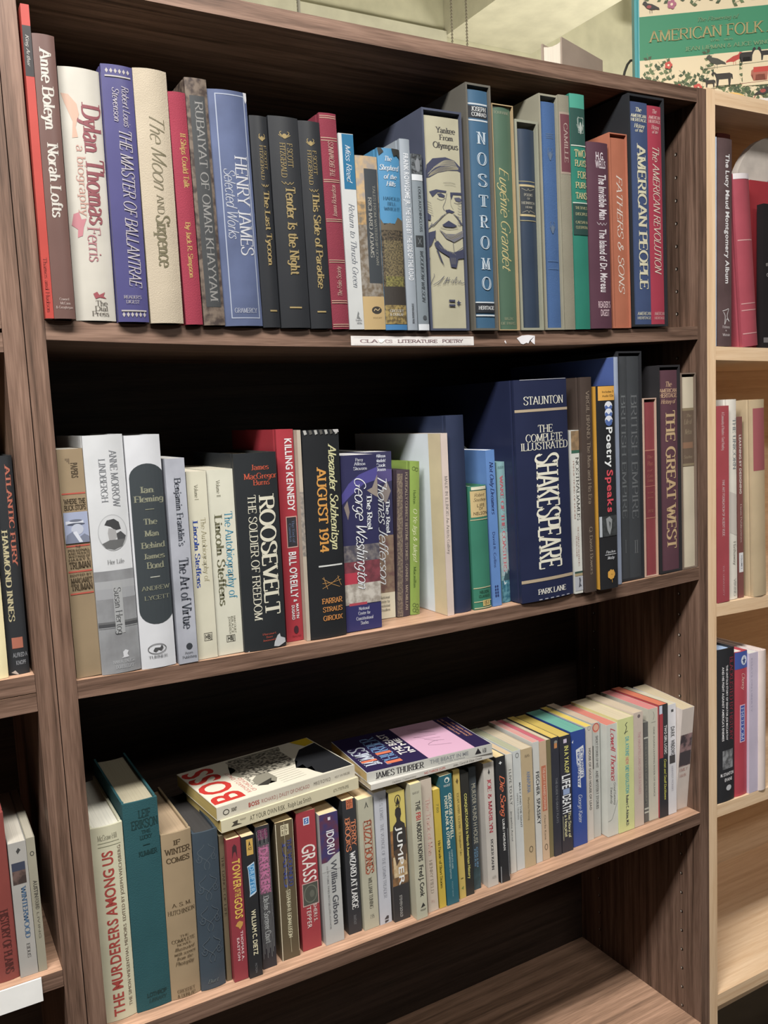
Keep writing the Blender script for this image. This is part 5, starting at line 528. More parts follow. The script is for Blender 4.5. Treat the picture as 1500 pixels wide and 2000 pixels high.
B('hardcover_book','black spine with orange label, white and red lettering and yellow flower',(0.7087,-0.012,1.1219),-0.42,0.0329,0.2855,0.15,'h',(42,43,46),(250,246,233),0.001,[('r', 0.0026, 0.0329, 0.2848, 0.2654, (221,167,84)),('t', 'Includes 3', 'Sb', 0.0099, 0.0313, 0.2786, 0.2758, (96,73,39), 'h'),('t', 'Audio CDs', 'Sb', 0.0099, 0.0313, 0.273, 0.2702, (96,73,39), 'h'),('e', 0.0138, 0.0283, 0.264, 0.2507, (222,227,237)),('p', [(0.0138, 0.2569),(0.0165, 0.259),(0.0211, 0.2555),(0.0257, 0.259),(0.0283, 0.2569),(0.0263, 0.2514),(0.0211, 0.2493),(0.0158, 0.2514)], (85,110,170)),('e', 0.0138, 0.0283, 0.2541, 0.2408, (222,227,237)),('p', [(0.0138, 0.2472),(0.0165, 0.2493),(0.0211, 0.2457),(0.0257, 0.2493),(0.0283, 0.2472),(0.0263, 0.2415),(0.0211, 0.2395),(0.0158, 0.2415)], (85,110,170)),('e', 0.0138, 0.0283, 0.2443, 0.231, (222,227,237)),('p', [(0.0138, 0.2374),(0.0165, 0.2395),(0.0211, 0.2359),(0.0257, 0.2395),(0.0283, 0.2374),(0.0263, 0.2317),(0.0211, 0.2296),(0.0158, 0.2317)], (85,110,170)),('t', 'Poetry', 'Sb', 0.0158, 0.027, 0.2282, 0.1723, (234,238,240), 'd'),('t', 'Speaks', 'Sb', 0.0151, 0.0263, 0.1687, 0.1092, (212,83,94), 'd'),('r', 0.0, 0.0046, 0.1042, 0.0753, (174,180,187)),('n', 0.0053, 0.0329, 0.1042, 0.0753, (69,72,74), (55,58,59), 30),('p', [(0.0115, 0.1006),(0.0181, 0.1035),(0.023, 0.0984),(0.0217, 0.0869),(0.0181, 0.0767),(0.0138, 0.0839)], (144,148,151)),('p', [(0.0165, 0.097),(0.0204, 0.0941),(0.0184, 0.0854)], (83,87,89)),('t', 'Paschen', 'it', 0.0099, 0.028, 0.0549, 0.0512, (224,227,233), 'h'),('r', 0.0082, 0.0296, 0.0495, 0.0488, (224,227,233)),('t', 'Mosby', 'it', 0.0125, 0.0263, 0.0469, 0.0425, (224,227,233), 'h'),('e', 0.0211, 0.0263, 0.0242, 0.0169, (214,163,79)),('e', 0.0193, 0.0246, 0.0214, 0.014, (214,163,79)),('e', 0.0154, 0.0207, 0.0207, 0.0133, (214,163,79)),('e', 0.0123, 0.0176, 0.0226, 0.0153, (214,163,79)),('e', 0.0123, 0.0176, 0.0258, 0.0185, (214,163,79)),('e', 0.0155, 0.0207, 0.0278, 0.0205, (214,163,79)),('e', 0.0194, 0.0246, 0.027, 0.0198, (214,163,79)),('k', [(0.0197, 0.0169),(0.0204, 0.0088)], (214,163,79), 0.7)],side=[(0.0, 0.01, (208,156,67)), (0.01, 0.15, (47,47,50))],group='books on the middle shelf')
B('hardcover_book','tall hardcover showing its blue cover behind the poetry book, worn grey spine',(0.7533,0.0,1.1222),-0.28,0.0072,0.3252,0.235,'h',(156,167,190),(247,243,230),0.0005,[],side=[(0.0, 0.235, (79,98,157))],group='books on the middle shelf')
SL('tall black slipcase holding two dark matching volumes',(0.7643,0.006,1.1234),-0.18,0.0472,0.3321,0.23,(46,47,51),0.0025)
B('hardcover_book','narrow dark grey volume, left of two inside the tall black slipcase',(0.7672,0.008,1.1262),-0.18,0.0175,0.3225,0.215,'h',(71,74,78),(207,203,191),0.001,[('t', 'BRITISH EMPIRE', 'rm', 0.0049, 0.0136, 0.2692, 0.09, (107,111,114), 'd'),('t', 'I', 'rm', 0.0087, 0.0108, 0.0576, 0.0387, (107,111,114), 'h')],group='books on the middle shelf')
B('hardcover_book','dark grey volume, right of two inside the tall black slipcase',(0.785,0.008,1.1262),-0.18,0.0233,0.3225,0.215,'h',(67,70,74),(203,199,186),0.001,[('t', 'BRITISH EMPIRE', 'rm', 0.0065, 0.0182, 0.2689, 0.0878, (102,105,108), 'd'),('t', 'II', 'rm', 0.0089, 0.0168, 0.0551, 0.036, (102,105,108), 'h')],group='books on the middle shelf')
SL('short crimson boxed book with worn cream edges between two black slipcases',(0.8122,0.004,1.124),-0.27,0.0265,0.2638,0.17,(199,170,153),0.0016)
B('hardcover_book','crimson book with darker lettered panel, inside the worn cream edged slipcase',(0.8142,0.006,1.1259),-0.27,0.0222,0.256,0.155,'h',(142,72,77),(223,216,194),0.0008,[('r', 0.0, 0.0222, 0.1851, 0.0864, (124,61,67)),('r', 0.0, 0.0222, 0.1866, 0.1851, (183,125,110)),('r', 0.0, 0.0222, 0.1334, 0.1327, (183,125,110)),('r', 0.0, 0.0222, 0.0864, 0.0853, (183,125,110)),('t', 'The', 'it', 0.0062, 0.0178, 0.1785, 0.1741, (169,110,97), 'h'),('t', 'Plays', 'it', 0.0062, 0.0178, 0.1697, 0.1638, (169,110,97), 'h'),('t', 'of', 'it', 0.0062, 0.0178, 0.1578, 0.1549, (169,110,97), 'h'),('t', 'Carlo', 'it', 0.0062, 0.0178, 0.1505, 0.146, (169,110,97), 'h'),('t', 'Goldoni', 'it', 0.0062, 0.0178, 0.1438, 0.1393, (169,110,97), 'h'),('t', 'in a new', 'it', 0.0062, 0.0178, 0.1253, 0.1223, (169,110,97), 'h'),('t', 'version', 'it', 0.0062, 0.0178, 0.1178, 0.1149, (169,110,97), 'h'),('t', '1930', 'it', 0.0062, 0.0178, 0.0984, 0.0939, (169,110,97), 'h')],group='books on the middle shelf')
SL('black slipcase around the maroon western history near the right side panel',(0.8415,0.002,1.1253),-0.38,0.0451,0.3093,0.215,(47,46,49),0.003)
B('hardcover_book','maroon history book with bronze capitals, inside the black slipcase at right',(0.8449,0.004,1.1286),-0.38,0.038,0.2987,0.2,'h',(99,69,79),(220,214,192),0.001,[('t', 'The', 'ib', 0.0137, 0.0266, 0.2819, 0.2745, (197,164,137), 'h'),('t', 'AMERICAN', 'sl', 0.0008, 0.0372, 0.2716, 0.2663, (197,164,137), 'h'),('t', 'HERITAGE', 'sl', 0.0008, 0.0372, 0.2648, 0.2589, (197,164,137), 'h'),('t', 'History of', 'ib', 0.0038, 0.0349, 0.2559, 0.25, (197,164,137), 'h'),('t', 'THE GREAT WEST', 'rb', 0.0129, 0.0319, 0.2396, 0.0325, (201,174,136), 'd')],group='books on the middle shelf')
SL('brown slipcase against the right side panel of the middle shelf',(0.8873,0.001,1.1262),-0.38,0.032,0.2964,0.19,(127,111,99),0.002)
B('hardcover_book','cream book with dark brown label, inside the slipcase by the right panel',(0.8897,0.003,1.1286),-0.38,0.0269,0.2878,0.175,'h',(213,202,180),(223,217,195),0.001,[('r', 0.0, 0.0269, 0.2411, 0.1541, (113,96,83)),('r', 0.0, 0.0269, 0.2419, 0.238, (147,133,108)),('r', 0.0022, 0.0242, 0.1906, 0.1815, (146,114,93)),('r', 0.0, 0.0269, 0.1586, 0.1549, (147,133,108)),('t', 'The', 'it', 0.0108, 0.0215, 0.2328, 0.2283, (168,152,128), 'h'),('t', 'Life of', 'it', 0.0054, 0.0229, 0.2252, 0.2178, (168,152,128), 'h'),('t', 'Nelson', 'it', 0.0067, 0.0215, 0.2102, 0.2026, (168,152,128), 'h'),('t', 'Southey', 'it', 0.004, 0.0229, 0.1708, 0.1663, (168,152,128), 'h')],group='books on the middle shelf')
# ---- paperbacks and hardcovers on the third shelf
B('hardcover_book','cream hardcover with bold red lettering reading upward, leftmost on third shelf',(0.0019,0.0206,0.7296),0.31,0.0345,0.2252,0.15,'h',(211,208,182),(229,226,212),0.0025,[('t', 'THE MURDERERS AMONG US', 'Sb', 0.0103, 0.0214, 0.1969, 0.0055, (172,77,71), 'u'),('t', 'THE SIMON WIESENTHAL MEMOIRS  EDITED BY JOSEPH WECHSBERG', 'Ss', 0.0269, 0.0303, 0.2004, 0.0123, (120,102,87), 'u'),('t', 'McGraw-Hill', 'rm', 0.0069, 0.0276, 0.2162, 0.2103, (138,136,118), 'h'),('r', 0.0069, 0.0293, 0.2074, 0.2068, (166,166,142)),('r', 0.0069, 0.031, 0.2033, 0.2027, (166,166,142))],group='paperbacks and hardcovers on the third shelf')
B('hardcover_book','tall dark teal hardcover with darker stamped lettering second on third shelf',(0.0367,0.0206,0.7291),0.44,0.0384,0.2444,0.155,'h',(46,86,92),(175,167,144),0.001,[('t', 'LEIF', 'sl', 0.0161, 0.0299, 0.234, 0.2252, (34,60,61), 'h'),('t', 'ERIKSON', 'sl', 0.0077, 0.0376, 0.2228, 0.2133, (34,60,61), 'h'),('t', 'THE', 'sl', 0.0184, 0.0284, 0.2103, 0.2068, (34,60,61), 'h'),('t', 'LUCKY', 'sl', 0.0161, 0.0299, 0.2044, 0.2002, (34,60,61), 'h'),('t', 'KUMMER', 'sl', 0.0138, 0.0346, 0.1865, 0.1811, (34,60,61), 'h'),('t', 'LOTHROP', 'sl', 0.0115, 0.0338, 0.0193, 0.0149, (34,60,61), 'h'),('t', 'LIBRARY', 'it', 0.0131, 0.0338, 0.0125, 0.0081, (34,60,61), 'h'),('r', 0.0192, 0.0269, 0.1937, 0.1928, (34,60,61))],cloth=1,group='paperbacks and hardcovers on the third shelf')
B('hardcover_book','tan hardcover with brown capitals stamped near its top, third on third shelf',(0.0754,0.0198,0.7286),0.63,0.0343,0.1982,0.135,'h',(161,142,115),(182,159,131),0.0025,[('t', 'IF', 'sl', 0.013, 0.0213, 0.1895, 0.184, (82,68,51), 'h'),('t', 'WINTER', 'sl', 0.0027, 0.0326, 0.1804, 0.1737, (82,68,51), 'h'),('t', 'COMES', 'sl', 0.0041, 0.0309, 0.1694, 0.1639, (82,68,51), 'h'),('t', 'A. S. M.', 'rm', 0.0069, 0.0292, 0.115, 0.1107, (82,68,51), 'h'),('t', 'HUTCHINSON', 'rm', 0.0021, 0.033, 0.107, 0.102, (82,68,51), 'h'),('t', 'THE', 'rm', 0.0137, 0.024, 0.076, 0.0735, (82,68,51), 'h'),('t', 'COMPLETE', 'rm', 0.0041, 0.0309, 0.0717, 0.0679, (82,68,51), 'h'),('t', 'NOVEL', 'rm', 0.0096, 0.0268, 0.0661, 0.0636, (82,68,51), 'h'),('t', 'Illustrated', 'it', 0.0069, 0.0302, 0.0617, 0.0579, (82,68,51), 'h'),('t', 'with scenes', 'it', 0.0062, 0.0309, 0.0561, 0.0523, (82,68,51), 'h'),('t', 'from the', 'it', 0.0086, 0.0275, 0.0506, 0.0468, (82,68,51), 'h'),('t', 'Photoplay', 'it', 0.0069, 0.0288, 0.0449, 0.0405, (82,68,51), 'h'),('t', 'GROSSET', 'rm', 0.0069, 0.0275, 0.011, 0.0072, (82,68,51), 'h'),('t', '& DUNLAP', 'rm', 0.0069, 0.0275, 0.0053, 0.0015, (82,68,51), 'h')],group='paperbacks and hardcovers on the third shelf')
B('hardcover_book','dark slate hardcover stamped with faint scroll ornaments beside the tan hardcover',(0.11,0.0177,0.7281),0.77,0.0293,0.1911,0.13,'h',(66,78,89),(67,65,64),0.002,[('k', [(0.0123, 0.1763),(0.0111, 0.1738),(0.008, 0.1712),(0.0046, 0.1686),(0.0049, 0.1661),(0.0067, 0.1635),(0.0093, 0.1609),(0.0124, 0.1584),(0.0151, 0.1558),(0.017, 0.1532),(0.0179, 0.1507),(0.0175, 0.1481),(0.0162, 0.1455)], (89,99,108), 0.7),('k', [(0.0026, 0.1603),(0.0037, 0.1569),(0.0059, 0.1555),(0.008, 0.1565),(0.009, 0.1589),(0.0088, 0.1616),(0.0075, 0.1631),(0.0061, 0.1631),(0.0051, 0.1619),(0.005, 0.1603),(0.0056, 0.1592),(0.0063, 0.159)], (89,99,108), 0.7),('k', [(0.017, 0.1763),(0.0182, 0.1738),(0.0212, 0.1712),(0.0246, 0.1686),(0.0243, 0.1661),(0.0226, 0.1635),(0.0199, 0.1609),(0.0169, 0.1584),(0.0142, 0.1558),(0.0122, 0.1532),(0.0114, 0.1507),(0.0117, 0.1481),(0.013, 0.1455)], (89,99,108), 0.7),('k', [(0.0266, 0.1603),(0.0255, 0.1569),(0.0234, 0.1555),(0.0213, 0.1565),(0.0203, 0.1589),(0.0205, 0.1616),(0.0218, 0.1631),(0.0232, 0.1631),(0.0241, 0.1619),(0.0242, 0.1603),(0.0237, 0.1592),(0.023, 0.159)], (89,99,108), 0.7),('k', [(0.0123, 0.1393),(0.0111, 0.1367),(0.008, 0.1341),(0.0046, 0.1315),(0.0049, 0.1289),(0.0067, 0.1263),(0.0093, 0.1238),(0.0124, 0.1213),(0.0151, 0.1187),(0.017, 0.1161),(0.0179, 0.1135),(0.0175, 0.1109),(0.0162, 0.1083)], (89,99,108), 0.7),('k', [(0.0026, 0.1232),(0.0037, 0.1198),(0.0059, 0.1184),(0.008, 0.1193),(0.009, 0.1218),(0.0088, 0.1245),(0.0075, 0.126),(0.0061, 0.1259),(0.0051, 0.1247),(0.005, 0.1232),(0.0056, 0.1221),(0.0063, 0.1219)], (89,99,108), 0.7),('k', [(0.017, 0.1393),(0.0182, 0.1367),(0.0212, 0.1341),(0.0246, 0.1315),(0.0243, 0.1289),(0.0226, 0.1263),(0.0199, 0.1238),(0.0169, 0.1213),(0.0142, 0.1187),(0.0122, 0.1161),(0.0114, 0.1135),(0.0117, 0.1109),(0.013, 0.1083)], (89,99,108), 0.7),('k', [(0.0266, 0.1232),(0.0255, 0.1198),(0.0234, 0.1184),(0.0213, 0.1193),(0.0203, 0.1218),(0.0205, 0.1245),(0.0218, 0.126),(0.0232, 0.1259),(0.0241, 0.1247),(0.0242, 0.1232),(0.0237, 0.1221),(0.023, 0.1219)], (89,99,108), 0.7),('k', [(0.0123, 0.102),(0.0111, 0.0994),(0.008, 0.0968),(0.0046, 0.0942),(0.0049, 0.0916),(0.0067, 0.089),(0.0093, 0.0864),(0.0124, 0.0837),(0.0151, 0.0811),(0.017, 0.0785),(0.0179, 0.0759),(0.0175, 0.0733),(0.0162, 0.0707)], (89,99,108), 0.7),('k', [(0.0026, 0.0857),(0.0037, 0.0823),(0.0059, 0.0809),(0.008, 0.0818),(0.009, 0.0843),(0.0088, 0.087),(0.0075, 0.0886),(0.0061, 0.0886),(0.0051, 0.0873),(0.005, 0.0857),(0.0056, 0.0846),(0.0063, 0.0844)], (89,99,108), 0.7),('k', [(0.017, 0.102),(0.0182, 0.0994),(0.0212, 0.0968),(0.0246, 0.0942),(0.0243, 0.0916),(0.0226, 0.089),(0.0199, 0.0864),(0.0169, 0.0837),(0.0142, 0.0811),(0.0122, 0.0785),(0.0114, 0.0759),(0.0117, 0.0733),(0.013, 0.0707)], (89,99,108), 0.7),('k', [(0.0266, 0.0857),(0.0255, 0.0823),(0.0234, 0.0809),(0.0213, 0.0818),(0.0203, 0.0843),(0.0205, 0.087),(0.0218, 0.0886),(0.0232, 0.0886),(0.0241, 0.0873),(0.0242, 0.0857),(0.0237, 0.0846),(0.023, 0.0844)], (89,99,108), 0.7),('k', [(0.0123, 0.0643),(0.0111, 0.0617),(0.008, 0.0591),(0.0046, 0.0564),(0.0049, 0.0538),(0.0067, 0.0512),(0.0093, 0.0486),(0.0124, 0.0459),(0.0151, 0.0433),(0.017, 0.0408),(0.0179, 0.0381),(0.0175, 0.0355),(0.0162, 0.0329)], (89,99,108), 0.7),('k', [(0.0026, 0.0479),(0.0037, 0.0445),(0.0059, 0.043),(0.008, 0.044),(0.009, 0.0465),(0.0088, 0.0492),(0.0075, 0.0508),(0.0061, 0.0508),(0.0051, 0.0495),(0.005, 0.0479),(0.0056, 0.0468),(0.0063, 0.0466)], (89,99,108), 0.7),('k', [(0.017, 0.0643),(0.0182, 0.0617),(0.0212, 0.0591),(0.0246, 0.0564),(0.0243, 0.0538),(0.0226, 0.0512),(0.0199, 0.0486),(0.0169, 0.0459),(0.0142, 0.0433),(0.0122, 0.0408),(0.0114, 0.0381),(0.0117, 0.0355),(0.013, 0.0329)], (89,99,108), 0.7),('k', [(0.0266, 0.0479),(0.0255, 0.0445),(0.0234, 0.043),(0.0213, 0.044),(0.0203, 0.0465),(0.0205, 0.0492),(0.0218, 0.0508),(0.0232, 0.0508),(0.0241, 0.0495),(0.0242, 0.0479),(0.0237, 0.0468),(0.023, 0.0466)], (89,99,108), 0.7),('t', 'Burt', 'it', 0.0073, 0.0205, 0.0125, 0.008, (108,119,121), 'h')],group='paperbacks and hardcovers on the third shelf')
B('paperback_book','narrow worn olive brown spine wedged between slate hardcover and red paperback',(0.1416,0.0213,0.7274),0.63,0.0059,0.1793,0.105,'p',(111,100,80),(182,172,144),0.0,[('t', 'THE DANCE OF LIFE', 'rm', 0.0018, 0.0044, 0.1543, 0.0805, (62,55,44), 'd')],group='paperbacks and hardcovers on the third shelf')
B('paperback_book','red paperback with yellow block lettering below the stacked books',(0.1484,0.0141,0.7274),0.42,0.0171,0.1759,0.105,'p',(149,64,73),(255,227,181),0.0,[('p', [(0.006, 0.1512),(0.0069, 0.1656),(0.0094, 0.1687),(0.012, 0.1656),(0.0123, 0.1512),(0.0103, 0.1593),(0.0082, 0.1587)], (70,46,51)),('t', 'TOWER', 'Sb', 0.0058, 0.0147, 0.1499, 0.1141, (222,189,94), 'd'),('t', 'OF THE', 'Sb', 0.0069, 0.0137, 0.1135, 0.104, (222,189,94), 'd'),('t', 'GODS', 'Sb', 0.0058, 0.0147, 0.1027, 0.0772, (222,189,94), 'd'),('p', [(0.0051, 0.0689),(0.0077, 0.0728),(0.0103, 0.074),(0.0146, 0.0715),(0.0137, 0.0677),(0.0103, 0.0632),(0.0086, 0.0664)], (198,153,84)),('t', 'THOMAS A.', 'Sb', 0.0106, 0.0134, 0.0613, 0.024, (226,197,198), 'd'),('t', 'EASTON', 'Sb', 0.0058, 0.0086, 0.0536, 0.0253, (226,197,198), 'd')],group='paperbacks and hardcovers on the third shelf')
B('paperback_book','black paperback with a blue banner title and cream author name',(0.1662,0.0109,0.7271),0.28,0.0162,0.1757,0.105,'p',(47,48,51),(231,206,164),0.0,[('r', 0.0055, 0.0136, 0.1716, 0.152, (206,169,93)),('p', [(0.0078, 0.1621),(0.0094, 0.1697),(0.011, 0.1621),(0.0094, 0.1646)], (55,51,49)),('t', 'ACE', 'sl', 0.0071, 0.012, 0.1615, 0.1583, (55,51,49), 'h'),('p', [(0.0049, 0.1388),(0.0138, 0.1426),(0.0146, 0.1051),(0.0122, 0.1032),(0.0058, 0.1007),(0.0065, 0.1058),(0.0058, 0.1337)], (198,217,234)),('p', [(0.0055, 0.1375),(0.0133, 0.1407),(0.014, 0.1064),(0.0068, 0.1032),(0.0073, 0.107),(0.0065, 0.1337)], (67,136,188)),('t', 'DRIFTER', 'Sb', 0.0078, 0.0127, 0.1381, 0.1058, (160,201,232), 'd'),('t', 'WILLIAM C. DIETZ', 'Sb', 0.0065, 0.0117, 0.0841, 0.0275, (228,221,189), 'd'),('t', 'FICTION', 'Ss', 0.0073, 0.0097, 0.0171, 0.0054, (124,126,129), 'd')],group='paperbacks and hardcovers on the third shelf')
B('paperback_book','badly creased black paperback with scuffed magenta title streaks',(0.186,0.0185,0.7269),0.37,0.0176,0.1793,0.105,'p',(57,56,61),(223,200,158),0.0,[('n', 0.0026, 0.015, 0.1752, 0.1624, (145,78,114), (58,56,61), 200),('n', 0.0021, 0.0155, 0.1547, 0.0949, (187,92,143), (73,58,69), 160),('t', 'DARKER', 'Sb', 0.0035, 0.0141, 0.1522, 0.0969, (199,107,156), 'd'),('t', 'Darker Sorcerer Court', 'sl', 0.0053, 0.0123, 0.0917, 0.0316, (175,178,179), 'd'),('k', [(0.0014, 0.1739),(0.0018, 0.124),(0.0016, 0.0132)], (176,178,177), 0.28),('k', [(0.0032, 0.1656),(0.0035, 0.1169),(0.0033, 0.0191)], (176,178,177), 0.28),('k', [(0.0049, 0.1573),(0.0053, 0.1098),(0.0051, 0.0251)], (176,178,177), 0.28),('k', [(0.0067, 0.1739),(0.007, 0.1027),(0.0069, 0.0132)], (176,178,177), 0.28),('k', [(0.0085, 0.1656),(0.0088, 0.124),(0.0086, 0.0191)], (176,178,177), 0.28),('k', [(0.0102, 0.1573),(0.0106, 0.1169),(0.0104, 0.0251)], (176,178,177), 0.28),('k', [(0.012, 0.1739),(0.0123, 0.1098),(0.0121, 0.0132)], (176,178,177), 0.28),('k', [(0.0137, 0.1656),(0.0141, 0.1027),(0.0139, 0.0191)], (176,178,177), 0.28),('k', [(0.0155, 0.1573),(0.0158, 0.124),(0.0157, 0.0251)], (176,178,177), 0.28)],group='paperbacks and hardcovers on the third shelf')
B('paperback_book','olive brown paperback with blue title and pale crease down its middle',(0.2119,0.0213,0.7266),0.32,0.0235,0.1762,0.105,'p',(99,88,69),(255,228,175),0.0,[('r', 0.0071, 0.0176, 0.1717, 0.1581, (212,204,173)),('t', 'DEL', 'Sb', 0.0085, 0.016, 0.1704, 0.1659, (99,88,69), 'h'),('t', 'REY', 'Sb', 0.0085, 0.016, 0.164, 0.1594, (99,88,69), 'h'),('t', 'THE WOUNDED', 'sl', 0.0146, 0.0198, 0.1529, 0.0922, (73,81,138), 'd'),('t', 'LAND', 'sl', 0.008, 0.0132, 0.1497, 0.0922, (73,81,138), 'd'),('t', 'STEPHEN R. DONALDSON', 'rb', 0.0099, 0.015, 0.0889, 0.0267, (219,213,183), 'd'),('k', [(0.0118, 0.175),(0.0118, 0.0876),(0.0127, 0.008)], (206,199,170), 0.4),('k', [(0.0007, 0.175),(0.0012, 0.0876),(0.0007, -0.0041)], (221,213,191), 0.9),('k', [(0.023, 0.1788),(0.0228, 0.0067)], (210,201,172), 0.5)],group='paperbacks and hardcovers on the third shelf')
B('paperback_book','red paperback with tall slanted white title and dark square picture',(0.2411,0.0246,0.7264),0.33,0.0253,0.1792,0.105,'p',(163,67,74),(230,203,161),0.0,[('r', 0.0091, 0.0172, 0.1716, 0.1617, (219,227,238)),('r', 0.0101, 0.0162, 0.1703, 0.1631, (78,112,173)),('k', [(0.0147, 0.169),(0.0121, 0.1677),(0.0142, 0.1657),(0.0116, 0.1644)], (228,237,248), 0.8),('t', 'GRASS', 'Ss', 0.0051, 0.0228, 0.1361, 0.0888, (233,225,220), 'd'),('t', 'GRASS', 'Ss', 0.0053, 0.023, 0.1357, 0.0884, (233,225,220), 'd'),('r', 0.003, 0.0248, 0.0874, 0.0572, (197,161,157)),('r', 0.004, 0.0238, 0.0861, 0.0586, (82,85,78)),('o', 0.0056, 0.0223, 0.0834, 0.0613, (115,118,107), 1.2),('e', 0.0127, 0.019, 0.0767, 0.0673, (103,105,96)),('t', 'SHERI S.', 'Ss', 0.0167, 0.0213, 0.0579, 0.0344, (233,225,220), 'd'),('t', 'TEPPER', 'Ss', 0.0076, 0.0132, 0.0565, 0.0283, (233,225,220), 'd')],group='paperbacks and hardcovers on the third shelf')
B('paperback_book','paperback with violet and red art above a pale grey lower half',(0.271,0.0205,0.726),-0.1,0.0252,0.171,0.105,'p',(187,189,188),(236,209,166),0.0,[('n', 0.0, 0.0252, 0.1743, 0.1082, (101,62,81), (72,65,109), 18),('r', 0.0116, 0.0151, 0.1657, 0.1617, (231,228,237)),('t', 'IDORU', 'Ss', 0.0086, 0.0186, 0.1484, 0.1176, (237,237,242), 'd'),('t', 'IDORU', 'Ss', 0.0088, 0.0189, 0.148, 0.1173, (237,237,242), 'd'),('p', [(0.0, 0.1028),(0.0075, 0.1082),(0.0176, 0.1149),(0.0252, 0.1176),(0.0252, 0.0961),(0.0, 0.0961)], (187,189,188)),('t', 'William Gibson', 'Ss', 0.0121, 0.0201, 0.1089, 0.0249, (81,83,90), 'd'),('t', 'William Gibson', 'Ss', 0.0122, 0.0202, 0.1086, 0.0246, (81,83,90), 'd'),('t', 'NEW YORK TIMES BESTSELLING AUTHOR', 'Ss', 0.006, 0.0083, 0.1028, 0.0201, (146,148,149), 'd')],group='paperbacks and hardcovers on the third shelf')
B('paperback_book','black paperback with orange author name over white title lettering',(0.3054,0.0249,0.7258),-0.12,0.0183,0.1787,0.105,'p',(58,59,63),(255,224,180),0.0,[('r', 0.0055, 0.0147, 0.1794, 0.1665, (205,122,90)),('t', 'DEL', 'Sb', 0.0066, 0.0136, 0.1774, 0.1733, (117,64,49), 'h'),('t', 'REY', 'Sb', 0.0066, 0.0136, 0.172, 0.1679, (117,64,49), 'h'),('t', 'TERRY', 'sl', 0.0103, 0.0172, 0.1509, 0.1161, (220,139,103), 'd'),('t', 'BROOKS', 'sl', 0.0026, 0.0092, 0.1557, 0.1107, (220,139,103), 'd'),('t', 'WIZARD AT LARGE', 'rb', 0.0066, 0.0147, 0.11, 0.0325, (243,244,244), 'd'),('t', 'FANTASY', 'Ss', 0.0073, 0.011, 0.0242, 0.0116, (134,137,140), 'd')],side=[(0.0, 0.105, (55,56,59))],group='paperbacks and hardcovers on the third shelf')
B('paperback_book','khaki grey paperback with rust slab title between two fine rules',(0.3262,0.0219,0.7257),-0.25,0.0214,0.176,0.105,'p',(188,186,167),(255,225,179),0.0,[('p', [(0.009, 0.1624),(0.0118, 0.1713),(0.0146, 0.1624),(0.0128, 0.1638),(0.0118, 0.1685),(0.0107, 0.1638)], (73,75,71)),('t', 'FUZZY BONES', 'sl', 0.0073, 0.0167, 0.1467, 0.0739, (170,91,68), 'd'),('r', 0.0058, 0.0064, 0.1447, 0.0753, (170,91,68)),('r', 0.0176, 0.0182, 0.1447, 0.0753, (170,91,68)),('t', 'WILLIAM TUNING', 'rm', 0.009, 0.0141, 0.0697, 0.0272, (103,101,91), 'd'),('t', '7.95', 'rm', 0.0086, 0.015, 0.0188, 0.0139, (133,133,122), 'h')],group='paperbacks and hardcovers on the third shelf')
B('paperback_book','pale grey paperback with faint lettering and small publisher mark at its foot',(0.3491,0.0216,0.7255),-0.06,0.0173,0.1793,0.105,'p',(199,202,211),(231,229,221),0.0,[('t', 'C. S. LEWIS   THE VOYAGE OF THE DAWN TREADER', 'rm', 0.0072, 0.0117, 0.17, 0.0345, (147,149,159), 'd'),('p', [(0.0069, 0.0069),(0.0104, 0.0104),(0.0129, 0.0097),(0.0124, 0.0026),(0.0072, 0.0005)], (72,69,73)),('r', 0.006, 0.0138, 0.0055, 0.0044, (199,202,211))],group='paperbacks and hardcovers on the third shelf')
B('paperback_book','paperback with dark standing silhouette against yellow at its top',(0.368,0.0167,0.7255),-0.34,0.0235,0.1757,0.105,'p',(71,66,63),(255,238,176),0.0,[('r', 0.0, 0.0235, 0.1786, 0.1107, (210,194,112)),('n', 0.0, 0.0235, 0.1246, 0.0488, (170,125,84), (100,84,68), 14),('r', 0.0, 0.0235, 0.0488, -0.0024, (59,58,60)),('n', 0.0023, 0.0223, 0.0883, 0.0601, (216,194,157), (164,135,97), 20),('p', [(0.0035, 0.1211),(0.0047, 0.1302),(0.0099, 0.1357),(0.0099, 0.1399),(0.008, 0.1455),(0.0089, 0.1524),(0.0129, 0.1545),(0.0169, 0.1517),(0.0174, 0.1441),(0.0155, 0.1385),(0.016, 0.1351),(0.0216, 0.1302),(0.023, 0.119),(0.023, 0.0967),(0.0035, 0.0911)], (59,56,56)),('p', [(0.0035, 0.0967),(0.023, 0.1023),(0.0211, 0.0791),(0.0141, 0.0862),(0.007, 0.0756)], (86,72,63)),('e', 0.0085, 0.0174, 0.171, 0.1586, (57,54,51)),('e', 0.0096, 0.0162, 0.1697, 0.1586, (210,194,112)),('p', [(0.0099, 0.1586),(0.0129, 0.169),(0.016, 0.1586)], (57,54,51)),('t', 'TOR', 'sl', 0.0094, 0.0164, 0.1579, 0.1531, (57,54,51), 'h'),('t', 'JUMPER', 'Ss', 0.0094, 0.0169, 0.1288, 0.0488, (238,239,238), 'd'),('t', 'JUMPER', 'Ss', 0.0097, 0.0173, 0.1284, 0.0484, (238,239,238), 'd'),('t', 'STEVEN GOULD', 'Ss', 0.0085, 0.0122, 0.0347, 0.0048, (202,202,199), 'd')],group='paperbacks and hardcovers on the third shelf')
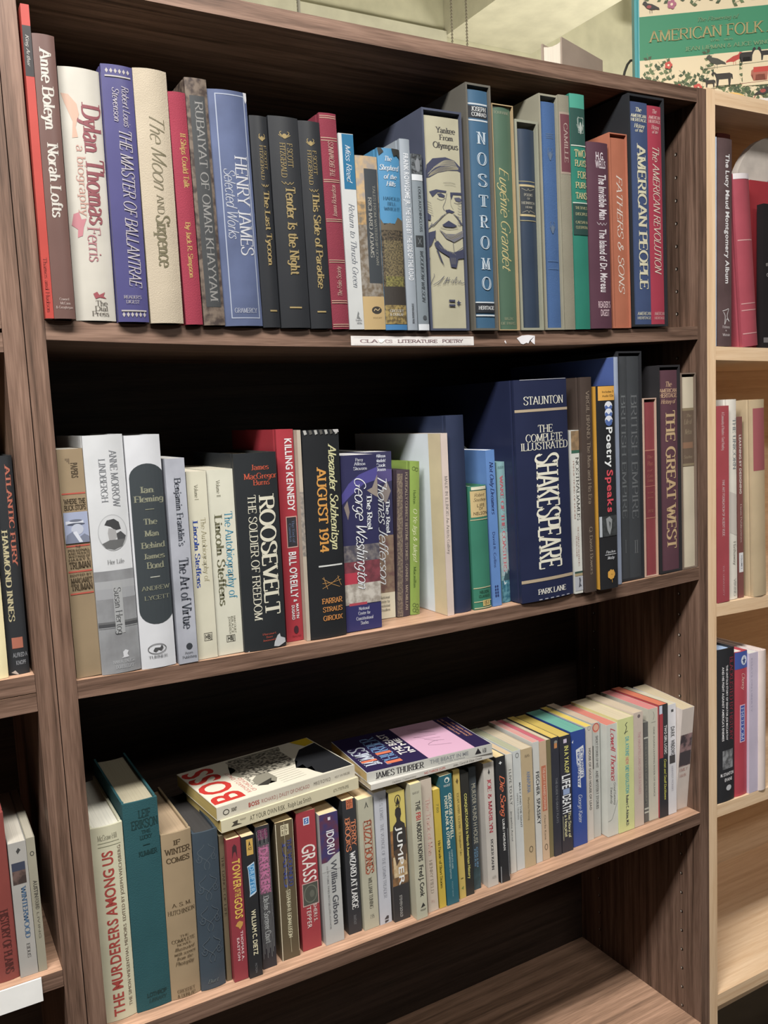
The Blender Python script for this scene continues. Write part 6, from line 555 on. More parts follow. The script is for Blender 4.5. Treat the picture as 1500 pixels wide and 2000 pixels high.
B('paperback_book','putty coloured paperback with black lettering and one red word',(0.3949,0.005,0.7254),-0.67,0.0164,0.185,0.105,'p',(197,195,174),(237,216,161),0.0,[('t', 'BLACK CAT', 'Sb', 0.0033, 0.0131, 0.1739, 0.1712, (118,116,108), 'h'),('t', 'THE', 'Sb', 0.0069, 0.0134, 0.1608, 0.1483, (59,58,57), 'd'),('t', 'FBI', 'Sb', 0.0069, 0.0134, 0.1455, 0.1351, (195,80,77), 'd'),('t', 'NOBODY KNOWS', 'Sb', 0.0069, 0.0134, 0.1323, 0.079, (59,58,57), 'd'),('t', 'Fred J. Cook', 'Sb', 0.0069, 0.0131, 0.0733, 0.03, (59,58,57), 'd'),('p', [(0.0065, 0.015),(0.0101, 0.0215),(0.0131, 0.0165)], (59,58,57)),('t', 'POCKET', 'Sb', 0.0057, 0.0139, 0.0129, 0.0107, (118,116,108), 'h')],group='paperbacks and hardcovers on the third shelf')
B('paperback_book','pinkish cream paperback with faded rose lettering next to the yellow spine',(0.416,0.0108,0.7253),-1.11,0.0159,0.1836,0.105,'p',(208,195,180),(227,216,193),0.0,[('t', 'The Track of Man', 'rm', 0.0057, 0.0118, 0.1573, 0.0779, (207,164,153), 'd'),('t', 'HENRY FIELD', 'rm', 0.0057, 0.0102, 0.0721, 0.0254, (149,137,122), 'd'),('t', '95c', 'rm', 0.0048, 0.0111, 0.016, 0.0123, (214,175,165), 'h')],group='paperbacks and hardcovers on the third shelf')
B('paperback_book','short bright yellow spine with small dark lettering left of the teal paperback',(0.4342,0.0109,0.7253),-1.25,0.0102,0.1659,0.1,'p',(207,182,81),(235,207,128),0.0,[('t', '7100', 'Sb', 0.0036, 0.0072, 0.1457, 0.1336, (146,135,72), 'd'),('t', 'Hit Parade of Short Stories', 'sl', 0.0031, 0.0067, 0.095, 0.0276, (102,92,46), 'd')],group='paperbacks and hardcovers on the third shelf')
B('paperback_book','teal paperback with cream double line title, right of the short yellow spine',(0.4461,0.0104,0.7253),-1.5,0.0186,0.1816,0.105,'p',(53,106,121),(252,238,192),0.0,[('e', 0.0071, 0.0149, 0.1784, 0.1706, (224,231,225)),('e', 0.0082, 0.013, 0.1763, 0.1713, (53,106,121)),('t', 'POCKET', 'Sb', 0.0056, 0.0158, 0.1684, 0.1656, (209,215,210), 'h'),('t', 'GEORGE POWELL', 'Sb', 0.0115, 0.016, 0.1556, 0.0918, (237,237,215), 'd'),('t', 'POINT BLANK & OTHERS', 'Sb', 0.0052, 0.0097, 0.1535, 0.0795, (237,237,215), 'd'),('t', 'COMPLETE AND', 'Ss', 0.0104, 0.0127, 0.0766, 0.0497, (194,215,217), 'd'),('t', 'UNABRIDGED EDITION', 'Ss', 0.0067, 0.0089, 0.0752, 0.0366, (194,215,217), 'd'),('t', 'POCKET BOOK', 'Ss', 0.0084, 0.0104, 0.0322, 0.0102, (137,173,184), 'd')],group='paperbacks and hardcovers on the third shelf')
B('paperback_book','mustard yellow slim paperback right of the teal paperback',(0.469,0.0146,0.7253),-1.23,0.0102,0.1822,0.105,'p',(206,183,106),(238,217,142),0.0,[('p', [(0.0036, 0.1667),(0.0061, 0.171),(0.0077, 0.1667),(0.0061, 0.1624)], (104,89,57)),('t', 'ESCAPE RABBIT, ESCAPING : 12 Imaginative Tales', 'rm', 0.0041, 0.0074, 0.1501, 0.0612, (119,107,65), 'd'),('p', [(0.0031, 0.0145),(0.0071, 0.0175),(0.0061, 0.0123)], (120,136,75)),('r', 0.0031, 0.0071, 0.0294, 0.0279, (119,107,65))],group='paperbacks and hardcovers on the third shelf')
B('paperback_book','very dark slim paperback with yellow lettering right of the mustard one',(0.4803,0.0155,0.7253),-1.02,0.013,0.1742,0.105,'p',(56,56,54),(75,77,75),0.0,[('t', 'CONQUISTADORS in North American History', 'Sb', 0.0047, 0.0086, 0.1457, 0.024, (221,216,125), 'd')],group='paperbacks and hardcovers on the third shelf')
B('paperback_book','charcoal paperback with long pale title and blue lower lettering',(0.4979,0.0223,0.7253),-0.79,0.0114,0.1758,0.105,'p',(71,77,82),(85,86,85),0.0,[('t', 'MURDER HUND H HOUSE', 'Ss', 0.0034, 0.0098, 0.1525, 0.0662, (190,187,168), 'd'),('t', 'COLLIN', 'Sb', 0.0063, 0.0089, 0.061, 0.0319, (114,154,185), 'd'),('t', 'FERRIS', 'Sb', 0.0027, 0.0052, 0.0588, 0.0334, (114,154,185), 'd'),('n', 0.0, 0.0114, 0.0312, -0.0026, (73,93,100), (63,80,84), 20)],group='paperbacks and hardcovers on the third shelf')
B('paperback_book','light grey paperback with red lettering just right of the dark pair',(0.5172,0.0158,0.7254),-0.66,0.0175,0.1792,0.105,'p',(207,202,195),(237,209,142),0.0,[('p', [(0.0073, 0.1647),(0.0091, 0.1706),(0.0108, 0.1647),(0.0091, 0.1618)], (75,73,73)),('t', 'JOE & MARILYN', 'rb', 0.0059, 0.0119, 0.1559, 0.0775, (192,90,100), 'd'),('t', 'ROGER KAHN', 'rb', 0.0073, 0.0112, 0.0692, 0.0234, (91,90,91), 'd'),('t', 'AVON', 'rm', 0.007, 0.014, 0.0144, 0.0106, (167,163,154), 'h')],group='paperbacks and hardcovers on the third shelf')
B('paperback_book','black paperback with orange brush script and white cross mark',(0.5387,0.0152,0.7255),-0.82,0.0158,0.183,0.105,'p',(52,53,56),(247,221,170),0.0,[('r', 0.0067, 0.0082, 0.1761, 0.1717, (240,245,247)),('r', 0.0051, 0.0098, 0.1746, 0.1731, (240,245,247)),('t', 'Die Song', 'sc', 0.0051, 0.013, 0.1562, 0.0953, (237,129,95), 'd'),('t', 'Die Song', 'sc', 0.0054, 0.0133, 0.1556, 0.0947, (237,129,95), 'd'),('t', 'LURIE / MORGAN', 'Sb', 0.0067, 0.0101, 0.0923, 0.0465, (236,237,235), 'd'),('k', [(0.001, 0.0246),(0.0008, -0.0019)], (240,245,251), 0.6),('k', [(0.0143, 0.0774),(0.0147, 0.0057)], (194,197,202), 0.4)],group='paperbacks and hardcovers on the third shelf')
B('paperback_book','slim off white paperback lettered in black, right of the orange script one',(0.5653,0.027,0.7256),-0.83,0.01,0.177,0.105,'p',(224,225,220),(220,194,159),0.0,[('t', 'I LIVE TO FLY', 'Ss', 0.0035, 0.0075, 0.154, 0.1017, (80,82,82), 'd'),('t', 'Jacqueline Auriol', 'Ss', 0.0035, 0.0062, 0.0926, 0.0482, (80,82,82), 'd')],group='paperbacks and hardcovers on the third shelf')
B('paperback_book','white paperback with greenish page edges and round mark near top',(0.5774,0.0287,0.7256),-0.81,0.0141,0.1777,0.105,'p',(211,216,216),(183,184,156),0.0,[('o', 0.0056, 0.0105, 0.1739, 0.1671, (75,77,79), 0.8),('t', 'MARY AND THE GIANT', 'Sb', 0.0093, 0.0121, 0.1299, 0.0625, (120,123,122), 'd'),('t', 'HARRY L. TRUMAN', 'Ss', 0.0048, 0.007, 0.1147, 0.0763, (120,123,122), 'd')],group='paperbacks and hardcovers on the third shelf')
B('paperback_book','tan paperback with blue grey title and oval mark at its foot',(0.5917,0.0271,0.7257),-0.68,0.0187,0.1776,0.105,'p',(198,179,146),(215,200,174),0.0,[('t', '8/6', 'rm', 0.0056, 0.014, 0.1683, 0.1645, (119,107,87), 'h'),('t', 'ANNAPURNA', 'Sb', 0.0079, 0.0138, 0.1432, 0.1112, (121,140,169), 'd'),('t', 'Maurice Herzog', 'Ss', 0.0079, 0.0112, 0.1043, 0.0704, (134,121,95), 'd'),('o', 0.0079, 0.0138, 0.0303, 0.0217, (89,79,63), 0.9)],group='paperbacks and hardcovers on the third shelf')
B('paperback_book','narrow off white paperback with heavy black capitals',(0.6132,0.029,0.7258),-0.52,0.0111,0.1822,0.105,'p',(215,216,212),(225,168,159),0.0,[('t', 'FISCHER', 'Sb', 0.004, 0.0096, 0.1374, 0.102, (60,61,63), 'd'),('t', 'SPASSKY', 'Sb', 0.004, 0.0096, 0.0973, 0.0577, (60,61,63), 'd')],group='paperbacks and hardcovers on the third shelf')
B('paperback_book','sand paperback with long orange panel, pink page edges on top',(0.6251,0.029,0.7259),-0.6,0.0126,0.1803,0.105,'p',(211,186,159),(208,111,123),0.0,[('r', 0.0023, 0.0107, 0.1434, 0.0751, (195,120,94)),('t', 'THE DAY IT RAINED FOREVER', 'Sb', 0.0048, 0.0088, 0.1403, 0.0767, (224,195,176), 'd'),('t', 'Charlie Kane', 'Ss', 0.0045, 0.0076, 0.0688, 0.0312, (120,108,90), 'd'),('o', 0.0043, 0.0091, 0.0241, 0.0154, (90,79,63), 0.8)],group='paperbacks and hardcovers on the third shelf')
B('paperback_book','thin olive brown spine between the sand and charcoal paperbacks',(0.6386,0.0301,0.726),-0.45,0.0077,0.1794,0.105,'p',(131,122,90),(221,207,182),0.0,[],group='paperbacks and hardcovers on the third shelf')
B('paperback_book','charcoal paperback with small orange emblem near its top',(0.6466,0.0283,0.7261),-0.42,0.0133,0.1809,0.105,'p',(60,62,72),(229,200,110),0.0,[('e', 0.0047, 0.0107, 0.1759, 0.1712, (151,150,142)),('r', 0.0047, 0.01, 0.172, 0.1643, (201,141,94)),('t', 'THE GUIDE TO GREAT PLAYS', 'Sb', 0.0053, 0.0088, 0.1193, 0.0504, (123,126,133), 'd')],group='paperbacks and hardcovers on the third shelf')
B('paperback_book','black paperback with yellow and white title and cream subtitle',(0.6617,0.0288,0.7263),-0.28,0.0205,0.1787,0.105,'p',(59,60,69),(217,191,104),0.0,[('r', 0.0072, 0.0133, 0.1736, 0.1674, (216,204,225)),('t', 'IN A YALOF', 'Sb', 0.0086, 0.016, 0.1627, 0.1213, (234,229,138), 'd'),('t', 'LIFE', 'Sb', 0.0029, 0.0177, 0.1189, 0.0984, (248,252,255), 'd'),('r', 0.0041, 0.0164, 0.0977, 0.089, (157,176,214)),('t', 'DEATH', 'Sb', 0.0029, 0.0177, 0.0882, 0.0606, (248,252,255), 'd'),('t', 'The Story of', 'sl', 0.0127, 0.0172, 0.0606, 0.0207, (235,232,185), 'd'),('t', 'a Hospital', 'sl', 0.0057, 0.0103, 0.0582, 0.0239, (235,232,185), 'd'),('k', [(0.0025, 0.0574),(0.0029, 0.0191)], (235,232,185), 0.5)],side=[(0.0, 0.105, (56,58,66))],group='paperbacks and hardcovers on the third shelf')
B('paperback_book','royal blue paperback with tattered white banner, teal page edges',(0.6861,0.0323,0.7266),-0.21,0.0275,0.1788,0.105,'p',(61,86,160),(120,184,167),0.0,[('p', [(0.0088, 0.1497),(0.0234, 0.1544),(0.0242, 0.1449),(0.0226, 0.1323),(0.0237, 0.1054),(0.0165, 0.1038),(0.0171, 0.0895),(0.011, 0.0926),(0.0121, 0.1212),(0.0099, 0.1291)], (231,236,242)),('t', 'DICTIONARY OF', 'sl', 0.0171, 0.0226, 0.1497, 0.1054, (61,86,160), 'd'),('t', 'BIOGRAPHY', 'sl', 0.0116, 0.0154, 0.1465, 0.0926, (61,86,160), 'd'),('t', 'George Kaiser', 'it', 0.0116, 0.0187, 0.0791, 0.0349, (234,242,255), 'd'),('p', [(0.0014, 0.1631),(0.0041, 0.1662),(0.0033, 0.1607)], (243,249,255))],group='paperbacks and hardcovers on the third shelf')
B('paperback_book','narrow off white paperback with yellow page edges right of the royal blue one',(0.7162,0.0351,0.7267),0.04,0.0128,0.1791,0.105,'p',(217,212,204),(242,215,111),0.0,[('o', 0.0045, 0.0096, 0.1789, 0.1726, (108,110,111), 0.6),('t', 'HOUSE OF GOLD HOUSE OF LEAD', 'Sb', 0.0054, 0.0095, 0.1447, 0.0475, (103,103,100), 'd')],group='paperbacks and hardcovers on the third shelf')
B('paperback_book','grey white paperback with a red circle at the top of its spine',(0.7303,0.0368,0.7269),0.2,0.0149,0.1804,0.105,'p',(198,200,195),(219,196,172),0.0,[('e', 0.0007, 0.0142, 0.1799, 0.1647, (226,179,155)),('o', 0.0018, 0.0134, 0.1791, 0.1671, (201,85,81), 1.5),('t', 'SHORT STORIES OF WIT', 'Sb', 0.0067, 0.0112, 0.1599, 0.1094, (122,121,119), 'd'),('t', 'AND MYSTERY STORIES', 'Sb', 0.006, 0.0108, 0.1054, 0.0447, (122,121,119), 'd'),('r', 0.0003, 0.0021, 0.1455, 0.1094, (91,89,85))],group='paperbacks and hardcovers on the third shelf')
B('paperback_book','off white paperback with red script title, coral page edges on top',(0.749,0.0258,0.7273),0.24,0.0211,0.1763,0.105,'p',(218,221,214),(227,143,128),0.0,[('t', 'Lowell Thomas', 'sc', 0.0076, 0.0169, 0.1703, 0.0868, (206,95,104), 'd'),('t', 'Lowell Thomas', 'sc', 0.008, 0.0173, 0.1695, 0.086, (206,95,104), 'd'),('t', 'Good Evening', 'it', 0.0127, 0.0169, 0.0835, 0.0486, (121,124,121), 'd'),('t', 'Everybody', 'it', 0.0059, 0.0101, 0.0779, 0.051, (121,124,121), 'd'),('k', [(0.0, 0.0249),(0.0074, 0.0265),(0.0127, 0.0363),(0.0201, 0.0543)], (159,163,161), 0.7)],group='paperbacks and hardcovers on the third shelf')
B('paperback_book','lime green wide paperback with teal lettering near the right end',(0.7707,0.0241,0.7277),0.14,0.0316,0.1801,0.105,'p',(224,231,167),(232,217,185),0.0,[('k', [(0.0133, 0.155),(0.0174, 0.1647),(0.0152, 0.1695),(0.019, 0.1727)], (71,78,70), 1.2),('k', [(0.0126, 0.1566),(0.0196, 0.159)], (71,78,70), 1.2),('t', "DR. ATKINS'", 'Sb', 0.0145, 0.0215, 0.1502, 0.1194, (114,192,196), 'd'),('t', 'NEW', 'Sb', 0.0145, 0.0208, 0.1178, 0.1064, (232,163,151), 'd'),('t', 'DIET REVOLUTION', 'Sb', 0.0139, 0.0208, 0.1048, 0.0606, (114,192,196), 'd'),('t', 'Robert C. Atkins, M.D.', 'Sb', 0.0145, 0.0196, 0.0573, 0.0079, (84,87,97), 'd')],group='paperbacks and hardcovers on the third shelf')
B('paperback_book','pale pinkish paperback with faded rose lettering right of the lime one',(0.8032,0.0242,0.7279),0.04,0.0195,0.1833,0.105,'p',(218,203,191),(226,207,181),0.0,[('e', 0.0082, 0.0141, 0.1796, 0.174, (125,113,114)),('t', 'THE HAUNTED LAND OF OUR FATHERS', 'Ss', 0.0088, 0.0141, 0.1519, 0.0516, (208,160,164), 'd')],group='paperbacks and hardcovers on the third shelf')
B('paperback_book','short dark grey spine with pale bars set between taller pale paperbacks',(0.8267,0.0274,0.7281),0.2,0.0098,0.162,0.09,'p',(110,110,108),(138,137,129),0.0,[('r', 0.0005, 0.0093, 0.138, 0.1355, (206,208,197)),('r', 0.0005, 0.0093, 0.0232, 0.0206, (206,208,197)),('r', 0.0005, 0.0093, 0.0173, 0.0147, (206,208,197)),('t', 'THE LETTERS OF A PILGRIM', 'Sb', 0.0029, 0.0064, 0.1322, 0.0299, (142,142,133), 'd')],group='paperbacks and hardcovers on the third shelf')
B('paperback_book','cream paperback with small grey title, pink page edges on top',(0.8368,0.0263,0.7285),0.21,0.0195,0.1811,0.105,'p',(217,214,199),(231,149,146),0.0,[('k', [(0.0097, 0.1758),(0.0117, 0.1692),(0.0097, 0.1626)], (121,121,116), 0.6),('r', 0.0058, 0.0146, 0.1593, 0.1585, (157,156,147)),('t', 'ONE AGAIN LEAPING RIVER OF SILENCE', 'Ss', 0.0094, 0.0125, 0.1511, 0.0379, (126,126,121), 'd')],group='paperbacks and hardcovers on the third shelf')
B('paperback_book','black paperback with red upper side and yellow lower lettering',(0.8567,0.0232,0.7287),0.16,0.0183,0.1839,0.105,'p',(58,60,66),(230,134,106),0.0,[('r', 0.0, 0.0064, 0.1827, 0.1694, (222,229,247)),('r', 0.0, 0.0077, 0.1694, 0.0978, (185,77,85)),('r', 0.008, 0.0183, 0.1827, 0.0978, (64,65,69)),('t', 'TWO GIRL LOGIC', 'Sb', 0.0106, 0.0157, 0.1495, 0.1028, (245,245,244), 'd'),('t', 'Great and Small Duckhaven', 'ib', 0.0095, 0.0143, 0.0944, 0.0279, (224,225,116), 'd')],side=[(0.0, 0.105, (180,74,83))],group='paperbacks and hardcovers on the third shelf')
B('paperback_book','white paperback with heavy black capitals and a dark square',(0.8759,0.0231,0.729),-0.04,0.0175,0.1801,0.105,'p',(235,235,240),(230,221,193),0.0,[('r', 0.007, 0.0123, 0.1717, 0.1675, (80,82,84)),('t', 'DARK', 'Sb', 0.006, 0.014, 0.1434, 0.1266, (80,82,84), 'd'),('t', 'WINDOWS', 'Sb', 0.006, 0.014, 0.1216, 0.098, (80,82,84), 'd'),('r', 0.0026, 0.0149, 0.0972, 0.0837, (80,78,80)),('t', 'HARVEST PICKERS', 'Ss', 0.0063, 0.0105, 0.0794, 0.0379, (190,187,199), 'd')],group='paperbacks and hardcovers on the third shelf')
B('paperback_book','leaning pale paperback with a dark photograph, last on the third shelf',(0.8946,0.027,0.7295),0.0,0.0268,0.1726,0.105,'p',(227,217,210),(221,205,173),0.0,[('n', 0.0005, 0.0263, 0.1288, 0.0744, (165,137,138), (83,76,81), 18),('r', 0.0013, 0.0255, 0.0996, 0.0761, (83,78,83)),('t', 'EMILY', 'rm', 0.0027, 0.0215, 0.071, 0.066, (196,149,142), 'h'),('t', 'HAHN', 'rm', 0.004, 0.0188, 0.061, 0.0559, (196,149,142), 'h')],pitch=5.4,group='paperbacks and hardcovers on the third shelf')
# ---- books in the left bookcase
B('hardcover_book','cream hardcover at the left picture edge beside the black jacketed one',(-0.0804,0.0054,1.1405),0.53,0.0179,0.2289,0.15,'h',(228,216,174),(230,220,192),0.002,[],group='books in the left bookcase')
B('hardcover_book','black jacketed hardcover with coral capitals in the left hand bookcase',(-0.0613,0.0114,1.1405),0.53,0.0193,0.2202,0.15,'h',(47,49,52),(184,178,161),0.002,[('t', 'ATLANTIC FURY', 'rb', 0.012, 0.0166, 0.2116, 0.1095, (171,101,84), 'd'),('t', 'HAMMOND INNES', 'rb', 0.0042, 0.0093, 0.1471, 0.0542, (173,164,132), 'd'),('r', 0.0048, 0.0151, 0.0379, 0.0268, (159,100,83)),('t', 'ALFRED A', 'Sb', 0.0048, 0.0183, 0.0221, 0.0178, (132,134,139), 'h'),('t', 'KNOPF', 'Sb', 0.0073, 0.0164, 0.0141, 0.0099, (132,134,139), 'h'),('p', [(0.0019, 0.0024),(0.0058, 0.0045),(0.0097, -0.0008)], (168,158,150)),('r', 0.0, 0.0174, 0.2222, 0.2202, (181,183,188))],group='books in the left bookcase')
# ---- books in the left bookcase
B('hardcover_book','rust red hardcover at the lower left edge of the picture',(-0.1045,0.012,0.8223),-0.2,0.0253,0.1787,0.15,'h',(135,71,66),(205,195,173),0.002,[('t', 'HISTORY OF PLAINS', 'rb', 0.0127, 0.0203, 0.0774, 0.0079, (80,44,42), 'd')],group='books in the left bookcase')
B('paperback_book','grey white paperback with blue lettering in the left hand bookcase',(-0.0788,0.01,0.8223),0.0,0.0171,0.1452,0.14,'p',(168,166,162),(193,187,175),0.0,[('p', [(0.0072, 0.1359),(0.0094, 0.1392),(0.0116, 0.1365),(0.0085, 0.1326)], (67,66,66)),('r', 0.0017, 0.0145, 0.1238, 0.115, (61,66,83)),('n', 0.0017, 0.0145, 0.115, 0.1006, (107,88,83), (66,56,54), 30),('t', 'WINTERWOOD', 'rb', 0.0085, 0.013, 0.098, 0.041, (82,108,138), 'd'),('t', 'EIDUS', 'rm', 0.0085, 0.0116, 0.0354, 0.0196, (108,106,105), 'd')],group='books in the left bookcase')
B('paperback_book','thin grey spine with dark lettering beside the blue lettered paperback',(-0.0611,0.01,0.8223),-0.14,0.0084,0.1465,0.14,'p',(155,151,135),(166,160,145),0.0,[('o', 0.003, 0.0063, 0.1315, 0.1271, (60,61,58), 0.7),('t', 'AUSTIN', 'Sb', 0.003, 0.0066, 0.1001, 0.0816, (80,77,71), 'd'),('t', 'FOUND', 'Sb', 0.003, 0.0066, 0.0805, 0.0685, (108,104,94), 'd'),('t', 'LIVING', 'Ss', 0.0035, 0.0056, 0.0652, 0.0366, (108,104,94), 'd')],group='books in the left bookcase')
# ---- books in the oak bookcase
B('paperback_book','very thin white paperback against the oak side panel',(0.9602,0.002,1.4617),0.27,0.0035,0.3057,0.19,'p',(216,232,255),(218,235,255),0.0,[],group='books in the oak bookcase')
B('hardcover_book','brown glossy hardcover with white spaced lettering in the oak bookcase',(0.9682,0.002,1.4616),0.27,0.0307,0.3059,0.105,'h',(101,82,83),(175,196,224),0.0015,[('t', 'The Lucy Maud Montgomery Album', 'Sb', 0.0154, 0.024, 0.284, 0.0941, (243,242,244), 'd'),('k', [(0.0092, 0.0528),(0.0169, 0.0545),(0.023, 0.056),(0.0191, 0.0451),(0.0246, 0.0373),(0.0184, 0.0411),(0.0138, 0.0326),(0.0148, 0.0451),(0.0111, 0.0513)], (243,242,244), 0.8),('t', 'Fitzhenry', 'rm', 0.0092, 0.0261, 0.031, 0.0271, (218,208,209), 'h'),('t', '&', 'rm', 0.0154, 0.0184, 0.0247, 0.0224, (218,208,209), 'h'),('t', 'Whiteside', 'rm', 0.0092, 0.0261, 0.0192, 0.0153, (218,208,209), 'h')],noise=1,group='books in the oak bookcase')
B('hardcover_book','red leather hardcover leaning left in the oak bookcase with gold bands',(1.025,0.0,1.4599),-5.0,0.036,0.2597,0.062,'h',(177,84,97),(225,199,176),0.004,[('r', 0.0018, 0.0342, 0.1621, 0.1604, (211,158,158)),('r', 0.0018, 0.0342, 0.0665, 0.065, (211,158,158)),('r', 0.0018, 0.0342, 0.0563, 0.0548, (211,158,158)),('r', 0.0018, 0.0342, 0.0208, 0.0191, (211,158,158)),('r', 0.0, 0.036, 0.2597, 0.2515, (236,228,231))],group='books in the oak bookcase')
B('hardcover_book','dusty red hardcover rising behind the brown glossy one in oak bookcase',(1.0463,0.066,1.4594),0.03,0.0298,0.3417,0.17,'h',(176,102,105),(175,191,208),0.002,[],group='books in the oak bookcase')
# ---- books in the oak bookcase
B('paperback_book','red paperback with tiny white lettering in the oak bookcase',(0.964,0.0005,1.0626),-0.23,0.0264,0.3082,0.15,'p',(180,86,93),(199,226,255),0.0,[('t', 'A Community of Readers : Good Reading', 'rm', 0.0105, 0.0164, 0.2989, 0.2398, (237,215,216), 'd'),('t', 'FINE ART FOUNDATION OF ALBERT RUDE', 'rm', 0.0111, 0.0164, 0.1938, 0.1054, (237,215,216), 'd'),('t', 'THE UNIVERSITY', 'rm', 0.0116, 0.0153, 0.059, 0.0099, (213,160,165), 'd')],group='books in the oak bookcase')
B('hardcover_book','white hardcover with grey capitals beside the red paperback in oak bookcase',(0.9999,0.007,1.0616),-0.61,0.0186,0.3183,0.16,'h',(248,243,232),(254,255,245),0.001,[('t', 'THE UNICORN', 'rm', 0.0093, 0.0167, 0.2885, 0.2082, (126,138,144), 'd'),('p', [(0.0019, 0.1741),(0.0177, 0.1684),(0.0177, 0.1021),(0.0019, 0.1087)], (218,210,202)),('t', 'Hathaway', 'rm', 0.0089, 0.0149, 0.0938, 0.055, (157,154,146), 'd'),('t', 'VIKING', 'rm', 0.0089, 0.0149, 0.0342, 0.005, (186,186,181), 'd')],group='books in the oak bookcase')
B('paperback_book','narrow maroon paperback with white label low on its spine',(1.0242,0.0094,1.0609),-0.93,0.0116,0.2912,0.15,'p',(137,89,85),(239,231,215),0.0,[('t', 'LEARNING BY DESIGNING', 'Sb', 0.0041, 0.0087, 0.2626, 0.1689, (231,223,217), 'd'),('r', 0.0012, 0.011, 0.0736, 0.0417, (235,235,237)),('t', 'VOLUME 2', 'Sb', 0.0058, 0.0087, 0.0694, 0.0468, (93,101,118), 'd'),('t', 'Davis Publications', 'rm', 0.0052, 0.0087, 0.1525, 0.0903, (215,196,190), 'd')],group='books in the oak bookcase')
B('hardcover_book','tan hardcover with a maroon spine label near the right picture edge',(1.0489,-0.0007,1.0603),-1.35,0.031,0.317,0.16,'h',(208,187,154),(229,223,203),0.002,[('r', 0.0031, 0.0304, 0.3037, 0.2046, (169,97,102))],group='books in the oak bookcase')
# ---- books in the oak bookcase
B('hardcover_book','black hardcover with white lettering and grey photo, lower in oak bookcase',(0.9629,0.0017,0.7308),0.11,0.0412,0.2548,0.16,'h',(55,56,60),(193,219,255),0.0015,[('t', 'BLACKLISTED BY HISTORY', 'rm', 0.0297, 0.0379, 0.2402, 0.1003, (164,63,79), 'd'),('t', 'THE UNTOLD STORY OF SENATOR JOE MCCARTHY', 'Sb', 0.0206, 0.0247, 0.2276, 0.1029, (253,252,255), 'd'),('t', "AND HIS FIGHT AGAINST AMERICA'S ENEMIES", 'Sb', 0.0115, 0.0157, 0.2259, 0.1029, (253,252,255), 'd'),('n', 0.0124, 0.0371, 0.0865, 0.0547, (165,168,172), (99,101,104), 25),('t', 'M. STANTON', 'Sb', 0.0082, 0.0392, 0.0486, 0.0434, (253,252,255), 'h'),('t', 'EVANS', 'Sb', 0.0173, 0.035, 0.0391, 0.0339, (253,252,255), 'h'),('e', 0.0206, 0.033, 0.027, 0.0175, (213,216,221))],group='books in the oak bookcase')
B('hardcover_book','red hardcover with blue top and white star disc in oak bookcase',(1.0082,0.0039,0.7299),0.11,0.0299,0.2438,0.16,'h',(200,83,97),(255,252,244),0.0015,[('r', 0.0, 0.0299, 0.2434, 0.2152, (78,101,178)),('e', 0.0138, 0.0281, 0.2366, 0.2204, (232,241,255)),('p', [(0.0164, 0.2289),(0.0194, 0.2298),(0.0209, 0.2349),(0.0224, 0.2298),(0.0257, 0.2289),(0.023, 0.2264),(0.0239, 0.2212),(0.0209, 0.2246),(0.0179, 0.2212),(0.0188, 0.2264)], (67,84,134)),('t', 'Cheney', 'sc', 0.0155, 0.0233, 0.2067, 0.1783, (255,222,211), 'd'),('r', 0.0108, 0.0239, 0.1543, 0.0909, (243,200,220)),('r', 0.0126, 0.0224, 0.1526, 0.0926, (80,99,184)),('t', 'FREEDOM', 'rm', 0.0138, 0.0209, 0.15, 0.0944, (214,228,255), 'd')],group='books in the oak bookcase')
B('paperback_book','lavender grey paperback in the oak bookcase beside the red one',(1.039,0.0012,0.7294),-0.03,0.0216,0.2382,0.15,'p',(221,211,232),(245,242,235),0.0,[('t', 'ESSAYS ON LIBERTY', 'Ss', 0.0043, 0.0076, 0.2296, 0.1388, (180,173,198), 'd')],group='books in the oak bookcase')
B('hardcover_book','blush cream hardcover near the right picture edge in oak bookcase',(1.0611,-0.002,0.7291),-0.09,0.0174,0.2395,0.15,'h',(251,235,230),(236,232,226),0.002,[],group='books in the oak bookcase')
# ---------------------------------------------------------------- paperbacks lying on top of the third row
def flat_book(label, x, y, z, yaw, length, thick, depth, cover, pages, art, cover_art):
    rot = Matrix.Rotation(math.radians(yaw), 3, 'Z') @ Matrix.Rotation(-PI / 2, 3, 'Y')
    c, s = math.cos(math.radians(yaw)), math.sin(math.radians(yaw))
    return make_book('paperback_book', label, (x + c * length, y + s * length, z), 0, thick, length, depth, 'p', cover, pages, 0, art, rot=rot.to_euler(), cover_art=cover_art, group='paperbacks lying across the third row')
zb = .7042 + FZ
L_ = .187
def fx(v): return L_ - v
flat_book('cream paperback lying across the row, underneath the white one with red title', .1447, .0120, zb, 4.8, L_, .0145, .108, (214,207,178), (224,198,126),
    [('t', 'AT YOUR OWN RISK . Ralph Lee Smith', 'Ss', .0040, .0100, fx(.036), fx(.118), (74,70,60), 'd'), ('t', '671-77079-095', 'Ss', .0050, .0090, fx(.150), fx(.172), (106,100,86), 'd'), ('p', [(.004, fx(.012)), (.007, fx(.016)), (.009, fx(.014)), (.010, fx(.021)), (.006, fx(.020)), (.004, fx(.026))], (74,70,60)), ('t', 'POCKET', 'Ss', .008, .010, fx(.024), fx(.031), (106,100,86), 'd')], None)
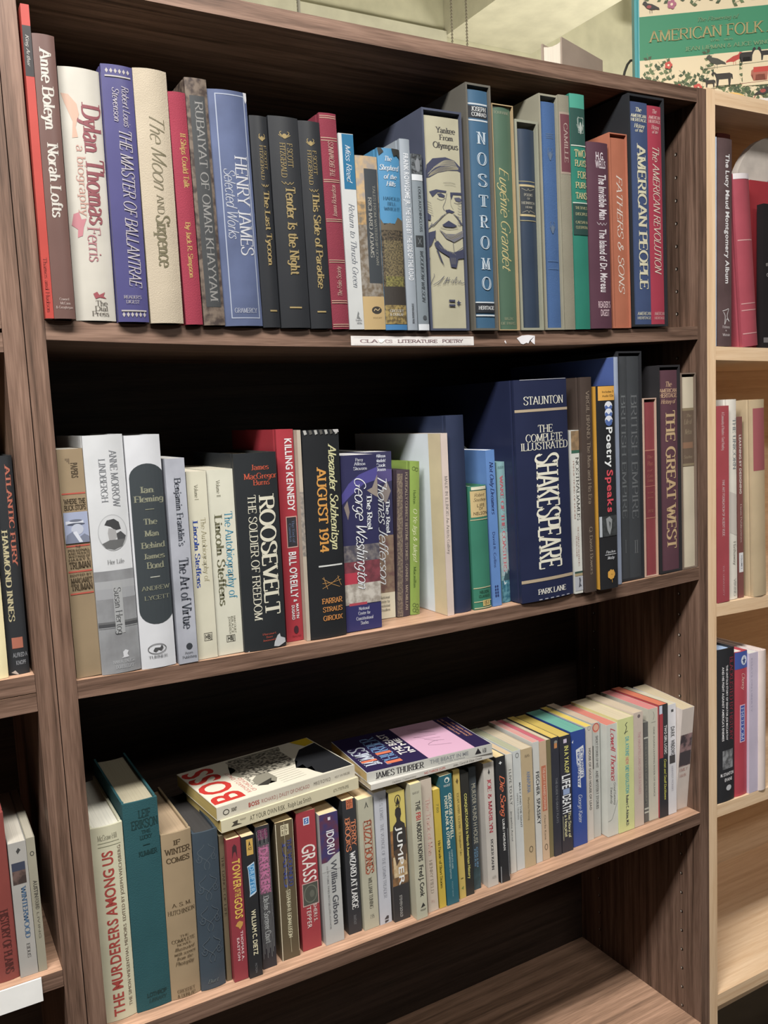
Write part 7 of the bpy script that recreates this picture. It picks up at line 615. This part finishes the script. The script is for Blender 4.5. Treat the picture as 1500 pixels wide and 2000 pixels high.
flat_book('white paperback with big red cover title and engraved skyline, lying on the cream one', .1413, .0145, zb + .0147, 5.2, .188, .0155, .122, (210,205,190), (216,192,122),
    [('t', 'BOSS', 'Sb', .0045, .0095, .188 - .040, .188 - .054, (168,58,52), 'd'), ('t', 'RICHARD J. DALEY OF CHICAGO', 'Ss', .0045, .0090, .188 - .057, .188 - .122, (168,116,108), 'd'), ('t', 'MIKE ROYKO', 'Ss', .0050, .0095, .188 - .128, .188 - .152, (122,116,106), 'd'), ('o', .0045, .0105, .188 - .008, .188 - .015, (58,54,48), .9), ('t', 'SIGNET', 'Sb', .006, .010, .188 - .018, .188 - .025, (90,86,76), 'd'), ('t', '451 W9838', 'Ss', .006, .009, .188 - .158, .188 - .180, (154,148,138), 'd')],
    [('r', 0, .122, 0, .188, (222,216,198)), ('t', 'BOSS', 'Sb', .008, .116, .185, .148, (194,58,52), 'h'), ('t', 'RICHARD J. DALEY', 'Ss', .014, .085, .141, .136, (192,96,90), 'h'), ('t', 'OF CHICAGO', 'Ss', .014, .06, .134, .129, (192,96,90), 'h'), ('t', 'BY MIKE ROYKO', 'Ss', .030, .085, .127, .122, (74,70,64), 'h'),
     ('p', [(.028, .124), (.020, .115), (.028, .105), (.020, .100), (.030, .094), (.052, .096), (.060, .080), (.078, .076), (.095, .070), (.105, .050), (.118, .046), (.118, .120), (.100, .128), (.085, .122), (.075, .136), (.060, .130), (.052, .112), (.042, .122)], (138,134,120)), ('n', .052, .115, .052, .125, (74,71,64), (184,178,162), 60), ('p', [(.018, .112), (.026, .104), (.034, .100), (.028, .115), (.024, .124)], (58,56,51)),
     ('p', [(.004, .044), (.002, .002), (.098, .002), (.090, .030), (.062, .052), (.058, .050), (.040, .062), (.044, .050), (.030, .052), (.032, .044), (.014, .048)], (38,39,42)), ('p', [(.100, .002), (.121, .002), (.121, .028), (.096, .018)], (216,184,50))]
    + [('k', [(.012 + .006 * i, .095), (.014 + .006 * i, .062)], (168,162,148), .4) for i in range(7)])
zc = .7052 + FZ
flat_book('thin white paperback lying across the row, underneath the purple covered one', .3395, .0103, zc, -1.1, .186, .0070, .105, (210,207,200), (216,204,176),
    [('t', 'Dubliner Commentary', 'it', .0018, .0044, .186 - .030, .186 - .066, (106,104,98), 'd'), ('t', 'NO THIRDS CUPS', 'Sb', .0018, .0048, .186 - .078, .186 - .110, (192,106,96), 'd'), ('t', 'John, Carol & Elton Green', 'it', .0018, .0048, .186 - .122, .186 - .168, (74,74,70), 'd')], None)
flat_book('paperback with purple and pink cover, lying on the thin white one', .3388, .0190, zc + .0073, -4.4, .185, .0125, .122, (198,198,192), (226,198,140),
    [('t', 'JAMES THURBER', 'rb', .0022, .0100, .185 - .012, .185 - .082, (46,44,48), 'd'), ('t', 'THE BEAST IN ME', 'Sb', .0050, .0098, .185 - .090, .185 - .148, (140,143,146), 'd'), ('t', 'AND OTHER ANIMALS', 'Ss', .0018, .0036, .185 - .102, .185 - .142, (140,143,146), 'd'), ('p', [(.003, .185 - .158), (.011, .185 - .163), (.003, .185 - .168)], (46,44,48)), ('t', 'A 501', 'Sb', .003, .009, .185 - .170, .185 - .176, (46,44,48), 'd')],
    [('r', 0, .122, 0, .185, (44,35,72)), ('r', .0, .122, .026, .096, (217,174,198))]
    + [('t', 'JAMES', 'rb', .016, .082, .178, .156, c, 'h') for c in ((200,208,220),)] + [('t', 'THURBER', 'rb', .010, .110, .150, .128, (111,143,184), 'h'), ('r', .012, .020, .128, .150, (216,120,88)), ('r', .045, .052, .128, .150, (216,120,88)), ('r', .030, .036, .156, .178, (216,120,88)), ('t', 'THE BEAST', 'Sb', .030, .110, .122, .111, (232,228,224), 'h'), ('t', 'IN ME', 'Sb', .030, .085, .108, .100, (232,228,224), 'h'),
       ('t', 'and other animals', 'sl', .052, .118, .0225, .019, (208,154,128), 'h'), ('t', 'pictures and text about the', 'sl', .040, .118, .016, .0125, (208,154,128), 'h'), ('t', 'Beast within me', 'sl', .040, .100, .0095, .006, (208,154,128), 'h')]
    + [('k', [(.03 + .017 * i, .045 + .012 * (i % 3)), (.04 + .016 * i, .075 - .01 * (i % 2)), (.05 + .012 * i, .060 + .01 * (i % 3)), (.046 + .012 * i, .048)], (154,124,146), .5) for i in range(5)])
# ---------------------------------------------------------------- on top of the bookcases
th = math.radians(19.5); dv = Vector((math.cos(th), math.sin(th), 0)); uv = Vector((-math.sin(th), math.cos(th), 0))
rm = Matrix((uv, Vector((0, 0, 1)), dv)).transposed()          # across -> back, depth -> up, spine -> along the shelf
o = make_book('hardcover_book', 'grey beige hardcover standing spine down on top of the walnut bookcase', (.748, .09, Z[0] + T2 + .0008), 0, .034, .125, .078, 'h', (168,153,140), (239,230,214), 0, [], rot=rm.to_euler(), cloth=1)
o.location.z = Z[0] + T2 - .0015
random.seed(4)
FW, FH = .27, .365
art = [('r', 0.008, FW, 0, FH, (230,214,180)), ('r', .008, FW, .106, .174, (63,140,104))]
GRN = ((90,106,72), (111,127,88), (72,88,62))
def leaf(x, y, a, l, c):
    w = l * .32
    art.append(('p', [(x, y), (x + l * .5 * math.cos(a) - w * math.sin(a), y + l * .5 * math.sin(a) + w * math.cos(a)), (x + l * math.cos(a), y + l * math.sin(a)), (x + l * .5 * math.cos(a) + w * math.sin(a), y + l * .5 * math.sin(a) - w * math.cos(a))], c))
def sprig(x, y, a, n, l):
    ex, ey = x + n * .011 * math.cos(a), y + n * .011 * math.sin(a)
    art.append(('k', [(x, y), ((x + ex) / 2 + .003, (y + ey) / 2), (ex, ey)], (122,128,96), .5))
    for i in range(n):
        px, py = x + i * .011 * math.cos(a), y + i * .011 * math.sin(a)
        for s in (-1, 1): leaf(px, py, a + s * .9, l, GRN[(i + n) % 3])
def flower(x, y, r, c):
    for k in range(5): art.append(('e', x + r * .7 * math.cos(k * 1.257) - r * .55, x + r * .7 * math.cos(k * 1.257) + r * .55, y + r * .7 * math.sin(k * 1.257) - r * .55, y + r * .7 * math.sin(k * 1.257) + r * .55, c))
    art.append(('e', x - r * .35, x + r * .35, y - r * .35, y + r * .35, (240,220,192)))
def bird(x, y, s, c, c2=None):
    art.append(('p', [(x + s * a, y + abs(s) * b) for a, b in ((-.5, .28), (-.42, .42), (-.3, .44), (-.2, .3), (.1, .22), (.5, -.02), (.55, -.14), (.3, -.1), (.05, -.12), (-.25, .02), (-.38, .2))], c))
    if c2: art.append(('e', x - abs(s) * .25, x + abs(s) * .05, y - abs(s) * .02, y + abs(s) * .18, c2))
    for q in (-.05, .08): art.append(('k', [(x + s * q, y - abs(s) * .1), (x + s * q, y - abs(s) * .32)], c, .6))
def beast(x, y, s, c, neck=.35):
    art.append(('p', [(x + s * a, y + abs(s) * b) for a, b in ((-.5, neck), (-.42, neck + .12), (-.32, neck + .06), (-.25, .2), (.35, .2), (.48, .12), (.5, -.1), (.44, -.1), (.42, .0), (.38, -.36), (.3, -.36), (.28, -.08), (-.14, -.08), (-.18, -.36), (-.26, -.36), (-.28, .0), (-.36, .18), (-.45, neck - .06))], c))
for y0, y1 in ((.006, .104), (.180, .355)):
    for i in range(120 if y0 < .1 else 130): sprig(random.uniform(.012, FW - .02), random.uniform(y0, y1 - .014), random.uniform(.3, 2.8), random.choice((2, 3)), .0085)
for i in range(9): flower(random.choice((.02, .05, .07, .10, .235)) + random.uniform(-.008, .008), random.uniform(.03, .10), .005, (200,84,74))
for i in range(16): flower(random.uniform(.02, .25), random.uniform(.185, .35), .006, random.choice(((200,84,74), (176,106,128), (208,138,122))))
art += [('r', .125, .165, .056, .106, (230,214,180)), ('r', .17, .222, .052, .106, (230,214,180)), ('e', .120, .180, .006, .044, (232,189,112))]
bird(.128, .092, .030, (74,74,64)); bird(.158, .094, -.026, (184,68,60)); beast(.138, .068, .034, (56,51,46), .2); beast(.118, .062, .020, (56,51,46), .25); beast(.178, .099, -.026, (46,42,40)); beast(.206, .099, .026, (46,42,40)); beast(.200, .071, -.034, (176,106,88), .3)
art += [('r', .187, .213, .072, .080, (194,72,62)), ('k', [(.105, .084), (.165, .086)], (90,100,72), .8), ('k', [(.105, .052), (.165, .055)], (90,100,72), .8), ('k', [(.165, .086), (.225, .088)], (90,100,72), .8), ('k', [(.165, .056), (.225, .058)], (138,80,72), .8),
        ('p', [(.110, .020), (.128, .040), (.130, .032), (.118, .016)], (184,68,60)), ('p', [(.176, .018), (.190, .036), (.184, .016)], (184,68,60))]
bird(.020, .030, .026, (58,52,50), (160,74,76)); bird(.020, .058, -.022, (138,74,66)); bird(.060, .045, .036, (95,110,76)); bird(.205, .040, -.030, (58,56,52), (160,74,68)); bird(.190, .018, .030, (74,60,56), (152,96,92)); bird(.026, .186, .026, (58,52,50), (160,74,76))
art += [('t', 'AMERICAN FOLK ART', 'rm', .022, .252, .1500, .1330, (168,156,108), 'h'), ('t', 'The Flowering of', 'it', .100, .165, .1640, .1580, (122,148,112), 'h'), ('t', 'JEAN LIPMAN & ALICE WINCHESTER', 'rm', .080, .252, .1205, .1145, (134,160,120), 'h'), ('t', '1776 - 1876', 'rm', .120, .155, .1285, .1255, (134,160,120), 'h')]
yaw = math.radians(-36); fo = Vector((.983, .18, 1.6232 + FZ))
du = Vector((math.cos(yaw), math.sin(yaw), 0)); dn = Vector((-math.sin(yaw), math.cos(yaw), 0))
# front cover faces the room: spine at its left, so the book's across direction points to the viewer
rmf = Matrix((-dn, du, Vector((0, 0, 1)))).transposed()
make_book('hardcover_book', 'large face out book with green band and folk birds on its cover', fo + dn * .024, 0, .024, FH, FW, 'h', (63,154,160), (236,226,204), 0, [], rot=rmf.to_euler(), cover_art=art)
# small acrylic stand in front of it
st = thing('book_stand', 'small clear plastic stand under the folk art book', 'stand', fo + du * .205 - dn * .0012)
CLR = bpy.data.materials.new('clear_plastic'); CLR.use_nodes = True; pb_ = CLR.node_tree.nodes['Principled BSDF']; pb_.inputs['Base Color'].default_value = (.9, .9, .92, 1); pb_.inputs['Roughness'].default_value = .15; pb_.inputs['Transmission Weight'].default_value = .5
bm = bmesh.new(); box(bm, -.03, .03, -.045, -.001, -.0008, .0012, 0, .0004); o1 = link('foot', bm, CLR, st); o1.rotation_euler = (0, 0, yaw)
bm = bmesh.new(); box(bm, -.03, .03, -.047, -.0445, -.0008, .016, 0, .0006); o1 = link('lip', bm, CLR, st); o1.rotation_euler = (0, 0, yaw)
# cable loop behind the folk book
bm = bmesh.new(); cx = Vector((1.065, .25, Z[0] + T2))
tube(bm, [cx + Vector((-.047 + .10 * (1 - math.cos(t)) * .5 - .0, .01 * t, .004 + .15 * math.sin(t))) for t in [PI * i / 16 for i in range(17)]], .0022)
o = link('cable', bm, mat((74,72,68), 'matte')); o['label'] = 'thin dark cable looping up behind the folk art book'; o['category'] = 'cable'
# ---------------------------------------------------------------- face out things in the oak bookcase, disc on the middle shelf
def disc_thing(name, label, cat, x, y, z, r, tilt, c1, c2, rim, yaw=0):
    root = thing(name, label, cat, (x, y, z)); root.rotation_euler = (math.radians(-tilt), 0, yaw)
    bm = bmesh.new(); prof = [(0, .004), (r * .62, .004), (r * .70, .0), (r, -.010), (r, -.007), (r * .7, .0035), (0, .0075)]
    rings = []
    for q, (rr, yy) in enumerate(prof):
        rings.append([bm.verts.new((rr * math.cos(2 * PI * i / 48), yy, r + rr * math.sin(2 * PI * i / 48))) for i in range(48)] if rr else [bm.verts.new((0, yy, r))])
    for q in range(len(rings) - 1):
        a, c = rings[q], rings[q + 1]
        for i in range(48):
            j = (i + 1) % 48
            f = bm.faces.new((a[0], c[j], c[i])) if len(a) == 1 else bm.faces.new((a[i], a[j], c[0])) if len(c) == 1 else bm.faces.new((a[i], a[j], c[j], c[i]))
            f.smooth = True; f.material_index = 1 if q < 1 else 0
    link('body', bm, [mat(c1, 'jacket'), mat(c2, 'jacket')], root); return root
pa = thing('display_board', 'pale board with rounded top standing behind the red leather book in the oak bookcase', 'board', (1.181, .045, 1.2490 + FZ))
bm = bmesh.new(); ol = [(-.129, 0)] + [(-.129 * abs(math.cos(PI * i / 24)) ** .85 * (1 if i < 12 else -1), .205 + .138 * math.sin(PI * i / 24) ** .85) for i in range(25)] + [(.129, 0)]
fa = [bm.verts.new((x, 0, z)) for x, z in ol]; fb = [bm.verts.new((x, .012, z)) for x, z in ol]
bm.faces.new(fa); bm.faces.new(fb[::-1])
for i in range(len(fa)): bm.faces.new((fa[i], fb[i], fb[(i + 1) % len(fa)], fa[(i + 1) % len(fa)]))
mats = [mat((216,207,198), 'worn')]
put_art(bm, mats, [('e', -.085, .105, .12, .285, (154,151,156))], lambda a, q, e: (a, -e, q))
link('board', bm, mats, pa)
o = disc_thing('plate', 'dark grey round plate on edge peeking out above the pale blue paperback', 'plate', .5605, .152, .9102 + FZ, .112, 0, (106,108,102), (85,87,79), 1, PI / 2)
for ch in o.children: ch.scale = (1, .3, 1)
def face_book(label, x, y, z, w, h, t, yaw, cover, art, tilt=0):
    yw = math.radians(yaw); du = Vector((math.cos(yw), math.sin(yw), 0)); dn = Vector((-math.sin(yw), math.cos(yw), 0))
    rm = Matrix((-dn, du, Vector((0, 0, 1)))).transposed()
    o = make_book('hardcover_book', label, Vector((x, y, z)) + dn * t, 0, t, h, w, 'h', cover, (232,220,200), 0, [], rot=rm.to_euler(), cover_art=art, group='books in the oak bookcase'); return o
face_book('black face out hardcover with tiny white lines near the right picture edge', 1.0765, .006, 1.2490 + FZ, .150, .222, .012, 0, (42,38,40), [('t', 'the', 'rm', .006, .018, .132, .127, (176,170,168), 'h'), ('t', 'dark', 'rm', .008, .026, .118, .111, (176,170,168), 'h'), ('t', 'of the', 'rm', .012, .026, .098, .092, (176,170,168), 'h'), ('t', 'winter', 'rm', .014, .034, .088, .081, (176,170,168), 'h'), ('r', .022, .060, .028, .052, (138,132,132)), ('r', .0, .12, .008, .016, (122,118,120))])
face_book('red face out hardcover rising behind the black one in the oak bookcase', 1.0700, .026, 1.2490 + FZ, .150, .262, .010, 0, (168,58,66), [])
# ---------------------------------------------------------------- hanging chains and the fixture above
def chain(label, x, y, z0, z1):
    bm = bmesh.new(); r = .0034; z = z0
    while z < z1:
        bmesh.ops.create_icosphere(bm, subdivisions=1, radius=r, matrix=Matrix.Translation((0, 0, z - z0))); z += r * 2.25
    tube(bm, [(0, 0, 0), (0, 0, z1 - z0)], .0011, 0, 5)
    o = link('hanging_chain', bm, mat((122,116,100), 'metal')); o.location = (x, y, z0); o['label'] = label; o['category'] = 'chain'; o['group'] = 'bead chains hanging behind the bookcase'
chain('bead chain hanging behind the bookcase, left of the close pair', 1.134, .92, 1.55, 2.809)
chain('bead chain hanging behind the bookcase, right of the close pair', 1.178, .92, 1.55, 2.809)
chain('bead chain hanging far left behind the bookcase near the clip', .727, .92, 1.85, 2.809)
bm = bmesh.new(); tube(bm, [(0, 0, 0), (0, 0, .05), (.012, 0, .075), (.028, 0, .10), (.03, 0, .75)], .004); box(bm, -.008, .008, -.004, .004, -.012, .006, 0, .002)
o = link('hanging_clip', bm, mat((154,150,138), 'metal')); o.location = (.700, .92, 2.058); o['label'] = 'small dark clip on a pale rod hanging by the left chain'; o['category'] = 'clip'
bm = bmesh.new(); box(bm, 2.07, 2.152, -1.6, 1.25, 2.562, 2.600, 0, .003)
f = thing('light_batten', 'grey light batten running along under the ceiling at right', 'light fitting', (2.11, 0, 2.562))
for v in bm.verts: v.co.x -= 2.11; v.co.z -= 2.562
link('housing', bm, mat((168,166,150), 'matte'), f)
bm = bmesh.new(); box(bm, -.012, .012, -1.0, -.98, .038, .247); link('hanger', bm, mat((168,166,150), 'matte'), f)
bm = bmesh.new(); box(bm, -.012, .012, .6, .62, .038, .247); link('hanger', bm, mat((168,166,150), 'matte'), f)
f = thing('ceiling_fixture', 'long fluorescent fitting hanging over the aisle in front of the bookcases', 'light fitting', (-.40, -.80, 2.602))
bm = bmesh.new(); box(bm, -.78, .78, -.14, .14, 0, .07, 0, .004); link('housing', bm, mat((232,232,228), 'matte'), f)
for sx in (-.5, .5):
    bm = bmesh.new(); tube(bm, [(sx, 0, .07), (sx, 0, .207)], .004); link('hanger_rod', bm, mat((154,150,138), 'metal'), f)
for ob in (_fo,): bpy.data.objects.remove(ob, do_unlink=True)
